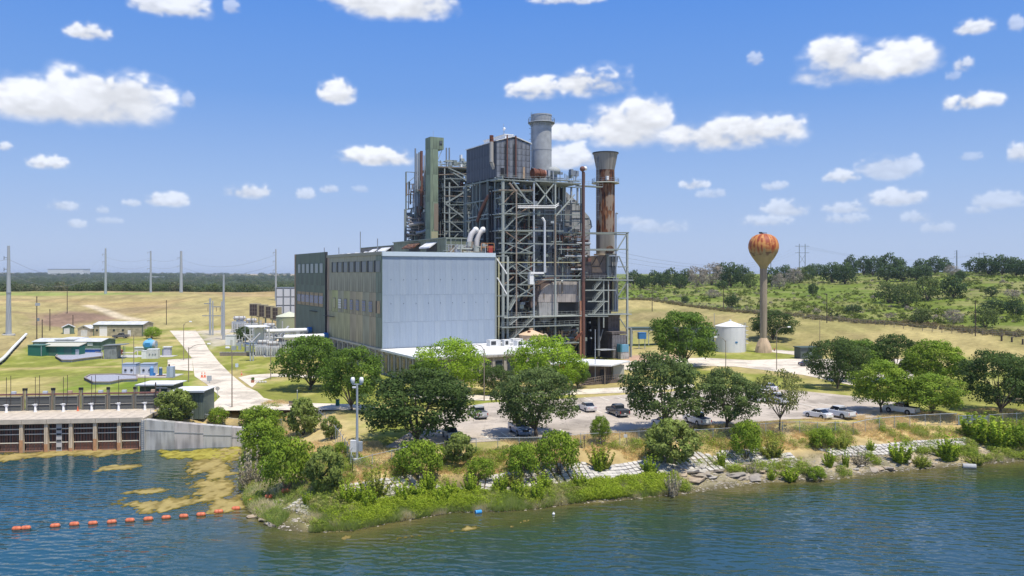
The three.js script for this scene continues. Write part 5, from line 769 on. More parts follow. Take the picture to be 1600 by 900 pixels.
  for (let i = 0; i < 5; i++) for (let j = 0; j < 2; j++) put(b, 'screen_panel', bxp(fu(946 + i * 4.3) + .04, fu(950.3 + i * 4.3) - .04, .2 + j * 3.3, 3.4 + j * 3.3, 2.6, 3), std([.19, .18, .19], { map: rep(tStreak, .2) })); put(b, 'screen_roof', bxp(fu(945), fu(968), 6.9, 7.6, 2.5, 6), bmat);
  for (let i = 0; i < 3; i++) put(b, 'lamp_box', bxp(fu(921 + i), fu(923 + i), 10 - i * 2.2, 10.5 - i * 2.2, 6, 6.6), M.galv);
  const bb = put(b, 'blue_cabinet', bxp(fu(954), fu(965), 2.0, 4.0, .6, 2.2), std([.13, .33, .48])); put(bb, 'dark_side', bxp(fu(952), fu(954.5), 2.0, 4.2, .5, 2.3), std([.04, .17, .22])); put(bb, 'plinth', bxp(fu(953), fu(966), 0, 2.0, .7, 2.1), M.concGrey); put(b, 'platform', bxp(fu(925), fu(948), 2.6, 2.75, 1.5, 5), M.galv); rebase(b);
}
{ // platforms and columns on the right
  const g = plant('stair_steelwork', 'open steel platforms with zigzag stairs below and beside the rusty stack', 'steel frame'), S = M.steel;
  frameWork(g, 4, [[980, 363, 575, 1, M.pale], [985.5, 512, 575, 1, M.steel[1]], [943, 437, 512, .6], [950.5, 437, 490, .6]],
    [[872, 364, 982, 363.5, 1.3], [872, 389.5, 981, 389.5, 1.2], [966, 417, 981, 417], [914, 437, 988, 438, 2.2, M.steel[1]], [914, 453.5, 962, 453.5, .7, M.pale], [918, 471, 950, 471, .7, M.pale], [905, 494, 950, 494], [918, 491, 986, 491, 1.5, M.pale], [981, 512, 986, 512], [966, 466, 980, 466]],
    [[979, 366, 965, 389], [967, 400, 980, 430], [980, 440, 966, 462, .5], [968, 497, 980, 515, .5], [968, 540, 981, 520, .5], [981, 545, 968, 556, .5]], .5);
  const L = (x0, x1, y, va, vb, s) => platform(g, pu(x0, va), pu(x1, va), hh(y, pu((x0 + x1) / 2, va), va), va, vb, M.steel[1], s);
  L(914, 988, 437, 4, 8, 'f'); L(914, 986, 491, 4, 8, 'f'); L(905, 942, 290, 5, 7, 'f'); L(872, 980, 364, 5, 7, ''); L(905, 966, 390, 5, 7, '');
  stair(g, pt(927, 453, 4.2), pt(939, 439, 4.2), .9, M.pale); stair(g, pt(927, 471, 4.2), pt(941, 454, 4.2), .9, M.pale); stair(g, pt(927, 490, 4.2), pt(943, 472, 4.2), .9, M.pale);
  for (const [px, y0, y1] of [[962.5, 333, 460]]) { const a = pt(px, y1, 4.4), b = pt(px, y0, 4.4); rod(g, 'vent_pipe', a, V(a.x, b.y, a.z), .18, M.galvDark); rod(g, 'vent_hook', V(a.x, b.y, a.z), V(a.x + .6, b.y - .1, a.z), .2, M.galvDark); }
  clutter(g, 'pipework', pu(872, 8), pu(905, 8), hh(410, 62, 8), hh(364, 62, 8), 6, 12, 90, [S[0], S[1], M.rustPipe, M.brown, M.whiteClean], .3, .2); rebase(g);
  const f = plant('flue_duct', 'large grey duct with a sloping curved top between boiler and rusty stack', 'duct'), va = 14, A = (px, py) => { const p = pt(px, py, va); return new THREE.Vector2(p.x, p.y); }, mk = (pts, m, n, d = 9) => put(f, n, new THREE.ExtrudeGeometry(new THREE.Shape(pts), { depth: d, bevelEnabled: false }).translate(0, 0, -va - d), m), dm = std([.40, .405, .39], { map: rep(tStreak, .07, .1) });
  mk([A(868, 292), A(885, 300), A(900, 313), A(913, 330), A(920, 338), A(924, 346), A(925, 353), A(868, 353)], dm, 'upper_duct'); mk([A(868, 353.3), A(926, 353.3), A(923, 358), A(868, 358)], std([.34, .34, .33]), 'duct_lip', 9.2); mk([A(905, 358.4), A(922, 358.4), A(922, 400), A(905, 400)], std([.30, .31, .32], { bumpMap: corrWide, bumpScale: .08 }), 'ribbed_duct'); mk([A(872, 358.4), A(904.5, 358.4), A(904.5, 430), A(872, 430)], std([.08, .085, .085]), 'lower_duct');
  for (const [y, x] of [[313, 900], [329, 912], [341, 921]]) { const a = pt(870, y, va - .1), b = pt(x - 1, y, va - .1); bar(f, 'seam_rib', a, b, .12, .12, M.dark); } rebase(f);
  const r = plant('riser_pipe', 'tall dark red pipe standing in front of the boiler platforms', 'pipe'), pr = pt(911.5, 567, 1.2), Yr = (y) => pt(911.5, y, 1.2).y; const segs = [567, 500, 440, 364, 268]; for (let i = 0; i < 4; i++) rod(r, 'pipe', V(pr.x, Yr(segs[i]), pr.z), V(pr.x, Yr(segs[i + 1]) - .05, pr.z), (.50 - i * .02), i < 2 ? std([.19, .085, .065], { map: rep(tMottle, .5) }) : std([.115, .06, .052])); put(r, 'bell', new THREE.SphereGeometry(.75, 14, 10), M.rustPipe, V(pr.x - .3, Yr(264), pr.z)); put(r, 'white_bell', new THREE.SphereGeometry(.6, 12, 8), M.whiteClean, V(pr.x + .6, Yr(263), pr.z)); bar(r, 'branch', V(pr.x, Yr(517), pr.z), V(pr.x - 2.6, Yr(530), pr.z), .6, .6, M.rust); rod(r, 'thin_pipe', V(pr.x - .95, 0, pr.z), V(pr.x - .95, Yr(470), pr.z), .28, std([.42, .2, .12])); rebase(r);
  const s = plant('vent_silencer', 'rusty orange horizontal drum on the top platform beside the grey stack', 'silencer'), sp = pt(838, 271, 3), sm = M.rust; for (let i = 0; i < 4; i++) put(s, 'drum_ring', cyl(1.15 + (i % 2) * .18, 1.15 + (i % 2) * .18, .85, 0, 0, 0, 20).rotateZ(PI / 2).translate(sp.x + 2.3 - i * .9, sp.y, sp.z), sm); put(s, 'end_cap', cyl(1.05, 1.05, .3, 0, 0, 0, 20).rotateZ(PI / 2).translate(sp.x + 2.6, sp.y, sp.z), std([.5, .22, .16])); put(s, 'stand', bx(.5, 2.6, .5, sp.x + .8, sp.y - 3.6, sp.z), M.dark); put(s, 'stand', bx(.5, 2.6, .5, sp.x - .8, sp.y - 3.6, sp.z), M.dark); rebase(s);
  const w = plant('roof_vent', 'grey mushroom shaped vent on the top platform right of the grey stack', 'vent'), wp = pt(865, 283, 5); put(w, 'neck', cyl(.9, .9, 2.2, wp.x, wp.y, wp.z), M.galvDark); put(w, 'hood', lathe([[.8, 0], [1.75, .5], [1.95, 1.1], [1.7, 1.8], [.9, 2.3], [0, 2.45]], 24).translate(wp.x, wp.y + 1.6, wp.z), std([.36, .38, .37])); rebase(w);
  const t = plant('tan_tank', 'tan cylindrical tank with a shallow cone roof behind the brightest green tree', 'tank'), v = -4, u = pu(830, v), R = 19 * dist(u, v) / F, ht = hh(523, u, v); put(t, 'shell', cyl(R, R, ht, u, 0, -v, 40), M.tan); put(t, 'cone_roof', lathe([[R + .12, ht], [R + .12, ht + .12], [.5, ht + 1.2], [0, ht + 1.25]], 40).translate(u, 0, -v), std([.62, .45, .29])); put(t, 'hatch', cyl(.5, .5, .6, u, ht + 1.1, -v), M.tan); put(t, 'hatch', cyl(.4, .4, .5, u - 1.2, ht + .6, -v + 1), M.rust); const mp = new MB(); mp.tube([Q(u + R * .7, ht - .2, v - R * .5), Q(u + R + .4, ht + .1, v - R * .5), Q(u + R + .8, ht - .6, v - R * .5), Q(u + R + .8, 2, v - R * .5)], .17); mp.build('overflow_pipe', std([.6, .48, .36]), t); rebase(t);
}
{ // canopy building
  const g = plant('canopy_shelter', 'brown entrance ramp and hut under a flat white canopy', 'shelter'); const P = gp(945, 601), d = -P.z, u = CU * (P.x - CX) + SU * (d - CD), v = -SU * (P.x - CX) + CU * (d - CD), bm = std([.15, .115, .095], { map: rep(tStreak, .2) });
  const R = new THREE.Shape([[u - 10, v + 8], [u + .8, v - 1.2], [u + 10, v + 4.5], [u + 1, v + 15]].map((p) => new THREE.Vector2(p[0], p[1]))); put(g, 'roof', new THREE.ExtrudeGeometry(R, { depth: .3, bevelEnabled: false }).rotateX(-PI / 2).translate(0, 4.0, 0), M.roofWhite);
  put(g, 'wall', bxp(u - 5.5, u + 4.5, 0, 3.9, v + 4, v + 9), bm); put(g, 'door', bxp(u + 1.5, u + 2.5, .6, 2.8, v + 3.9, v + 4), M.black); put(g, 'window', bxp(u - 2.5, u - 1.2, 1.6, 2.8, v + 3.9, v + 4), M.black); put(g, 'side_wall', bxp(u + 4.5, u + 7.5, 0, 3.6, v + 3.2, v + 8), std([.36, .37, .33]));
  for (const [a, b] of [[0, 0], [-5.5, 2.5], [6.5, 3.4]]) put(g, 'post', bxp(u + a - .08, u + a + .08, 0, 4, v + b - .08, v + b + .08), M.brown);
  put(g, 'deck', bxp(u - .5, u + 6, 0, .7, v + 1.2, v + 4), bm); for (let i = 0; i < 4; i++) put(g, 'ramp_board', bxp(u - 6 + i * 1.5, u - 4.5 + i * 1.5, 0, .15 + i * .16, v + .8, v + 2.2), bm);
  const mb = new MB(); mb.rail([Q(u - 6, .1, v + .8), Q(u - .2, .7, v + .8)], 1.1, .5, .06); mb.rail([Q(u - .2, .7, v + 1.2), Q(u + 6, .7, v + 1.2)], 1.1, .45, .06); mb.build('railing', M.brown, g); rebase(g);
}
// ---------- things placed on the yard ----------
function stand(name, px, py, turn, label, cat, group, Y) { const g = thing(name, label, cat, group); const p = Y === undefined ? gpx(px, py) : gp(px, py, Y); g.position.copy(p); g.rotation.y = turn; return g; }
const face = (px) => -Math.atan((px - 800) / F);     // turn that makes a thing look straight at the lake bank
// ===== screened water intake =====
{
  const A = V(WALL_A[0], 0, -WALL_A[1]), ang = atan2(WALL_A[1] - FRONT_L[1], WALL_A[0] - FRONT_L[0]), L = -36;
  const T = thing('water_intake', 'long concrete intake with rusty bar racks under a tan deck at the lake', 'water intake'); T.position.copy(A); T.rotation.y = ang;
  const pale = std([.56, .5, .4], { map: rep(tStreak, .2, .2) }), deckM = std([.64, .55, .43], { map: rep(tMottle, .15) });
  put(T, 'rear_wall', bx(-L, 7, 8.6, L / 2, -2.5, -6.2), M.concGrey);
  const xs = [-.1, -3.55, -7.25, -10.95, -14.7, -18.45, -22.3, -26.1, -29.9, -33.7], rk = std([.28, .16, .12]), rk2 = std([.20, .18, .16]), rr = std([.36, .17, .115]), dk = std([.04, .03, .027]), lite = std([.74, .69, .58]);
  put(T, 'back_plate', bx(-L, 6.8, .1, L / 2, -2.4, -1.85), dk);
  const barG = bx(.07, 5.2, .07, 0, -.7, 0), barG2 = bx(.09, 5.2, .06, 0, -.7, 0);
  for (let i = 0; i < xs.length; i++) put(T, 'post', bx(.55, 6.6, .7, xs[i], -2.0, -.2), std([.68, .555, .40], { map: rep(tStreak, .3, .1) })); for (let i = 0; i < xs.length; i++) put(T, 'rust_stain', bx(.56, 1.6 + (i % 3) * .7, .02, xs[i], -1.0, .16), std([.55, .30, .15], { map: rep(tStreak, .5, .3) }));
  for (let i = 0; i + 1 < xs.length; i++) {
    const a = xs[i] - .3, b = xs[i + 1] + .3, w = a - b, c = (a + b) / 2;
    for (let k = 0; k < 13; k++) put(T, 'rack_bar', k % 3 ? barG : barG2, [rk, rk2, rr, rk][(k * 5 + i * 3) % 4], V(b + w * (k + .5) / 13, 0, -.75 - (k % 2) * .06));
    put(T, 'rust_plate', bx(w, 1.25, .05, c, .1, -.95), i < 3 ? rr : rk);
    for (const [y, m, h] of [[3.55, lite, .16], [2.75, lite, .13], [1.38, lite, .13], [.05, std([.42, .24, .16]), .13], [4.35, std([.1, .11, .1]), .3]]) put(T, 'rail', bx(w, h, .12, c, y, -.5), m);
  }
  put(T, 'gauge_board', bx(.85, 4.4, .12, -12.9, 0, -.4), std([.52, .5, .48])); for (const y of [.4, 1.6, 2.6, 3.4]) put(T, 'gauge_mark', bx(.7, .28, .1, -12.9, y, -.32), M.dark);
  for (let i = 0; i < 10; i++) put(T, 'deck_slab', bx(3.66, .62, 11.2, -1.5 - i * 3.72, 4.58, -5.25), deckM);
  put(T, 'kerb', bx(-L + .3, .12, .3, L / 2, 5.2, .2), deckM); rebase(T);
  // travelling screens along the back of the deck
  const loc = (x, y, z) => V(x, y, z).applyAxisAngle(UP, ang).add(A), Zs = -9.6, ord = ['first', 'second', 'third', 'fourth', 'fifth', 'sixth', 'seventh'], cx = [-2.15, -6.45, -10.85, -15.4, -19.9, -24.5, -29.1];
  const fr = std([.16, .16, .14]), dp = std([.07, .075, .075]), dp2 = std([.1, .105, .1]);
  cx.forEach((x, i) => {
    const s = thing('travelling_screen', ord[i] + ' dark framed travelling screen counted from the green roofed shed', 'intake screen', 'travelling screens along the intake deck'); s.position.copy(loc(x, 5.2, Zs)); s.rotation.y = ang;
    for (let k = 0; k < 4; k++) put(s, 'screen_panel', bx(3.5, .52, .3, 0, .1 + k * .56, 0), k % 2 ? dp : dp2);
    for (const e of [-1, 1]) { put(s, 'side_post', bx(.18, 2.5, .4, e * 1.85, 0, .05), fr); put(s, 'guide_post', bx(.22, 3.4, .25, e * 2.08, 0, -.1), e > 0 ? M.brown : fr); put(s, 'post_head', bx(.3, .4, .3, e * 2.08, 3.4, -.1), M.black); }
    put(s, 'frame_rail', bx(3.7, .14, .36, 0, 2.32, .06), std([.32, .3, .25])); put(s, 'frame_rail', bx(3.7, .1, .36, 0, .95, .06), std([.36, .34, .3])); put(s, 'top_beam', bx(4.1, .22, .7, 0, 2.62, -.2), std([.17, .07, .055])); put(s, 'motor', bx(.7, .4, .5, .9 - (i % 2) * .5, 2.84, -.3), i % 3 ? std([.5, .55, .6]) : M.tan);
    const q = thing('gate_stand', 'white gate stand with thin tall rods before the ' + ord[i] + ' travelling screen from the shed', 'gate stand', 'white gate stands on the intake deck'); q.position.copy(loc(x + .1, 5.2, Zs + 1.6)); q.rotation.y = ang;
    put(q, 'pedestal', lathe([[.28, 0], [.2, .3], [.16, 1.1], [.0, 1.12]], 12), M.whiteClean); put(q, 'gear_head', bx(.5, .3, .4, 0, 1.05, 0), M.whiteClean); put(q, 'hand_wheel', bx(.75, .12, .1, -.1, 1.2, .2), M.white); put(q, 'stem', bx(.07, 4.6, .07, 0, 1.3, 0), M.wood); if (i > 1) put(q, 'stem', bx(.07, 4.9, .07, .42, 1.2, -.6), M.wood);
  });
  { const c = thing('deck_cone', 'small orange cone on the intake deck between two screens', 'traffic cone'); c.position.copy(loc(-13.1, 5.2, -8.3)); put(c, 'cone', lathe([[.2, 0], [.2, .05], [.14, .06], [.03, .8], [0, .8]], 12), M.orange); put(c, 'base', bx(.45, .04, .45, 0, .0, 0), M.orange); }
  { const c = thing('deck_pole', 'dark pole on the right end of the intake deck next to the shed', 'pole'); c.position.copy(loc(-.55, 5.2, -8.8)); put(c, 'shaft', cyl(.14, .11, 4.6), M.wood); put(c, 'arm', bx(2, .1, .1, 1, 3.6, 0), M.galvDark); }
  const P = thing('pump_set', 'white and yellow pumps and pipes beside the intake deck', 'pump'); P.position.copy(loc(2.2, 4.75, -7.5)); P.rotation.y = ang; put(P, 'base_plate', bx(4.2, .15, 2.4), std([.6, .5, .3])); for (const [x, z, h] of [[-1.2, 0, 1.9], [1.4, -.4, 2.5]]) { put(P, 'motor', cyl(.35, .3, h * .5, x, h * .45, z), M.white); put(P, 'pump_body', cyl(.24, .4, h * .5, x, .1, z), std([.55, .55, .5])); put(P, 'motor_cap', cyl(.4, .32, .2, x, h * .95, z), M.whiteClean); } const mp = new MB(); mp.tube([V(-1.2, .6, 0), V(-.2, .7, .5), V(1, .6, .4), V(2, .5, .2)], .14); mp.build('pipe', M.galv, P); put(P, 'yellow_frame', bx(1.3, .5, .9, -1.6, .15, .6), std([.62, .5, .16])); const rl = new MB(); rl.rail([V(-2.2, 0, 3.2), V(4, 0, 3.2)], 1.1, 1, .05); rl.build('handrail', M.galv, P);
}
{ // wing wall
  const A = V(WALL_A[0], 0, -WALL_A[1]), B = V(WALL_B[0], 0, -WALL_B[1]), n = 4, w = thing('retaining_wall', 'pale streaked concrete wing wall at the water between intake and bank', 'retaining wall'), dir = B.clone().sub(A), Lw = dir.length() + 2.5; w.position.copy(A); w.rotation.y = atan2(-dir.z, dir.x);
  const hgt = (s) => lerp(5.0, 2.7, clamp(s / Lw) ** .9), wm = [0, 1, 2, 3].map((i) => std([.50 + i % 2 * .03, .49, .465], { map: rep(tStreak, .045, .07), bumpMap: rep(tGrain, .5), bumpScale: .02 }));
  for (let i = 0; i < n; i++) { const a = .55 + (Lw - .55) * i / n, b = .55 + (Lw - .55) * (i + 1) / n - .04; put(w, 'wall_panel', new THREE.ExtrudeGeometry(new THREE.Shape([[a, -2.5], [b, -2.5], [b, hgt(b)], [a, hgt(a)]].map((q) => new THREE.Vector2(...q))), { depth: 1.3, bevelEnabled: true, bevelSize: .02, bevelThickness: .02, bevelSegments: 1 }).translate(0, 0, -1.1), wm[i]); put(w, 'cap_band', new THREE.ExtrudeGeometry(new THREE.Shape([[a, hgt(a) - 1.7], [b, hgt(b) - 1.45], [b, hgt(b) - 1.3], [a, hgt(a) - 1.55]].map((q) => new THREE.Vector2(...q))), { depth: .05, bevelEnabled: false }).translate(0, 0, .22), std([.3, .31, .31])); }
  put(w, 'end_buttress', bx(.55, 7.4, 1.2, .25, -2.5, 0), M.concPale); const ld = new MB(); for (const k of [-.2, .2]) ld.box(.06, 5.2, .06, .25 + k, -.2, .72); for (let i = 0; i < 15; i++) ld.box(.4, .04, .04, .25, i * .34, .72); ld.build('ladder', M.galvDark, w); rebase(w);
}
// ===== orange float line =====
{
  const proto = new THREE.Group(), om = std([.74, .2, .085], { roughness: .5, map: rep(tMottle, .6) });
  put(proto, 'shell', new THREE.CapsuleGeometry(.27, .5, 6, 18).rotateZ(PI / 2), om); put(proto, 'waist_band', cyl(.285, .285, .1, 0, -.05, 0, 18).rotateZ(PI / 2), std([.5, .12, .06])); put(proto, 'end_ring', new THREE.TorusGeometry(.1, .03, 6, 10).rotateY(PI / 2), M.galvDark, V(.55, 0, 0));
  const pos = [[26, 826], [40.5, 825], [86, 821.5], [116, 819], [145, 817.5], [174.5, 815.5], [203, 813], [231.5, 811], [259.5, 808.5], [287, 806.5], [314, 804], [341.5, 799.5], [368.5, 794.5], [394, 786], [420, 778.5], [446, 770]];
  const ordinals = ['leftmost', 'second', 'third', 'fourth', 'fifth', 'sixth', 'seventh', 'eighth', 'ninth', 'tenth', 'eleventh', 'twelfth', 'thirteenth', 'fourteenth', 'fifteenth', 'last'];
  pos.forEach(([px, py], i) => { const o = i ? proto.clone() : proto; o.name = numbered('float'); o.userData = {}; const p = i < 13 ? gp(px, py, .12) : hit(px, py + 3).add(V(0, .42, 0)); o.position.copy(p); o.rotation.set(0, .12 + (i % 3) * .1 + (i > 12 ? .5 : 0), i > 12 ? -.25 : 0); o.scale.setScalar(.97 + (i % 4) * .02); scene.add(o); tag(o, i === 0 ? 'leftmost orange float of the line, touching its neighbour' : i > 12 ? 'orange float lying on the stony shore, ' + ['nearest the water', 'in the middle of three', 'highest under the bushes'][i - 13] : ordinals[i] + ' orange float from the left in the line on the water', 'float', 'orange floats of the barrier line'); });
  const mb = new MB(); for (let i = 0; i + 1 < 13; i++) { const a = gp(pos[i][0], pos[i][1], .02), b = gp(pos[i + 1][0], pos[i + 1][1], .02); mb.rod(a.setY(-.0), b.setY(-.0), .015, 5); } tag(mb.build('float_rope', M.black, scene), 'dark rope joining the orange floats on the water', 'rope');
}
// ===== algae mats =====
{
  const mats = [std([.36, .26, .075], { roughness: .95 }), std([.42, .37, .05], { roughness: .95 })];
  const mat = (outline, m, seed, thr, label, soft = 1.2) => {
    const P = outline.map(([a, b]) => { const p = gp(a, b, 0); return [p.x, -p.z]; }), x0 = min(...P.map((p) => p[0])) - 1, x1 = max(...P.map((p) => p[0])) + 1, d0 = min(...P.map((p) => p[1])) - 1, d1 = max(...P.map((p) => p[1])) + 1, st = .18, q = [], U = [];
    const f = (x, d) => edge(P, x, d) / soft + (fbm(x * .5, d * .32, 6, seed) - thr) * 7 + (fbm(x * 2.6, d * 1.7, 3, seed + 9) - .5) * 2.4, y = (x, d) => .012 + .10 * fbm(x * 1.9, d * 1.9, 3, seed + 5) * ss(0, 1.5, f(x, d));
    for (let x = x0; x < x1; x += st) for (let d = d0; d < d1; d += st) { if (f(x + st / 2, d + st / 2) < 0) continue; const c = [[x, d], [x + st, d], [x + st, d + st], [x, d + st]].map(([a, b]) => [a, y(a, b), -b]); q.push(...c[0], ...c[1], ...c[2], ...c[0], ...c[2], ...c[3]); for (const k of [0, 1, 2, 0, 2, 3]) U.push(c[k][0] / 3, c[k][2] / 3); }
    const cc = []; for (let i = 0; i < q.length; i += 3) { const x = q[i], d = -q[i + 2], w = f(x, d), k = fbm(x * 1.1, d * .8, 4, seed + 3), t = mix3(mix3([.34, .36, .16], [1, 1, 1], ss(.05, 1.4, w)), [.62, .6, .5], ss(.5, .7, k)); cc.push(...t); }
    const g = new THREE.BufferGeometry(); g.setAttribute('position', new THREE.Float32BufferAttribute(q, 3)); g.setAttribute('color', new THREE.Float32BufferAttribute(cc, 3)); g.setAttribute('uv', new THREE.Float32BufferAttribute(U, 2)); g.computeVertexNormals();
    const o = put(scene, 'algae', g, m); o.userData.kind = 'stuff'; tag(o, label, 'algae');
  };
  const m0 = matte([.40, .315, .12], { vertexColors: true, map: rep(tMottle, .25), roughness: .95 }), m1 = matte([.40, .35, .07], { vertexColors: true, map: rep(tMottle, .25), roughness: .95 }), m2 = std([.17, .15, .05], { map: tMottle, roughness: .8 });
  mat([[300, 720], [352, 700], [378, 703], [372, 730], [372, 762], [385, 795], [330, 800], [320, 790], [250, 798], [180, 792], [200, 786], [250, 782], [285, 775], [305, 760], [315, 745], [290, 738]], m0, 3, .5, 'big yellow brown algae mat between the wing wall and the point');
  mat([[255, 705], [345, 700], [376, 698], [374, 722], [330, 718], [290, 716], [258, 718], [245, 714]], m1, 5, .5, 'bright yellow algae patch against the wing wall', .8);
  mat([[-60, 712], [0, 710], [60, 706], [160, 702], [205, 701], [208, 706], [160, 712], [100, 712], [40, 717], [-60, 724]], m0, 9, .46, 'brown algae strip along the foot of the bar racks', .8);
  mat([[160, 732], [175, 726], [200, 725], [222, 729], [205, 734], [175, 736], [158, 738]], m0, 12, .5, 'small algae patch floating by itself in the bay', .6); mat([[200, 770], [240, 763], [262, 766], [235, 772]], m0, 15, .52, 'thin algae streak in the bay above the float line', .5);
  mat([[540, 842], [620, 838], [760, 818], [880, 806], [760, 826], [640, 842]], m0, 28, .62, 'pale streaks of drifting weed off the point', .9);
}
// ===== block slope, rocks and bits on the bank =====
{
  const g = thing('block_revetment', 'slope of pale concrete blocks set in rows along the bank', 'revetment'), R = rng(61), bm = [[.46, .43, .385], [.52, .49, .44], [.38, .355, .315]].map((c) => std(c, { roughness: .9 }));
  const geos = [0, 1, 2].map((k) => { const q = new THREE.ExtrudeGeometry(new THREE.Shape([[-.3 - k * .02, -.27], [.31, -.3 + k * .03], [.29, .28], [-.31, .3 - k * .04]].map((p) => new THREE.Vector2(...p))), { depth: .16, bevelEnabled: true, bevelSize: .035, bevelThickness: .035, bevelSegments: 1 }); return q.rotateX(-PI / 2).translate(0, -.1, 0); });
  const line = new THREE.CatmullRomCurve3(SHORE.filter((_, i) => i > 4 && i < 27 && i % 2 === 0).map(([x, d]) => V(x, 0, -d))), Lc = line.getLength(), all = [];
  for (let s = 0; s < Lc; s += .8) { const p = line.getPointAt(s / Lc), t = line.getTangentAt(s / Lc), nx = t.z, nz = -t.x, k = nz < 0 ? 1 : -1; for (let r = 0; r < 7; r++) { const px0 = 800 - p.x / p.z * F, o = globalThis.__strip0(px0) + r * .74, x = p.x + nx * k * o, z = p.z + nz * k * o, px = 800 - x / z * F; if (px > 1508 || (r > 3 && px > 1200)) continue; if (px > 500 && fbm(x * .14, z * .14, 3, 63) < (r === 0 ? .46 : r === 6 ? .46 : .34)) continue; if (px < 500 && (r < 1 || px < 408)) continue; all.push([x, z, t, px]); } }
  const e = .4, list = all.map(([x, z, t, px], i) => { const y = landY(x, -z), n = V(landY(x - e, -z) - landY(x + e, -z), 2 * e, landY(x, -z + e) - landY(x, -z - e)); n.z = -(landY(x, -(z + e)) - landY(x, -(z - e))); n.normalize(); const q = new THREE.Quaternion().setFromUnitVectors(UP, n).multiply(new THREE.Quaternion().setFromAxisAngle(UP, atan2(-t.z, t.x) + (R() - .5) * .3)); return [V(x, y + .08 + R() * .05, z), q, floor(R() * 3), floor(R() * 3), -z]; }).sort((a, b) => a[4] - b[4]);
  list.slice(0, 290).forEach(([p, q, a, b]) => put(g, 'block', geos[a], bm[b], p, q));
  const rest = list.slice(290), im = new THREE.InstancedMesh(geos[0], bm[1], rest.length), m4 = new THREE.Matrix4(), c = new THREE.Color(); rest.forEach(([p, q, a, b], i) => { im.setMatrixAt(i, m4.compose(p, q, V(1, 1, 1))); const k = .8 + .3 * R(); im.setColorAt(i, c.setRGB(k, k, k)); }); im.name = 'block_rows'; im.userData.kind = 'stuff'; shade(im); g.add(im);
  // broken flat rocks
  const rockG = [1, 2, 3, 4].map((s) => { const q = new THREE.IcosahedronGeometry(1, 1), r = rng(s * 7), P = q.attributes.position, v = V(); for (let i = 0; i < P.count; i++) { v.fromBufferAttribute(P, i); const k = .55 + .9 * fbm(v.x * 1.7 + s * 5 + 9, v.z * 1.7 + v.y * 2 + 9, 2, s); v.multiplyScalar(k); v.y = clamp(v.y * .5, -.25, .2 + v.x * .08); P.setXYZ(i, v.x, v.y, v.z); } q.computeVertexNormals(); return q; });
  const rm = [[.42, .36, .28], [.48, .38, .27], [.36, .32, .27], [.50, .46, .40]].map((c) => std(c, { map: rep(tMottle, .7), roughness: .95 }));
  const rocks = []; for (let i = 0; i < 34; i++) rocks.push([1056 + R() * 190, 722 + R() * 24, .55 + R() * .8]); for (let i = 0; i < 14; i++) rocks.push([1250 + R() * 240, 730 + R() * 14, .3 + R() * .5]); for (let i = 0; i < 12; i++) rocks.push([385 + R() * 45, 798 + R() * 20, .3 + R() * .45]);
  rocks.forEach(([px, py, s], i) => { const p = hit(px, py - (px > 1056 ? (px - 1056) * .045 : 0) + 6), near = px < 440; const o = put(scene, 'rock', rockG[i % 4], rm[(i * 3) % 4], p.add(V(0, .08, 0)), new THREE.Quaternion().setFromEuler(new THREE.Euler((R() - .5) * .4, R() * 6, (R() - .5) * .4)), V(s * 1.25, s * .8, s)); tag(o, near ? 'pale rock at the tip of the point beside the stranded orange floats' : px < 1250 ? 'flat tan rock slab between the block slope and the waterline' : 'small pale rock scattered on the shore below the broom shrubs', 'rock', near ? 'rocks at the tip of the point' : px < 1250 ? 'flat rock slabs above the waterline' : 'small rocks on the right hand shore'); });
  const peb = []; let n = 0; while (n < 6500) { const x = -36 + R() * 140, d = lineD(COAST, x) + R() * 6; if (!isLand(x, d)) continue; const s = softDist(x, d); if (s > 5) continue; const k = .05 + .2 * R() ** 3; peb.push([x, landY(x, d), -d, R() * 6, k, k * .7, mix3([.52, .46, .38], [.3, .27, .22], R())]); n++; } tag(globalThis.__inst('rubble', rockG[0], std([1, 1, 1], { roughness: .95 }), peb), 'small stones and rubble along the waterline', 'rubble');
  const rp = thing('boat_ramp', 'pale concrete ramp slabs sloping to the lake at the right photo edge', 'ramp'); for (let i = 0; i < 5; i++) { const p = hit(1582 + i * 11, 692 + i * 2.4), q = hit(1582 + i * 11 + 8, 712 + i * 1.6); const b = between(p.clone().add(V(0, .12, 0)), q.clone().add(V(0, .12, 0))); put(rp, 'slab', bx(1.15, .18, 1).translate(0, -.09, 0).rotateX(PI / 2).scale(1, b.L, 1), M.concPale, b.m, b.q); } rebase(rp);
  const cp = stand('concrete_pipe', 1515, 729, -.35, 'grey concrete pipe end lying at the waterline under the broom thicket', 'pipe', null, .2); put(cp, 'barrel', new THREE.CylinderGeometry(.42, .42, 1.7, 20, 1, true).rotateZ(PI / 2), M.concGrey); put(cp, 'bore', new THREE.CylinderGeometry(.34, .34, 1.69, 20, 1, true).rotateZ(PI / 2), M.dark); put(cp, 'rim', new THREE.TorusGeometry(.38, .045, 6, 20).rotateY(PI / 2), M.concPale, V(-.85, 0, 0));
  const bd = stand('blue_drum', 747.5, 800, .4, 'small bright blue drum washed up at the edge of the reeds', 'drum', null, .15); put(bd, 'barrel', cyl(.24, .24, .75, 0, -.37, 0, 16).rotateZ(PI / 2), std([.03, .28, .6])); put(bd, 'rim', cyl(.26, .26, .07, 0, .3, 0, 16).rotateZ(PI / 2), M.skyblue);
  const wb = stand('white_buoy', 865, 803, 0, 'tiny white ball floating off the lush green bank', 'buoy', null, .1); put(wb, 'ball', new THREE.SphereGeometry(.17, 12, 8), M.whiteClean); put(wb, 'eyelet', new THREE.TorusGeometry(.06, .02, 5, 8), M.galv, V(0, .2, 0));
}
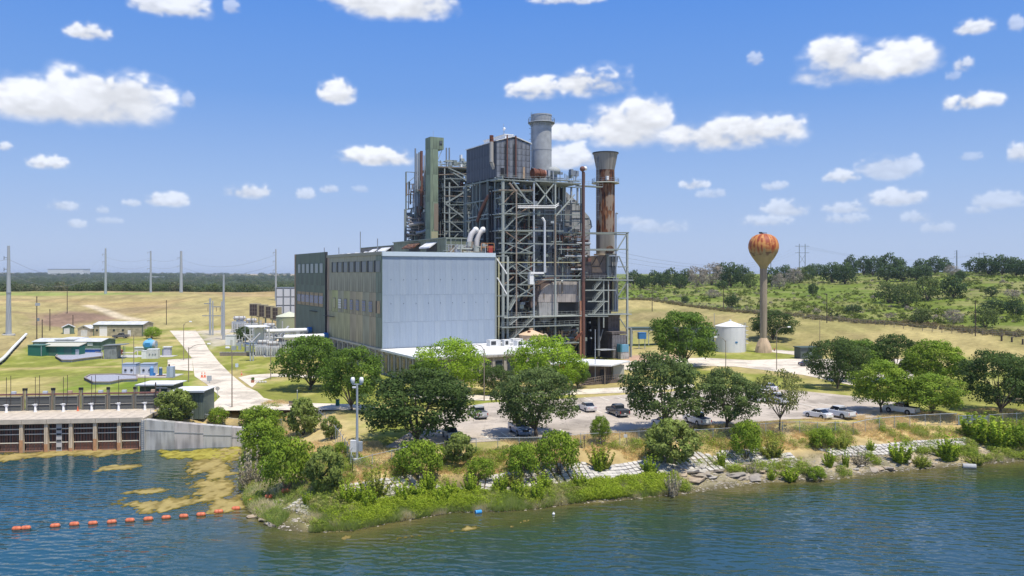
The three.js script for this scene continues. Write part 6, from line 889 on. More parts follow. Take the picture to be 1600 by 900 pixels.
// ===== chain link fences =====
const mLink = std([.33, .36, .36], { alphaMap: rep(tLink, 3, 3), transparent: true, side: THREE.DoubleSide, metalness: .3 });
function fence(label, pts, hgt, step, o = {}) {
  const g = thing('chain_link_fence', label, 'fence'), c = new THREE.CatmullRomCurve3(pts.map(([a, b]) => gpx(a, b)), false, 'catmullrom', .1), L = c.getLength(), n = max(1, Math.round(L / step)), pm = o.m || M.galv; let prev = null, s = 0;
  for (let i = 0; i <= n; i++) {
    const p = c.getPointAt(i / n); p.y = landY(p.x, -p.z) - .1; rod(g, 'post', p, p.clone().add(V(0, hgt + .15, 0)), o.r || .045, pm);
    if (o.arm) bar(g, 'barb_arm', p.clone().add(V(0, hgt, 0)), p.clone().add(V(.25, hgt + .45, .2)), .05, .05, pm);
    if (prev) { const a = prev.clone().add(V(0, hgt, 0)), b = p.clone().add(V(0, hgt, 0)); rod(g, 'top_rail', a, b, o.rail || .03, pm); const w = prev.distanceTo(p), q = new THREE.BufferGeometry(), P = [prev, p, b, prev, b, a].flatMap((v, k) => [v.x, v.y + (k === 0 || k === 1 || k === 3 ? .1 : 0), v.z]); q.setAttribute('position', new THREE.Float32BufferAttribute(P, 3)); q.setAttribute('uv', new THREE.Float32BufferAttribute([s, 0, s + w, 0, s + w, hgt, s, 0, s + w, hgt, s, hgt], 2)); q.computeVertexNormals(); put(g, 'mesh_panel', q, (o.screen && o.screen(i)) || mLink); s += w; }
    prev = p;
  }
  return g;
}
fence('tall chain link fence from the side road down to the slim mast corner', [[498, 655], [512, 670], [530, 694], [543, 712], [551, 729]], 2.3, 2.2, { arm: true });
fence('chain link fence along the top of the bank below the car park', [[551, 729], [585, 722], [640, 712], [700, 706], [776, 702], [860, 697], [950, 691], [1050, 684], [1130, 679], [1250, 671], [1333, 668]], 2.0, 3.0);
fence('chain link fence with a pale top rail below the right hand grove', [[1333, 668], [1360, 664], [1420, 660], [1470, 657], [1494, 656]], 2.0, 3.0, { rail: .05 });
{ const sc = std([.19, .24, .235], { side: THREE.DoubleSide, roughness: .9 }); fence('grey screened gate in the chain link fence near the right photo edge', [[1497, 656], [1543, 655]], 1.7, 2.4, { screen: () => sc, r: .06 }); }
fence('chain link fence right of the grey screened gate', [[1545, 655], [1600, 652], [1660, 649], [1720, 647]], 2.0, 3);
fence('low wire fence between the concrete wing wall and the side road', [[300, 648], [345, 646], [420, 645], [495, 652]], 1.5, 2.6, { r: .04 });
{ const g = thing('wire_fence', 'long wire fence along the crest of the dry slope at the right', 'fence'), pts = [[995, 469], [1060, 476], [1130, 484], [1200, 493], [1292, 503], [1400, 513], [1524, 524], [1600, 531], [1680, 537]].map((p) => hit(...p)), c = new THREE.CatmullRomCurve3(pts), n = 64; let pr; for (let i = 0; i <= n; i++) { const p = c.getPointAt(i / n); p.y = landY(p.x, -p.z) - .1; bar(g, 'post', p, p.clone().add(V(0, 2.1, 0)), .14, .14, M.brown); if (pr) for (const h of [.7, 1.3, 1.9]) rod(g, 'wire', pr.clone().add(V(0, h, 0)), p.clone().add(V(0, h, 0)), .025, M.galvDark); pr = p; } rebase(g); }
// ===== poles, masts and lamps =====
function pole(name, px, top, base, r0, r1, m, label, cat, o = {}) {
  const p = o.d ? V((px - 800) / F * o.d, o.y, -o.d) : hit(px, base), d = -p.z, hgt = H - (top - 428) * d / F - p.y, g = thing(name, label, cat, o.group); g.position.copy(p); g.rotation.y = o.turn || 0;
  put(g, 'shaft', cyl(r0, r1, hgt + .3, 0, -.3, 0, 12), m); if (o.foot) put(g, 'footing', cyl(r0 * 2.2, r0 * 2.2, .5, 0, -.1, 0, 16), M.concPale); if (o.make) o.make(g, hgt); return g;
}
const arms = (n, L, y0, dy, m = M.galvDark) => (g, h) => { for (let i = 0; i < n; i++) { put(g, 'crossarm', bx(L, .22, .22, -L / 2 * (i % 2 ? .95 : 1), h - y0 - i * dy, 0), m); put(g, 'insulator', cyl(.12, .12, 1.2, -L * .95, h - y0 - i * dy - 1.2, 0, 8), M.galv); } };
pole('steel_monopole', 13.5, 384, 524, .95, .42, M.galv, 'thickest grey steel monopole at the left photo edge on the dry slope', 'power pole', { foot: true, make: (g, h) => { put(g, 'joint_collar', cyl(.86, .84, .3, 0, h * .47, 0, 14), M.galvDark); for (const y of [h - 4.3, h - 8.3]) { put(g, 'bracket', bx(1.6, .2, .2, -.9, y, 0), M.galvDark); put(g, 'insulator', cyl(.13, .13, 1.3, -1.6, y - .6, 0, 8).rotateZ(.0), M.galvDark); } } });
pole('steel_monopole', 165, 388, 459.5, .85, .5, M.galv, 'steel monopole on the embankment right of the far white warehouse', 'power pole', { make: arms(4, 2.2, 4, 5) });
pole('steel_monopole', 235.5, 392, 457, .85, .5, M.galv, 'pale steel monopole in the middle of three on the embankment', 'power pole', { make: arms(4, 2.4, 1, 6) });
pole('steel_monopole', 283, 392, 457, 1.2, .75, M.galv, 'thicker steel monopole at the right of three on the embankment', 'power pole', { make: arms(3, 2.6, 5, 6) });
pole('steel_monopole', 349.5, 429, 531, .55, .3, M.galv, 'tall slim steel pole standing at the switchyard edge', 'power pole');
pole('steel_monopole', 431, 389, 470, .6, .35, M.galv, 'slim steel monopole behind the white grid panelled block', 'power pole', { make: arms(3, 1.6, 2, 5) });
for (const [px, t, b, l, x] of [[57.5, 463, 530, 'wooden pole with a transformer left of the long low white roofed building', 1], [105, 449, 490, 'dark wooden pole high on the dry slope above the brown patch'], [78, 483, 517, 'leaning weathered pole at the left end of the brown patch'], [66, 499, 529, 'short wooden pole beside the pole with a transformer'], [114, 492, 513, 'short wooden pole behind the small green shed'], [260, 469, 508, 'dark wooden pole at the far end of the left road'], [1019, 446, 487, 'wooden pole just right of the boiler platforms on the dry slope'], [1130.5, 447, 483, 'wooden pole on the slope crest left of the water tower'], [1292, 459, 505, 'wooden pole on the slope crest right of the water tower'], [1524, 470, 526, 'wooden pole on the slope crest near the right photo edge']]) pole('utility_pole', px, t, b, .17, .13, M.wood, l, 'utility pole', { make: (g, h) => { if (x) { put(g, 'transformer', cyl(.4, .4, 1.1, .5, h * .42, 0), M.galvDark); put(g, 'sign_board', bx(1.6, 1, .08, .4, h * .78, .2), M.galv); } put(g, 'top_bracket', bx(.5, .12, .12, 0, h - .4, 0), M.wood); } });
for (const [px, a, b, l] of [[1565, 524, 533, 'left of three short timber posts on the dry slope'], [1581, 527, 536, 'middle of three short timber posts on the dry slope'], [1598, 530, 539, 'right of three short timber posts on the dry slope']]) pole('timber_post', px, a, b, .28, .26, M.wood, l, 'post', { make: (g, h) => put(g, 'cap', cyl(.3, .3, .1, 0, h, 0, 10), M.brown) });
for (const [px, a, d, l, w, n] of [[1253.5, 381, 1000, 'H shaped lattice power tower on the skyline right of the water tower', 7, 2], [1533.5, 394, 1400, 'far H shaped power tower on the right hand skyline', 8, 1]]) { const g = thing('power_tower', l, 'power tower'); g.position.set((px - 800) / F * d, 26, -d); const h = H - (a - 428) * d / F - 26; for (const e of [-1, 1]) put(g, 'leg', cyl(.55, .4, h, e * w / 2, 0, 0, 8), M.galvDark); for (let i = 0; i < n; i++) put(g, 'crossarm', bx(w * 2.4, .5, .5, 0, h - 3 - i * 8, 0), M.galvDark); for (const e of [-1, 1]) bar(g, 'brace', V(-e * w / 2, h - 24, 0), V(e * w / 2, h - 13, 0), .3, .3, M.galvDark); }
pole('steel_monopole', 1495, 391, 0, .7, .5, M.galvDark, 'single steel monopole on the right hand skyline between hill trees', 'power pole', { d: 900, y: 27, make: arms(3, 3, 1, 3) });
pole('steel_monopole', 1204.5, 408, 0, .7, .5, M.galvDark, 'distant monopole peeking out right of the water tower bowl', 'power pole', { d: 1100, y: 26, make: arms(1, 1.2, 1, 2) });
const lampArm = (L, y, dir, m = M.brown) => (g, h) => { const mb = new MB(); mb.tube([V(0, h + y, 0), V(dir * L * .35, h + y + .9, 0), V(dir * L, h + y + 1.2, 0)], .06, 6, 12); mb.build('arm', m, g); put(g, 'lamp_head', new THREE.CapsuleGeometry(.17, .5, 4, 10).rotateZ(PI / 2), M.whiteClean, V(dir * (L + .3), h + y + 1.2, 0)); };
for (const [px, t, b, l, L, dir] of [[756.5, 545, 627, 'street lamp on a rusty pole between the bright green trees at the car park', 1.6, -1], [1134, 532, 581, 'street lamp with its arm to the left in front of the white tank', 2.2, -1], [1213.5, 516, 579, 'street lamp with its arm to the right beside the water tower foot', 2.8, 1], [294.7, 543, 597, 'street lamp arching to the right over the left road', 4.2, 1], [287, 507, 563, 'street lamp farther up the left road with pale head', 1.6, 1], [362.5, 550, 640, 'street lamp at the near end of the left road', .5, -1]]) pole('street_lamp', px, t, b, .11, .08, M.brown, l, 'street lamp', { make: lampArm(L, -.4, dir) });
for (const [px, t, b, l, m] of [[930, 516, 600, 'plain grey pole beside the white canopy', M.galv], [209, 524, 587, 'thin brown pole in front of the grey slanting roofed shed', M.brown], [191, 557, 584, 'thin pole left of the two pale equipment boxes', M.galvDark], [423, 538, 593, 'thin brown pole left of the tree on the grass island', M.brown], [1281, 501, 545, 'thin brown pole behind the small dark shed', M.brown], [1116, 490, 535, 'thin pole rising behind the white tank roof', M.galv]]) pole('light_pole', px, t, b, .1, .07, m, l, 'pole', { foot: px === 930, make: (g, h) => put(g, 'cap', cyl(.1, .1, .15, 0, h, 0, 8), m) });
{ const g = pole('floodlight_mast', 558, 600, 724, .2, .13, M.galv, 'slim grey mast with twin floodlights at the fence corner', 'light mast', { make: (k, h) => { put(k, 'footing', cyl(.55, .55, .9, 0, -.2, 0, 20), M.concPale); put(k, 'cabinet', bx(.75, 1.5, .5, -.45, 1.5, .1), M.white); put(k, 'cabinet', bx(.5, 1.2, .45, .45, 1.6, .05), M.galv); put(k, 'crossarm', bx(1.25, .14, .14, 0, h - .1, 0), M.galv); for (const e of [-1, 1]) { const f = put(k, 'floodlight', lathe([[0, 0], [.22, .05], [.3, .5], [.2, .8], [0, .85]], 16).translate(e * .56, h + .05, 0), M.whiteClean); put(f, 'bracket', bx(.1, .3, .1, e * .56, h - .1, 0), M.galvDark); } put(k, 'camera', bx(.45, .2, .2, -.35, h - .5, .15), M.whiteClean); } }); }
{ const mb = new MB(), wire = (a, b, sag, n = 8) => { let p = a; for (let i = 1; i <= n; i++) { const q = a.clone().lerp(b, i / n); q.y -= sag * 4 * (i / n) * (1 - i / n); mb.rod(p, q, .045, 4); p = q; } }; const tops = [at(13, 405, 280), at(162, 400, 560), at(232, 404, 580), at(280, 404, 575)]; for (let k = 0; k < 2; k++) { const dn = V(0, -k * 5, 0); wire(tops[0].clone().add(dn), tops[1].clone().add(dn), 9); wire(tops[1].clone().add(dn), tops[2].clone().add(dn), 3); wire(tops[2].clone().add(dn), tops[3].clone().add(dn), 2); wire(tops[3].clone().add(dn), at(431, 398, 430).add(dn), 6); wire(tops[0].clone().add(dn), at(-200, 400, 260).add(dn), 3); } tag(mb.build('power_line', M.galvDark, scene), 'thin overhead wires strung between the steel monopoles at the left', 'power line'); const m2 = new MB(); { const w2 = (a, b, sag, n = 10) => { let p = a; for (let i = 1; i <= n; i++) { const q = a.clone().lerp(b, i / n); q.y -= sag * 4 * (i / n) * (1 - i / n); m2.rod(p, q, .06, 4); p = q; } }; for (const e of [-1, 0, 1]) { w2(at(1253 + e * 9, 385, 1000), at(1534 + e * 6, 396, 1400), 14); w2(at(960 + e * 2, 400 + e * 8, 420), at(1253 + e * 9, 385, 1000), 14); } } tag(m2.build('power_line', M.galvDark, scene), 'thin overhead wires crossing the sky behind the water tower', 'power line'); }
// ===== water tower, tank and sheds at the right =====
{
  const g = stand('water_tower', 1193, 550.5, 0, 'tall water tower with a rust streaked ball on a slender stained column', 'water tower'), s = 5.08, k = (r, y) => [r / s, (550.5 - y) / s];
  const ball = tex(512, 256, (u, v) => { const st = fbm(u * 60, v * 3, 4, 201, 60), bl = fbm(u * 16, v * 10, 4, 205, 16), t = ss(.40, .62, v + (st - .5) * .22); const pale = mix3([.62, .56, .42], [.50, .46, .33], bl), rust = mix3(mix3([.78, .52, .26], [.58, .25, .11], ss(.38, .6, st)), [.80, .60, .34], ss(.5, .72, bl) * .75); let c = mix3(pale, rust, t); if (v > .36 && v < .47) c = mix3(c, [.36, .25, .19], ss(.5, .7, bl) * .8); return c; }, true);
  const bm = std([1, 1, 1], { map: ball, roughness: .6 }), cm = std([.35, .29, .21], { map: rep(tStreak, 1, .4) }), pts = [k(5.3, 421), k(6, 418), k(8.6, 414), k(12.5, 409), k(17.5, 402), k(21.3, 395), k(23.1, 388), k(22.8, 382), k(20.8, 376), k(17, 371), k(11, 367.6), k(4, 366.2), k(0, 366)];
  const ballG = new THREE.LatheGeometry(pts.map((p) => new THREE.Vector2(...p)), 48), uv = ballG.attributes.uv, P = ballG.attributes.position; for (let i = 0; i < uv.count; i++) uv.setY(i, clamp((P.getY(i) - pts[0][1]) / (pts[12][1] - pts[0][1]), .01, .99)); put(g, 'ball_tank', ballG, bm);
  put(g, 'column', lathe([k(5.4, 530), k(5.4, 421)], 32), cm); { const c = lathe([k(13, 551), k(12.4, 545), k(9.6, 536), k(6.4, 530), k(5.4, 528)], 32); put(g, 'flared_base', scaleUV(c, 3, 1), std([.58, .43, .28], { map: rep(tStreak, 1, .5) })); }
  put(g, 'rust_stain', new THREE.CylinderGeometry(5.5 / s, 5.5 / s, 20, 12, 1, true, PI * 1.2, .85).translate(0, 15.4, 0), std([.22, .13, .09], { map: rep(tStreak, .5, .1) })); put(g, 'door', bx(.9, 2, .2, -1.9, 0, 1.35), M.brown);
  put(g, 'roof_hatch', cyl(.5, .5, .35, -.5, (550.5 - 366.6) / s, 0), M.dark); const mb = new MB(); mb.rail([V(-1.3, (550.5 - 366.8) / s, .3), V(.9, (550.5 - 366.8) / s, .3)], .5, .5, .05); mb.box(.9, .4, .5, -.9, (550.5 - 365.5) / s, 0); mb.build('top_railing', M.dark, g);
}
{
  const g = stand('white_tank', 1141, 549, 0, 'white cylindrical tank with a cone roof left of the water tower', 'tank'), m = std([.72, .72, .74], { roughness: .5 }), r = 4.5, h = 7.9;
  const nP = 14; for (let j = 0; j < 2; j++) for (let i = 0; i < nP; i++) put(g, 'shell_plate', new THREE.CylinderGeometry(r, r, h / 2 - .015, 5, 1, true, i / nP * 2 * PI + j * .2 + .004, 2 * PI / nP - .008).translate(0, h * (j + .5) / 2, 0), m); put(g, 'liner', cyl(r - .05, r - .05, h, 0, 0, 0, 40), m); put(g, 'cone_roof', lathe([[r + .1, h - .05], [r + .1, h + .06], [.4, h + 1.45], [0, h + 1.48]], 40), M.roofWhite); put(g, 'vent_cap', cyl(.35, .35, .5, 0, h + 1.4, 0), M.whiteClean); put(g, 'sign', bx(.75, .5, .06, .72, 2.9, r + .02).rotateY(0), std([.05, .2, .42])); const mb = new MB(); for (const e of [-.25, .25]) mb.box(.07, h + 1, .07, r + .3, 0, e); for (let i = 0; i < 22; i++) mb.box(.06, .05, .5, r + .3, i * .38, 0); for (let i = 0; i < 5; i++) mb.box(.9, .08, .9, r + .55, 2.5 + i * 1.3, 0); mb.build('caged_ladder', M.whiteClean, g); const rl = new MB(); rl.rail([V(1.5, h, 4.2), V(3.6, h, 2.6), V(4.4, h, 0)], 1, 1.2, .05); rl.build('handrail', M.galv, g);
  const b = stand('pump_house', 1098, 547, .08, 'green flat roofed pump house hidden left of the white tank', 'building'), gm = std([.20, .26, .21], { map: rep(tStreak, .2) }); put(b, 'wall', bx(9.5, 6.6, 8, -1, 0, -4), gm); put(b, 'roof', bx(10, .3, 8.6, -1, 6.6, -4), M.greenDark); put(b, 'door', bx(1.1, 2.2, .1, 3.4, 0, .03), M.white); put(b, 'porch', bx(1.8, .15, 1.4, 3.4, 2.6, .7), M.white); put(b, 'door_window', bx(.5, .8, .05, 3.4, 1.2, .1), M.glass); put(b, 'roof_vent', cyl(.7, .7, .8, .5, 6.9, -3), M.white); put(b, 'window', bx(.5, .8, .08, 2.2, 4, .02), M.white);
  const l = stand('long_canopy', 1040, 541, .05, 'long low dark green canopy between the boiler and the pump house', 'canopy'); put(l, 'roof', bx(24, .6, 7, 0, 5.2, -4), M.greenDark); for (let i = 0; i < 5; i++) put(l, 'post', bx(.25, 5.2, .25, -11 + i * 5.5, 0, -.8), M.galv); put(l, 'wall', bx(8, 4.9, .2, 6, .2, -6.5), M.greenDark); put(l, 'gutter', bx(24, .2, .12, 0, 5.0, -.44), M.galv);
  const bl = stand('blue_dumpster', 1003, 545, .2, 'small blue container under the long green canopy', 'container'); put(bl, 'box', bx(2.4, 1.9, 1.6, 0, 3.2, 0), M.blue); put(bl, 'rim', bx(2.5, .15, 1.7, 0, 5.1, 0), M.blue); for (const e of [-1, 1]) put(bl, 'leg', bx(.2, 3.2, .2, e, 0, 0), M.galv);
  const s = stand('small_shed', 1268, 561, .12, 'small dark green shed with white and orange notices left of the grove', 'shed'); put(s, 'wall', bx(6.4, 3.1, 4, 0, 0, -2), std([.085, .105, .095])); put(s, 'roof', bx(6.9, .22, 4.6, 0, 3.1, -2), M.greenDark); put(s, 'notice', bx(.5, .7, .05, 1.3, 1.6, .03), M.white); put(s, 'notice', bx(.8, 1.4, .05, 2.5, 1.1, .03), std([.6, .25, .14])); put(s, 'door', bx(1, 2.1, .06, -.3, 0, .03), M.galvDark);
}
// ===== far warehouses =====
{
  const far = (px, top, base, w, d, label, m, n = 6) => { const g = thing('warehouse', label, 'warehouse'); const s = d / F; g.position.set((px - 800) * s, H - (base - 428) * s, -d); const hgt = (base - top) * s; for (let i = 0; i < n; i++) put(g, 'wall_panel', bx(w * s / n - .3, hgt, 60, (i + .5 - n / 2) * w * s / n, 0, 0), m); put(g, 'roof', bx(w * s + 2, 1.2, 62, 0, hgt, 0), M.roofWhite); put(g, 'dock_door', bx(w * s * .06, hgt * .4, 1, w * s * .36, 0, 30.5), M.galvDark); };
  far(108, 420.5, 430, 56, 3900, 'long white warehouse on the far left horizon', std([.75, .74, .7])); far(245, 428, 432, 34, 4000, 'tan warehouse on the horizon between two monopoles', std([.45, .33, .24])); far(290, 429.5, 432, 30, 4300, 'pale flat warehouse on the horizon behind the thick monopole', std([.7, .68, .62])); far(240, 432.5, 436, 22, 3000, 'white house roofs among far trees below the tan warehouse', std([.7, .68, .64]), 3); far(8, 426.5, 429, 18, 4200, 'far white warehouse at the left photo edge', std([.75, .74, .7]), 3);
}
// ===== buildings and plant at the left =====
function gable(parent, w, dp, h, rise, wall, roof, o = {}) {
  const s = new THREE.Shape([[-dp / 2, 0], [dp / 2, 0], [dp / 2, h], [0, h + rise], [-dp / 2, h]].map((p) => new THREE.Vector2(...p))); const b = new THREE.ExtrudeGeometry(s, { depth: w, bevelEnabled: false }).translate(0, 0, -w / 2).rotateY(PI / 2); put(parent, 'wall', o.front ? b.rotateY(PI / 2) : b, wall);
  const L = hypot(dp / 2, rise) + .35; for (const e of [-1, 1]) { const q = bx(w + .6, .14, L).translate(0, 0, L / 2).rotateX(Math.atan2(rise, dp / 2)).rotateY(e > 0 ? 0 : PI).translate(0, h + rise + .02, 0); put(parent, 'roof_slope', o.front ? q.rotateY(PI / 2) : q, roof); }
}
const cream = std([.44, .40, .27], { map: rep(tStreak, .2) }), roofPale = std([.66, .67, .66], { map: rep(tMottle, .1), bumpMap: corr, bumpScale: .03 }), grnW = std([.15, .22, .17], { map: rep(tStreak, .2) });
{
  let g = stand('metal_workshop', 184, 526, .03, 'cream and green metal workshop with white doors below the brown patch', 'workshop'); gable(g, 18.6, 10, 4.5, .9, cream, roofPale); put(g, 'eave_trim', bx(18.9, .55, .12, 0, 4.0, 5.05), M.green); put(g, 'roller_door', bx(2.9, 3, .08, -5.6, 0, 5.03), M.whiteClean); put(g, 'door_panel', bx(2.9, 1.3, .08, -5.6, 3, 5.03), std([.55, .54, .5])); put(g, 'door', bx(1.1, 2.4, .08, 4.2, 0, 5.03), M.whiteClean); for (const x of [-8, -1.6, 1.8]) put(g, 'window', bx(.8, .8, .08, x, 2, 5.03), M.glass); for (const e of [-1, 1]) put(g, 'corner_trim', bx(.35, 4.5, .14, e * 9.2, 0, 5.04), M.green); g.position.add(V(0, 0, -5));
  g = stand('long_building', 104, 548, .02, 'long low green building with a pale shallow roof behind the teal store', 'building'); gable(g, 21, 10, 2.7, .7, grnW, roofPale); for (let i = 0; i < 7; i++) put(g, 'bay_opening', bx(1.5, 1.5, .1, -7.6 + i * 1.75, .9, 5.02), i % 3 ? M.black : M.galvDark); put(g, 'window', bx(1.6, .9, .1, 7.2, 1.5, 5.04), M.white); put(g, 'window', bx(1.4, .7, .1, -9.3, 1.5, 5.04), M.white); put(g, 'fence_panel', bx(4, 2.3, .1, 3.2, 0, 5.3), M.galvDark); put(g, 'ridge_hump', bx(6, .4, 9.6, -1, 3.15, 0), roofPale); g.position.add(V(0, 0, -5));
  g = stand('teal_store', 94, 557, .03, 'dark teal metal store with tan roof edge on the lawn', 'store'); for (let i = 0; i < 5; i++) put(g, 'wall_panel', bx(2.16, 2.9, 3.5, -4.4 + i * 2.2, 0, -1.75), i % 2 ? std([.05, .13, .105]) : M.teal); put(g, 'roof', bx(11.2, .15, 5, 0, 2.9, -2.3).rotateX(.12), std([.52, .5, .4])); put(g, 'door', bx(1, 2, .06, 4.9, 0, .03), M.galv);
  g = stand('teal_store', 54, 558, -.18, 'smaller plain dark teal store at the left end of the long one', 'store'); put(g, 'wall', bx(4.4, 3, 3.4, 0, 0, -1.7), M.teal); put(g, 'roof', bx(4.6, .15, 3.7, 0, 3, -1.7), std([.1, .2, .16])); put(g, 'corner_trim', bx(.12, 3, .12, 2.2, 0, .02), M.galv);
  g = stand('garden_shed', 107, 524, .5, 'small green gabled shed with pale front left of the beige gabled shed', 'shed'); gable(g, 3.8, 4, 2.6, 1, grnW, roofPale, { front: true }); put(g, 'door', bx(2, 2.2, .08, -.6, 0, 2), M.white);
  g = stand('garden_shed', 136, 526, -.1, 'small beige gabled shed with white roller door beside the workshop', 'shed'); gable(g, 4, 5, 2.9, 1.1, std([.5, .44, .34]), roofPale, { front: true }); put(g, 'door', bx(2.6, 2.3, .08, .1, 0, 2.02), M.white); put(g, 'gable_vent', bx(.4, .4, .06, 0, 3.1, 2.02), M.dark);
  g = stand('grey_kiosk', 172, 561, .05, 'narrow grey shed with a slanting roof jutting to the right', 'shed'); put(g, 'wall', bx(3.5, 3.6, 3, 0, 0, -1.5), std([.27, .29, .3], { map: rep(tStreak, .2) })); put(g, 'roof', bx(6, .22, 3.6, 1.2, 3.75, -1.5).rotateZ(.05), std([.22, .24, .25])); for (const x of [3.6, 4]) put(g, 'post', bx(.12, 3.7, .12, x, 0, -.2), M.galvDark); put(g, 'frame', bx(.1, 3.5, .1, -2.2, 0, .2), M.galv);
  g = stand('rust_pump', 190, 556, .05, 'rusty pump and pipes right of the narrow grey shed', 'pump'); put(g, 'motor', cyl(.5, .5, 1.2, 0, .5, 0).rotateZ(0), M.rust); put(g, 'skid', bx(6, .25, 1.5, 1, 0, 0), M.concPale); const pm = new MB(); pm.tube([V(0, .9, .2), V(2, .9, .4), V(3.4, .9, 0), V(4.4, 1.5, 0), V(4.6, .2, 0)], .16); pm.build('pipe', std([.6, .55, .5]), g); put(g, 'valve', new THREE.SphereGeometry(.45, 10, 8), std([.35, .14, .08]), V(-.2, 1.6, 0));
  g = stand('blue_filter', 234, 550, 0, 'bright blue round filter vessel with a blue box front', 'filter vessel'); put(g, 'vessel', new THREE.CapsuleGeometry(1.5, 1.1, 8, 20).rotateZ(PI / 2), M.skyblue, V(0, 2.3, 0)); put(g, 'panel', bx(1.6, 1.3, .3, -.1, 1.6, 1.45), std([.04, .25, .5])); put(g, 'cap', cyl(.6, .6, .5, 0, 3.6, 0), M.skyblue); for (const e of [-1, 1]) put(g, 'leg', bx(.3, 1.2, 1.6, e * 1.2, 0, 0), M.galv); put(g, 'pale_wrap', cyl(1.3, 1.3, .8, 0, 0, 0).rotateZ(PI / 2).translate(2.0, 2.2, 0), M.galv);
  g = stand('filter_box', 229, 560, .1, 'small plain white cabinet below the blue filter vessel', 'cabinet'); put(g, 'cabinet', bx(2.2, 2.1, 1.8), M.whiteClean); put(g, 'lid', bx(2.3, .1, 1.9, 0, 2.1, 0), M.white);
  g = stand('filter_box', 240, 560, .1, 'pale cabinet with dark gauges below the blue filter vessel', 'cabinet'); put(g, 'cabinet', bx(3, 2.6, 2), M.white); for (const x of [-.8, .1, .8]) put(g, 'gauge', cyl(.2, .2, .1, 0, 0, 0, 12).rotateX(PI / 2).translate(x, 1.3, 1.03), M.galvDark); put(g, 'lid', bx(3.1, .12, 2.1, 0, 2.6, 0), M.whiteClean);
  g = stand('white_slab', 219, 548, .05, 'flat white covered tank left of the blue filter vessel', 'tank'); put(g, 'box', bx(2.8, .9, 1.8), std([.45, .46, .48])); put(g, 'lid', bx(3, .25, 2, 0, .9, 0), M.roofWhite);
  g = stand('grey_cabinet', 262, 556, .1, 'grey equipment cabinet on its own beside the left road', 'cabinet'); put(g, 'body', bx(1.9, 2.5, 1.6), std([.46, .46, .52])); put(g, 'roof', bx(2.3, .25, 2, 0, 2.5, 0), M.white); put(g, 'dark_side', bx(.5, 2, 1.5, -1.15, 0, 0), M.galvDark);
  for (const [px, l, e] of [[205, 'left of two pale blue equipment boxes with round dark fans', 0], [233, 'right of two pale blue equipment boxes with round dark fans', 1]]) { g = stand('equipment_box', px, 586, .06, l, 'equipment box', 'pale equipment boxes on the concrete pad'); put(g, 'body', bx(3.1, 2.2, 2.6), std([.55, .58, .64])); put(g, 'hood', bx(3.15, .55, 2.65, 0, 2.2, 0), std([.34, .43, .54])); put(g, 'roof', bx(3.3, .1, 2.8, 0, 2.75, 0), M.galv); for (const x of [-.8, .6]) put(g, 'fan', cyl(.28, .28, .1, 0, 0, 0, 14).rotateX(PI / 2).translate(x, 1.3, 1.33), M.dark); put(g, 'base', bx(3.3, .18, 2.8, 0, 0, 0), e ? std([.4, .2, .16]) : M.concGrey); }
  g = stand('blue_pump', 237, 588, 0, 'upright bright blue tank in front of the right equipment box', 'pump'); put(g, 'vessel', cyl(.45, .45, 1.7, 0, .2, 0), std([.05, .22, .5])); put(g, 'cap', new THREE.SphereGeometry(.45, 12, 8), std([.2, .38, .6]), V(0, 1.9, 0)); put(g, 'pump', cyl(.3, .3, .6, .6, .2, 0), M.blue);
  g = stand('blue_pump', 251, 588, 0, 'dark blue vessel on a red skid right of the equipment boxes', 'pump'); put(g, 'vessel', cyl(.4, .4, 1.6, 0, .3, 0), std([.05, .12, .22])); put(g, 'skid', bx(2, .3, 1, .2, 0, 0), M.rust); put(g, 'cap', cyl(.45, .35, .25, 0, 1.9, 0), M.galv);
  g = stand('blue_cabinet', 267, 590, .1, 'tall pale blue cabinet with a small dark motor on top', 'cabinet'); put(g, 'body', bx(1.5, 2.6, 1.4), std([.33, .40, .52])); put(g, 'door', bx(.7, 2.2, .06, .3, .2, .72), std([.44, .5, .62])); put(g, 'motor', cyl(.2, .2, .5, -.4, 2.6, 0), M.black);
  const basin = (pts, label, h) => { const P = polyG(pts), q = thing('settling_basin', label, 'basin'), sh = new THREE.Shape(P.map((p) => new THREE.Vector2(p[0], p[1]))); put(q, 'cover', new THREE.ExtrudeGeometry(sh, { depth: h, bevelEnabled: false }).rotateX(-PI / 2).translate(0, G, 0), std([.40, .41, .46], { map: rep(tMottle, .3) })); const mb = new MB(); for (let i = 0; i < P.length; i++) { const a = V(P[i][0], G, -P[i][1]), j = (i + 1) % P.length, b = V(P[j][0], G, -P[j][1]); mb.bar(a.clone().add(V(0, h + .12, 0)), b.clone().add(V(0, h + .12, 0)), .3, .25); } mb.build('rim', std([.3, .25, .22]), q); for (let i = 0; i < 6; i++) { const a = V(P[0][0], G + h * .5, -P[0][1]), b = V(P[P.length - 1][0], G + h * .5, -P[P.length - 1][1]), c = a.clone().lerp(b, (i + .5) / 6); put(q, 'weir_notch', bx(.3, .4, .5), M.black, c); } rebase(q); };
  basin([[87, 560], [93, 553], [140, 552.5], [160, 554], [160, 560], [134, 563], [112, 566], [97, 566]], 'grey many sided basin in front of the teal store', .5); basin([[132, 594], [141, 589], [180, 588], [214, 590], [214, 596], [190, 597], [172, 601], [146, 601]], 'grey many sided basin on the lawn behind the intake screens', .45);
  g = stand('blue_tarp', 144, 553, .03, 'row of bright blue covers beside the upper basin', 'cover'); for (let i = 0; i < 4; i++) put(g, 'cover_panel', bx(1.15, .9, 1, -1.8 + i * 1.2, .5, 0), std([.02, .10, .36])); put(g, 'rail', bx(5, .1, 1.2, 0, 1.4, 0), M.galv);
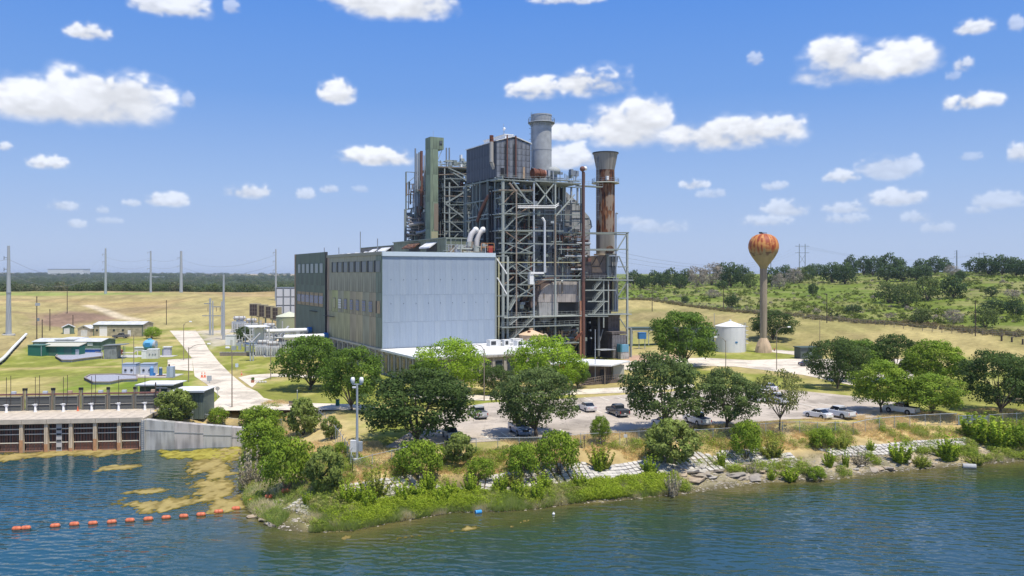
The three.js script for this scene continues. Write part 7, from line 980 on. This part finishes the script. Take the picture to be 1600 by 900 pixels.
  g = thing('pad', 'concrete pad under the equipment boxes', 'concrete pad'); put(g, 'slab', bx(16, .16, 5, 0, 0, 0), M.concPale); put(g, 'slab', bx(18, .14, 1.6, -1, 0, 3.6), std([.42, .36, .32])); g.position.copy(gp(228, 587)); g = thing('pad', 'concrete pad under the blue filter vessel', 'concrete pad'); put(g, 'slab', bx(16, .16, 4.4), M.concPale); put(g, 'slab', bx(7, .12, 1.2, -5, 0, 3), M.concPale); g.position.copy(gp(230, 557));
  g = thing('white_pipeline', 'white pipeline on short supports curving up the lawn at the left edge', 'pipeline'); const pts = [[-60, 618], [-20, 584], [4, 567], [22, 552], [41, 536]].map((p) => gpx(...p).add(V(0, 1.1, 0))), pc = new THREE.CatmullRomCurve3(pts); put(g, 'pipe', new THREE.TubeGeometry(pc, 40, .42, 10), M.whiteClean); for (let i = 1; i < 22; i++) { const p = pc.getPointAt(i / 22); put(g, 'support', bx(.6, 1, .5, p.x, p.y - 1.3, p.z), M.dark); } rebase(g);
  // sheds by the intake
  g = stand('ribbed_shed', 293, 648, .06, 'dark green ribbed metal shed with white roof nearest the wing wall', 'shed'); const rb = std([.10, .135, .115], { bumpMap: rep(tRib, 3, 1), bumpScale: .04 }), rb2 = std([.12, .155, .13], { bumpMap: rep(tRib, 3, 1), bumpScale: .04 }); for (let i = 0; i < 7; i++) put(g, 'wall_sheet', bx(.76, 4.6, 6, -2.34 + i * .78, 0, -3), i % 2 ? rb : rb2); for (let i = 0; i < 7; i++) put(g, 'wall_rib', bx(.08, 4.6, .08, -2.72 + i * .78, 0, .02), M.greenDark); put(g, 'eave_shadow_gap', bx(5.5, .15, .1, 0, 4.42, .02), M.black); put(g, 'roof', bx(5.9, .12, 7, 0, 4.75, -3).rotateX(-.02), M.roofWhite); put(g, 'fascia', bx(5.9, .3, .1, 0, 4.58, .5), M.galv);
  g = stand('white_roofed_shed', 243, 634, .06, 'dark green shed with a wide white roof beside the intake pumps', 'shed'); put(g, 'wall', bx(6.0, 3.7, 5.4, 0, 0, -3.2), M.greenDark); put(g, 'lower_wall', bx(6.05, 2.2, .1, 0, 0, -.42), std([.2, .23, .22])); put(g, 'roof', bx(6.8, .14, 7.4, 0, 3.8, -3).rotateX(-.03), M.roofWhite); put(g, 'fascia', bx(6.8, .25, .1, 0, 3.7, .7), M.galv); put(g, 'bench', bx(4, .2, 1, .4, 2.0, -.2), M.galv); put(g, 'poster', bx(.7, .6, .05, 2.3, 2.5, -.33), std([.6, .5, .4])); put(g, 'post', bx(.14, 3.7, .14, -3.1, 0, .5), M.galvDark);
}
// ===== switchyard =====
{
  let g; const W = std([.60, .61, .61], { map: rep(tMottle, .4) }), gv = M.galv, bl = std([.1, .12, .2]);
  const ord = ['leftmost', 'second', 'third', 'rightmost'];
  [[401, 0, 4.6], [412, 2, 4.2], [422, 4, 3.7], [433, 6, 3.2]].forEach(([px, k, hb], i) => { g = stand('air_cooler', px - 2, 522, -.35, ord[i] + ' brown louvred air cooler in the row on the green stand', 'air cooler', 'air coolers in a row'); put(g, 'frame', bx(3.9, 5.0, 2.4, 0, hb + 2.6, 0), std([.34, .3, .2])); for (let a = 0; a < 3; a++) for (let b = 0; b < 3; b++) put(g, 'louvre', bx(1, 1.35, .1, -1.15 + a * 1.15, hb + 2.9 + b * 1.5, 1.22), std([.07, .05, .045])); put(g, 'dark_side', bx(.1, 4.6, 2.1, -2, hb + 2.8, 0), M.dark); for (const x of [-1.7, 1.7]) put(g, 'leg', bx(.25, hb + 2.6, .25, x, 0, 0), std([.2, .25, .18])); put(g, 'brace', bx(3.4, .2, .2, 0, hb, .1), std([.2, .25, .18])); });
  g = stand('panel_block', 448, 519, .2, 'tall block of white square panels in a grey grid left of the hall', 'equipment block'); for (let i = 0; i < 3; i++) for (let j = 0; j < 4; j++) put(g, 'panel', bx(2.7, 3.5, .3, -3.5 + i * 3.3, 1.4 + j * 4.0, 0), std([.56, .57, .62])); put(g, 'backing', bx(10.2, 16.6, 6, 0, .8, -3.25), std([.24, .25, .28])); put(g, 'top_rail', bx(10.4, .3, 6.4, 0, 17.4, -3.2), M.galvDark); for (let i = 0; i < 4; i++) put(g, 'grid_post', bx(.3, 17.4, .4, -5.15 + i * 3.3, 0, .05), M.galvDark); g.position.copy(V((449 - 800) / F * 392, G, -392));
  g = stand('green_tank', 456, 541, 0, 'pale green round tank with a cone roof beside the hall end', 'tank'); put(g, 'shell', cyl(4.6, 4.6, 8.4, 0, 0, 0, 36), std([.36, .38, .24])); put(g, 'cone_roof', lathe([[4.75, 8.35], [4.75, 8.5], [.3, 10.1], [0, 10.1]], 36), std([.55, .56, .42])); put(g, 'vent', cyl(.3, .3, .5, 0, 10, 0), W); g.position.set((452 - 800) / F * 306, G, -306);
  g = stand('tan_roofed_tank', 450, 544, 0, 'low tank with pale orange cone roof under the white ducts', 'tank'); put(g, 'shell', cyl(4.2, 4.2, 2.6, 0, 0, 0, 30), std([.45, .42, .34])); put(g, 'cone_roof', lathe([[4.3, 2.6], [4.3, 2.7], [0, 3.7]], 30), std([.66, .55, .38])); put(g, 'hatch', cyl(.4, .4, .3, 0, 3.55, 0), W);
  const xf = (px, py, s, t, label, v) => { g = stand('transformer', px, py, t, label, 'transformer', 'transformers of the switchyard'); const b = v ? W : gv; put(g, 'tank', bx(4.2 * s, 3 * s, 2.6 * s, 0, .3, 0), b); for (let i = 0; i < 6; i++) put(g, 'radiator_fin', bx(.35 * s, 2.3 * s, .8 * s, (-1.75 + i * .7) * s, .5, 1.7 * s), i % 2 ? gv : W); put(g, 'conservator', new THREE.CapsuleGeometry(.55 * s, 2.6 * s, 6, 14).rotateZ(PI / 2), W, V(0, 4.3 * s, -.5 * s)); put(g, 'stand', bx(2 * s, .8 * s, .3, 0, 3.2 * s, -.5 * s), gv); for (let i = 0; i < 3; i++) { const q = put(g, 'bushing', cyl(.16 * s, .1 * s, 1.8 * s, (-1.3 + i * 1.3) * s, 3.3 * s, .7 * s, 10), std([.35, .3, .28])); put(q, 'shed_ring', cyl(.28 * s, .28 * s, .12 * s, (-1.3 + i * 1.3) * s, 4 * s, .7 * s, 10), M.brown); } put(g, 'control_box', bx(.9 * s, 1.4 * s, .6 * s, 2.5 * s, .6, .6 * s), bl); put(g, 'plinth', bx(5.5 * s, .3, 4 * s), M.concPale); };
  xf(374, 519, 1.35, .2, 'transformer with white drum farthest left behind the small round tree', 0); xf(392, 520, 1.2, .1, 'transformer with a long white drum right of the small round tree', 1); xf(411, 556, .95, .1, 'white transformer with dark openings nearest the tall tree', 1); xf(426, 557, .9, .3, 'pale transformer half hidden by the tree on the grass island', 1); xf(420, 530, 1.2, -.1, 'transformer under the air coolers among white pipes', 0); xf(446, 552, 1.1, .5, 'transformer below the upper white duct', 0); xf(470, 556, 1.1, .4, 'transformer at the hall wall below the lower white duct', 1);
  const insulators = (px, py, label, t) => { g = stand('insulator_post', px, py, t, label, 'insulator stand', 'stands with slanting insulators'); for (const x of [-.35, .35]) put(g, 'post', bx(.4, 5.2, .4, x, 0, 0), gv); for (let i = 0; i < 4; i++) for (const e of [-1, 1]) { const a = V(e * .2, 5.2 + i * .1, -.8 + i * .5), b = V(e * 2.2, 7.6, -.8 + i * .5); rod(g, 'insulator', a, b, .16, std([.5, .5, .52])); } put(g, 'cap_beam', bx(1.6, .25, 2.4, 0, 5.1, 0), gv); };
  insulators(393.5, 564, 'grey stand with V shaped insulators on the lawn left of the tall tree', .3); insulators(440, 548, 'grey stand with V shaped insulators above the upper white duct', .5);
  const duct = (label, v, h, L) => { g = plant('bus_duct', label, 'duct', 'white ducts entering the hall side'); put(g, 'tube', new THREE.CylinderGeometry(.68, .68, L, 18).rotateZ(PI / 2).translate(-L / 2 - 1.6, h, -v), M.whiteClean); put(g, 'blue_flange', new THREE.CylinderGeometry(.95, .95, 1.1, 18).rotateZ(PI / 2).translate(-1.1, h, -v), M.blue); for (let i = 0; i < 4; i++) { put(g, 'support', bxp(-3 - i * L / 4.2, -2.8 - i * L / 4.2, 0, h - .6, v - .5, v - .3), gv); put(g, 'support', bxp(-3 - i * L / 4.2, -2.8 - i * L / 4.2, 0, h - .6, v + .3, v + .5), gv); } put(g, 'end_cap', new THREE.SphereGeometry(.68, 14, 10), M.whiteClean, Q(-L - 1.6, h, v)); clutter(g, 'pipework', -L, -1.5, 0, h - .8, v - 2, v + 2, 40, [gv, W, bl], .5, .18); rebase(g); };
  duct('upper long white duct with blue flange entering the older green end', 63, 6.8, 12.5); duct('lower white duct with blue flange entering the brown side wall', 45, 6.2, 11);
  g = plant('duct_platform', 'white roofed open platform at the end of the upper white duct', 'platform'); put(g, 'roof', bxp(-20, -14, 8.4, 8.6, 58, 66), M.whiteClean); for (const [u, v] of [[-19.7, 58.3], [-14.3, 58.3], [-19.7, 65.7], [-14.3, 65.7]]) put(g, 'post', bxp(u - .15, u + .15, 0, 8.4, v - .15, v + .15), W); put(g, 'panel', bxp(-18, -15.5, 3, 8, 60, 62), std([.6, .62, .58])); put(g, 'deck', bxp(-20, -14, 3.2, 3.4, 58, 66), gv); rebase(g);
  g = stand('switch_gantry', 331, 524, 0, 'grey steel gantry of posts and crossbars in the switchyard', 'gantry'); const d = -g.position.z, s = d / F; for (const [px, t] of [[319, 467], [329, 466], [332.5, 470], [346.5, 471]]) put(g, 'post', cyl(.3, .22, (524 - t) * s, (px - 331) * s, 0, (px === 319 ? -6 : 0), 10), gv); for (const [a, b, y] of [[319, 330, 475], [331, 348, 480], [316, 348, 494]]) put(g, 'crossbar', bx((b - a) * s, .3, .3, ((a + b) / 2 - 331) * s, (524 - y) * s, 0), M.galvDark); for (const px of [325, 338, 344]) put(g, 'insulator', cyl(.14, .14, 1.6, (px - 331) * s, (524 - 480) * s - 1.7, 0, 8), M.brown);
  g = stand('white_kiosk', 361, 539, .05, 'small plain white hut left of the small round tree', 'kiosk'); put(g, 'wall', bx(3, 3.2, 2.6), M.whiteClean); put(g, 'roof', bx(3.2, .15, 2.8, 0, 3.2, 0), W); put(g, 'door', bx(.8, 1.9, .05, .5, 0, 1.32), std([.55, .55, .52]));
  g = stand('low_wall', 372, 556, .06, 'low dark block wall on the lawn behind the near street lamp', 'low wall'); for (let i = 0; i < 8; i++) put(g, 'wall_block', bx(1.25, 1.0, .4, -4.6 + i * 1.3, 0, 0), std([.24, .2, .17])); put(g, 'coping', bx(10.6, .12, .5, 0, 1, 0), M.concGrey);
  g = thing('gravel_yard_pipes', 'tangle of pale pipes and valves in the switchyard', 'pipework'); const mb = new MB(), R = rng(909); for (let i = 0; i < 90; i++) { const p = gp(360 + R() * 95, 522 + R() * 28); p.y += R() * 4; const t = R(), L = 1 + R() * 5, q = p.clone().add(t < .4 ? V(0, L * .8, 0) : t < .75 ? V(L, 0, 0) : V(0, 0, -L)); mb.rod(p, q, .08 + R() * .16, 6); } mb.build('pipe_tangle', W, g).userData.kind = 'stuff'; const m2 = new MB(); for (let i = 0; i < 40; i++) { const p = gp(362 + R() * 90, 524 + R() * 26); m2.box(.5 + R(), .8 + R() * 1.6, .6 + R(), p.x, p.y, p.z); } m2.build('valve_box', gv, g).userData.kind = 'stuff';
}
// ===== vehicles =====
const carPaint = (c) => new THREE.MeshPhysicalMaterial({ color: rgb(...c), roughness: .35, clearcoat: .8, clearcoatRoughness: .08 });
const tyreM = std([.02, .02, .022], { roughness: .9 }), rimM = std([.4, .41, .43], { roughness: .35, metalness: .6 }), glassM = std([.018, .024, .03], { roughness: .06 }), lampM = std([.75, .76, .78], { roughness: .2 }), tailM = std([.35, .02, .02], { roughness: .3 });
const prof = (pts, w, bev = .07) => new THREE.ExtrudeGeometry(new THREE.Shape(pts.map((p) => new THREE.Vector2(...p))), { depth: w - 2 * bev, bevelEnabled: true, bevelSize: bev, bevelThickness: bev, bevelSegments: 3 }).translate(0, 0, -w / 2 + bev);
const CG = {
  sedan: { body: prof([[-2.28, .36], [-2.32, .72], [-2.22, .93], [-1.3, .97], [.95, .95], [1.85, .82], [2.22, .62], [2.28, .36], [1.85, .3], [-1.9, .3]], 1.8), cab: prof([[-1.72, .95], [-.95, 1.38], [.2, 1.4], [1.08, .95]], 1.52, .1), roof: prof([[-1.0, 1.37], [-.8, 1.44], [.08, 1.46], [.3, 1.38]], 1.4, .05), wheel: [1.38, -1.35, .33, .82], pill: [[-1.45, .97, -.85, 1.4], [1.0, .97, .22, 1.4], [-.3, .95, -.32, 1.42]], len: 2.3 },
  pickup: { body: prof([[-2.85, .5], [-2.9, .78], [-2.88, 1.16], [-.85, 1.18], [1.15, 1.2], [2.45, 1.1], [2.82, .92], [2.85, .5], [2.3, .42], [-2.3, .42]], 1.94), cab: prof([[-.95, 1.16], [-.82, 1.78], [.4, 1.8], [1.2, 1.16]], 1.66, .1), roof: prof([[-.88, 1.77], [-.75, 1.87], [.28, 1.89], [.48, 1.78]], 1.56, .06), wheel: [1.75, -1.65, .41, .88], pill: [[-.9, 1.18, -.8, 1.82], [1.1, 1.18, .4, 1.82], [.05, 1.18, .05, 1.84]], len: 2.88 },
};
const wheelG = new THREE.CylinderGeometry(1, 1, .26, 20).rotateX(PI / 2), rimG = new THREE.CylinderGeometry(.6, .6, .28, 14).rotateX(PI / 2);
function car(kind, px, py, away, paint, label, o = {}) {
  const g = thing(kind === 'sedan' ? 'parked_car' : 'pickup_truck', label, kind === 'sedan' ? 'car' : 'pickup truck', o.group), c = CG[kind], p = gp(px, py), nose = STALL.clone().multiplyScalar(away ? 1 : -1);
  g.position.copy(p).setY(G + .06); g.rotation.y = o.turn !== undefined ? o.turn : atan2(-nose.z, nose.x) + (o.da || 0); const m = carPaint(paint), W = kind === 'sedan' ? .9 : .97;
  put(g, 'body', c.body, m); put(g, 'cabin_glass', c.cab, glassM); put(g, 'roof', c.roof, m);
  for (const e of [-1, 1]) for (const [a, b, x, y] of c.pill) bar(g, 'pillar', V(a, b, e * (W - .12)), V(x, y, e * (W - .24)), .09, .06, m);
  for (const x of [c.wheel[0], c.wheel[1]]) for (const e of [-1, 1]) { const r = c.wheel[2]; const w = put(g, 'wheel', wheelG, tyreM, V(x, r, e * c.wheel[3]), null, V(r, r, 1)); put(w, 'rim', rimG, rimM); put(g, 'wheel_arch', new THREE.TorusGeometry(r * 1.12, .05, 5, 12, PI), kind === 'pickup' ? (o.arch || tyreM) : tyreM, V(x, r, e * (W + .0))); }
  for (const e of [-1, 1]) { put(g, 'headlight', bx(.1, .16, .42, c.len - .03, kind === 'sedan' ? .6 : .82, e * .62), lampM); put(g, 'tail_light', kind === 'sedan' ? bx(.08, .15, .42, -c.len - .03, .72, e * .62) : bx(.08, .38, .16, -c.len - .05, .72, e * .84), tailM); put(g, 'mirror', bx(.14, .14, .2, kind === 'sedan' ? .8 : .85, kind === 'sedan' ? .98 : 1.25, e * (W + .1)), m); }
  put(g, 'bumper', bx(.12, .22, 1.7, c.len + .02, .38, 0), kind === 'pickup' ? M.galvDark : m); put(g, 'bumper', bx(.12, .2, 1.7, -c.len - .04, .4, 0), kind === 'pickup' ? rimM : m); put(g, 'number_plate', bx(.03, .16, .34, -c.len - .11, .62, 0), M.white);
  if (kind === 'pickup') { put(g, 'load_bed', bx(1.7, .06, 1.6, -1.95, 1.2, 0), o.cover || std([.05, .05, .055])); put(g, 'grille', bx(.06, .35, 1.0, c.len + .0, .72, 0), M.dark); for (const e of [-1, 1]) put(g, 'bed_rail', bx(1.9, .09, .12, -1.9, 1.2, e * .88), m); }
  else put(g, 'rear_window', bx(.02, .02, 1.2, -1.4, 1.14, 0), glassM);
  return g;
}
const cw = [.80, .80, .79], cs = [.52, .53, .54];
car('pickup', 747, 652, true, cs, 'silver pickup right of the largest dark oak, seen from behind', { arch: tyreM });
car('pickup', 812, 678, false, [.17, .25, .42], 'blue grey pickup facing the lake in front of the wide green tree');
car('sedan', 917, 642, true, [.56, .54, .52], 'silver beige sedan alone in the middle of the car park, seen from behind');
car('pickup', 965, 649, true, [.035, .04, .045], 'black pickup with pale wheel arches beside the grey green tree', { arch: rimM });
car('sedan', 1036, 667, true, [.5, .56, .62], 'pale blue silver sedan behind the trunk of the grey green tree');
car('pickup', 1089, 663, true, cw, 'white pickup with dark bed between two grey green trees', { cover: std([.05, .055, .065]) });
car('sedan', 1278, 653, true, cw, 'white sedan parked beside a white pickup near the fence', { da: .25 });
car('pickup', 1309, 652, true, cw, 'white pickup parked just right of the white sedan', { da: .2, cover: std([.12, .11, .10]) });
car('pickup', 1408, 646, true, cw, 'white pickup with tool boxes under the light green trees at the far right', { da: .3 });
car('sedan', 1181, 627, true, cw, 'white car half hidden behind the right side of a grey green tree');
car('pickup', 1214, 630, true, [.6, .61, .62], 'pale pickup seen through the branches of the sparse tree');
car('sedan', 1187, 614, true, cw, 'white car in the far row above the half hidden white car');
car('sedan', 1200, 610, true, [.7, .7, .72], 'second white car in the far row behind the sparse tree');
car('sedan', 705, 685, false, cs, 'silver car under the right side of the largest dark oak');
car('sedan', 1262, 572, true, [.03, .035, .05], 'small dark car on the plant road left of the dark leaning oak', { turn: .3 });
car('pickup', 189, 528.5, true, [.13, .12, .14], 'dark grey pickup in front of the cream workshop', { turn: 3.2 });
car('sedan', 1448, 626, true, [.3, .32, .35], 'grey car in shade under the back of the right hand grove', { turn: 2.9 });
// ===== small things by the roads =====
const small = (name, px, py, label, cat, make, group) => { const g = stand(name, px, py, face(px), label, cat, group); make(g); return g; };
const cone = (h) => (g) => { put(g, 'cone', lathe([[h * .2, .04], [h * .04, h], [0, h]], 12), M.orange); put(g, 'base', bx(h * .55, .05, h * .55), M.orange); put(g, 'white_band', cyl(h * .125, h * .1, h * .15, 0, h * .5, 0, 12), M.whiteClean); };
small('traffic_cone', 315.5, 590, 'left of two tall orange cones at the road kerb behind the ribbed shed', 'traffic cone', cone(1.3)); small('traffic_cone', 320, 590, 'right of two tall orange cones at the road kerb behind the ribbed shed', 'traffic cone', cone(1.3)); small('traffic_cone', 377.5, 586, 'orange cone on grass right of the left road', 'traffic cone', cone(.9)); small('traffic_cone', 1436, 645, 'orange cone right of the white pickup under the light green trees', 'traffic cone', cone(1));
small('road_sign', 340, 622, 'round grey sign seen from behind at the road bend', 'road sign', (g) => { put(g, 'post', bx(.08, 1.6, .08), M.galv); put(g, 'plate', new THREE.CylinderGeometry(.42, .42, .04, 8).rotateX(PI / 2), std([.4, .39, .37]), V(0, 1.85, .05)); });
small('road_sign', 327, 599, 'square grey sign near the tall orange cones', 'road sign', (g) => { put(g, 'plate', bx(1, 1.2, .06, 0, .5, 0), M.galv); put(g, 'post', bx(.1, .6, .1), M.galvDark); }); small('road_sign', 370, 580, 'small blue and white sign on the lawn beside the near street lamp', 'road sign', (g) => { put(g, 'plate', bx(.7, .9, .05, 0, 1, 0), std([.5, .6, .72])); put(g, 'post', bx(.07, 1, .07), M.galv); });
small('sign_post', 978, 690, 'leaning post with a small white sign at the bank fence', 'sign', (g) => { bar(g, 'post', V(.25, -.2, 0), V(-.1, 2, 0), .1, .1, M.brown); put(g, 'plate', bx(.5, .45, .05, -.05, 1.3, .08), M.white); }); small('bird_box', 913, 695, 'brown post with a small box left of the young tree', 'post', (g) => { put(g, 'post', bx(.09, 1.4, .09), M.wood); put(g, 'box', bx(.3, .5, .3, 0, 1.4, 0), M.brown); });
small('utility_box', 527.5, 634, 'dark green utility box beside the side road under the rounded tree', 'utility box', (g) => { put(g, 'box', bx(.7, 1.1, .6), M.teal); put(g, 'lid', bx(.75, .08, .65, 0, 1.1, 0), M.greenDark); }); small('utility_box', 456, 634, 'brown utility box at the side road behind the feathery bush', 'utility box', (g) => { put(g, 'box', bx(1, 1, .8), M.brown); put(g, 'lid', bx(1.1, .08, .9, 0, 1, 0), M.wood); }); small('gate_post', 464.5, 624, 'short white topped post on the grass island', 'post', (g) => { put(g, 'post', bx(.14, 1.6, .14), M.galvDark); put(g, 'cap', bx(.18, .2, .18, 0, 1.6, 0), M.white); });
small('hydrant', 1210, 549, 'small dark hydrant right of the water tower foot', 'hydrant', (g) => { put(g, 'barrel', cyl(.18, .16, .7), M.brown); put(g, 'bonnet', new THREE.SphereGeometry(.2, 10, 8), M.red, V(0, .75, 0)); put(g, 'outlet', bx(.55, .14, .14, 0, .42, 0), M.brown); }); small('utility_post', 1230, 592, 'dark blue capped post on the grass beyond the sparse tree', 'post', (g) => { put(g, 'post', cyl(.16, .16, 1.2), M.brown); put(g, 'cap', cyl(.3, .25, .5, 0, 1.2, 0), std([.06, .08, .16])); });
small('picnic_table', 1595, 630, 'wooden picnic table under the dark oaks at the right photo edge', 'table', (g) => { put(g, 'tabletop', bx(1.9, .08, .8, 0, .72, 0), M.tan); for (const e of [-1, 1]) { put(g, 'bench', bx(1.9, .06, .3, 0, .42, e * .75), M.tan); put(g, 'leg', bx(.1, .72, 1.5, e * .7, 0, 0), M.brown); } });
small('garden_rocks', 400, 598, 'low pale stones and a red plant tub at the tip of the grass island', 'garden feature', (g) => { put(g, 'tub', cyl(.3, .4, .6, -.7, 0, 0), std([.45, .17, .1])); put(g, 'plant', leafCloud([[-.7, .9, 0, .4]], 120, .16, g1, g2, 8, {}), mLeaf); for (let i = 0; i < 4; i++) put(g, 'stone', new THREE.IcosahedronGeometry(.3, 1), M.concPale, V(.2 + i * .6, .1, (i % 2) * .3)); });
scene.fog = new THREE.FogExp2(rgb(.62, .72, .85), 7e-5); // summer haze
renderer.render(scene, camera);
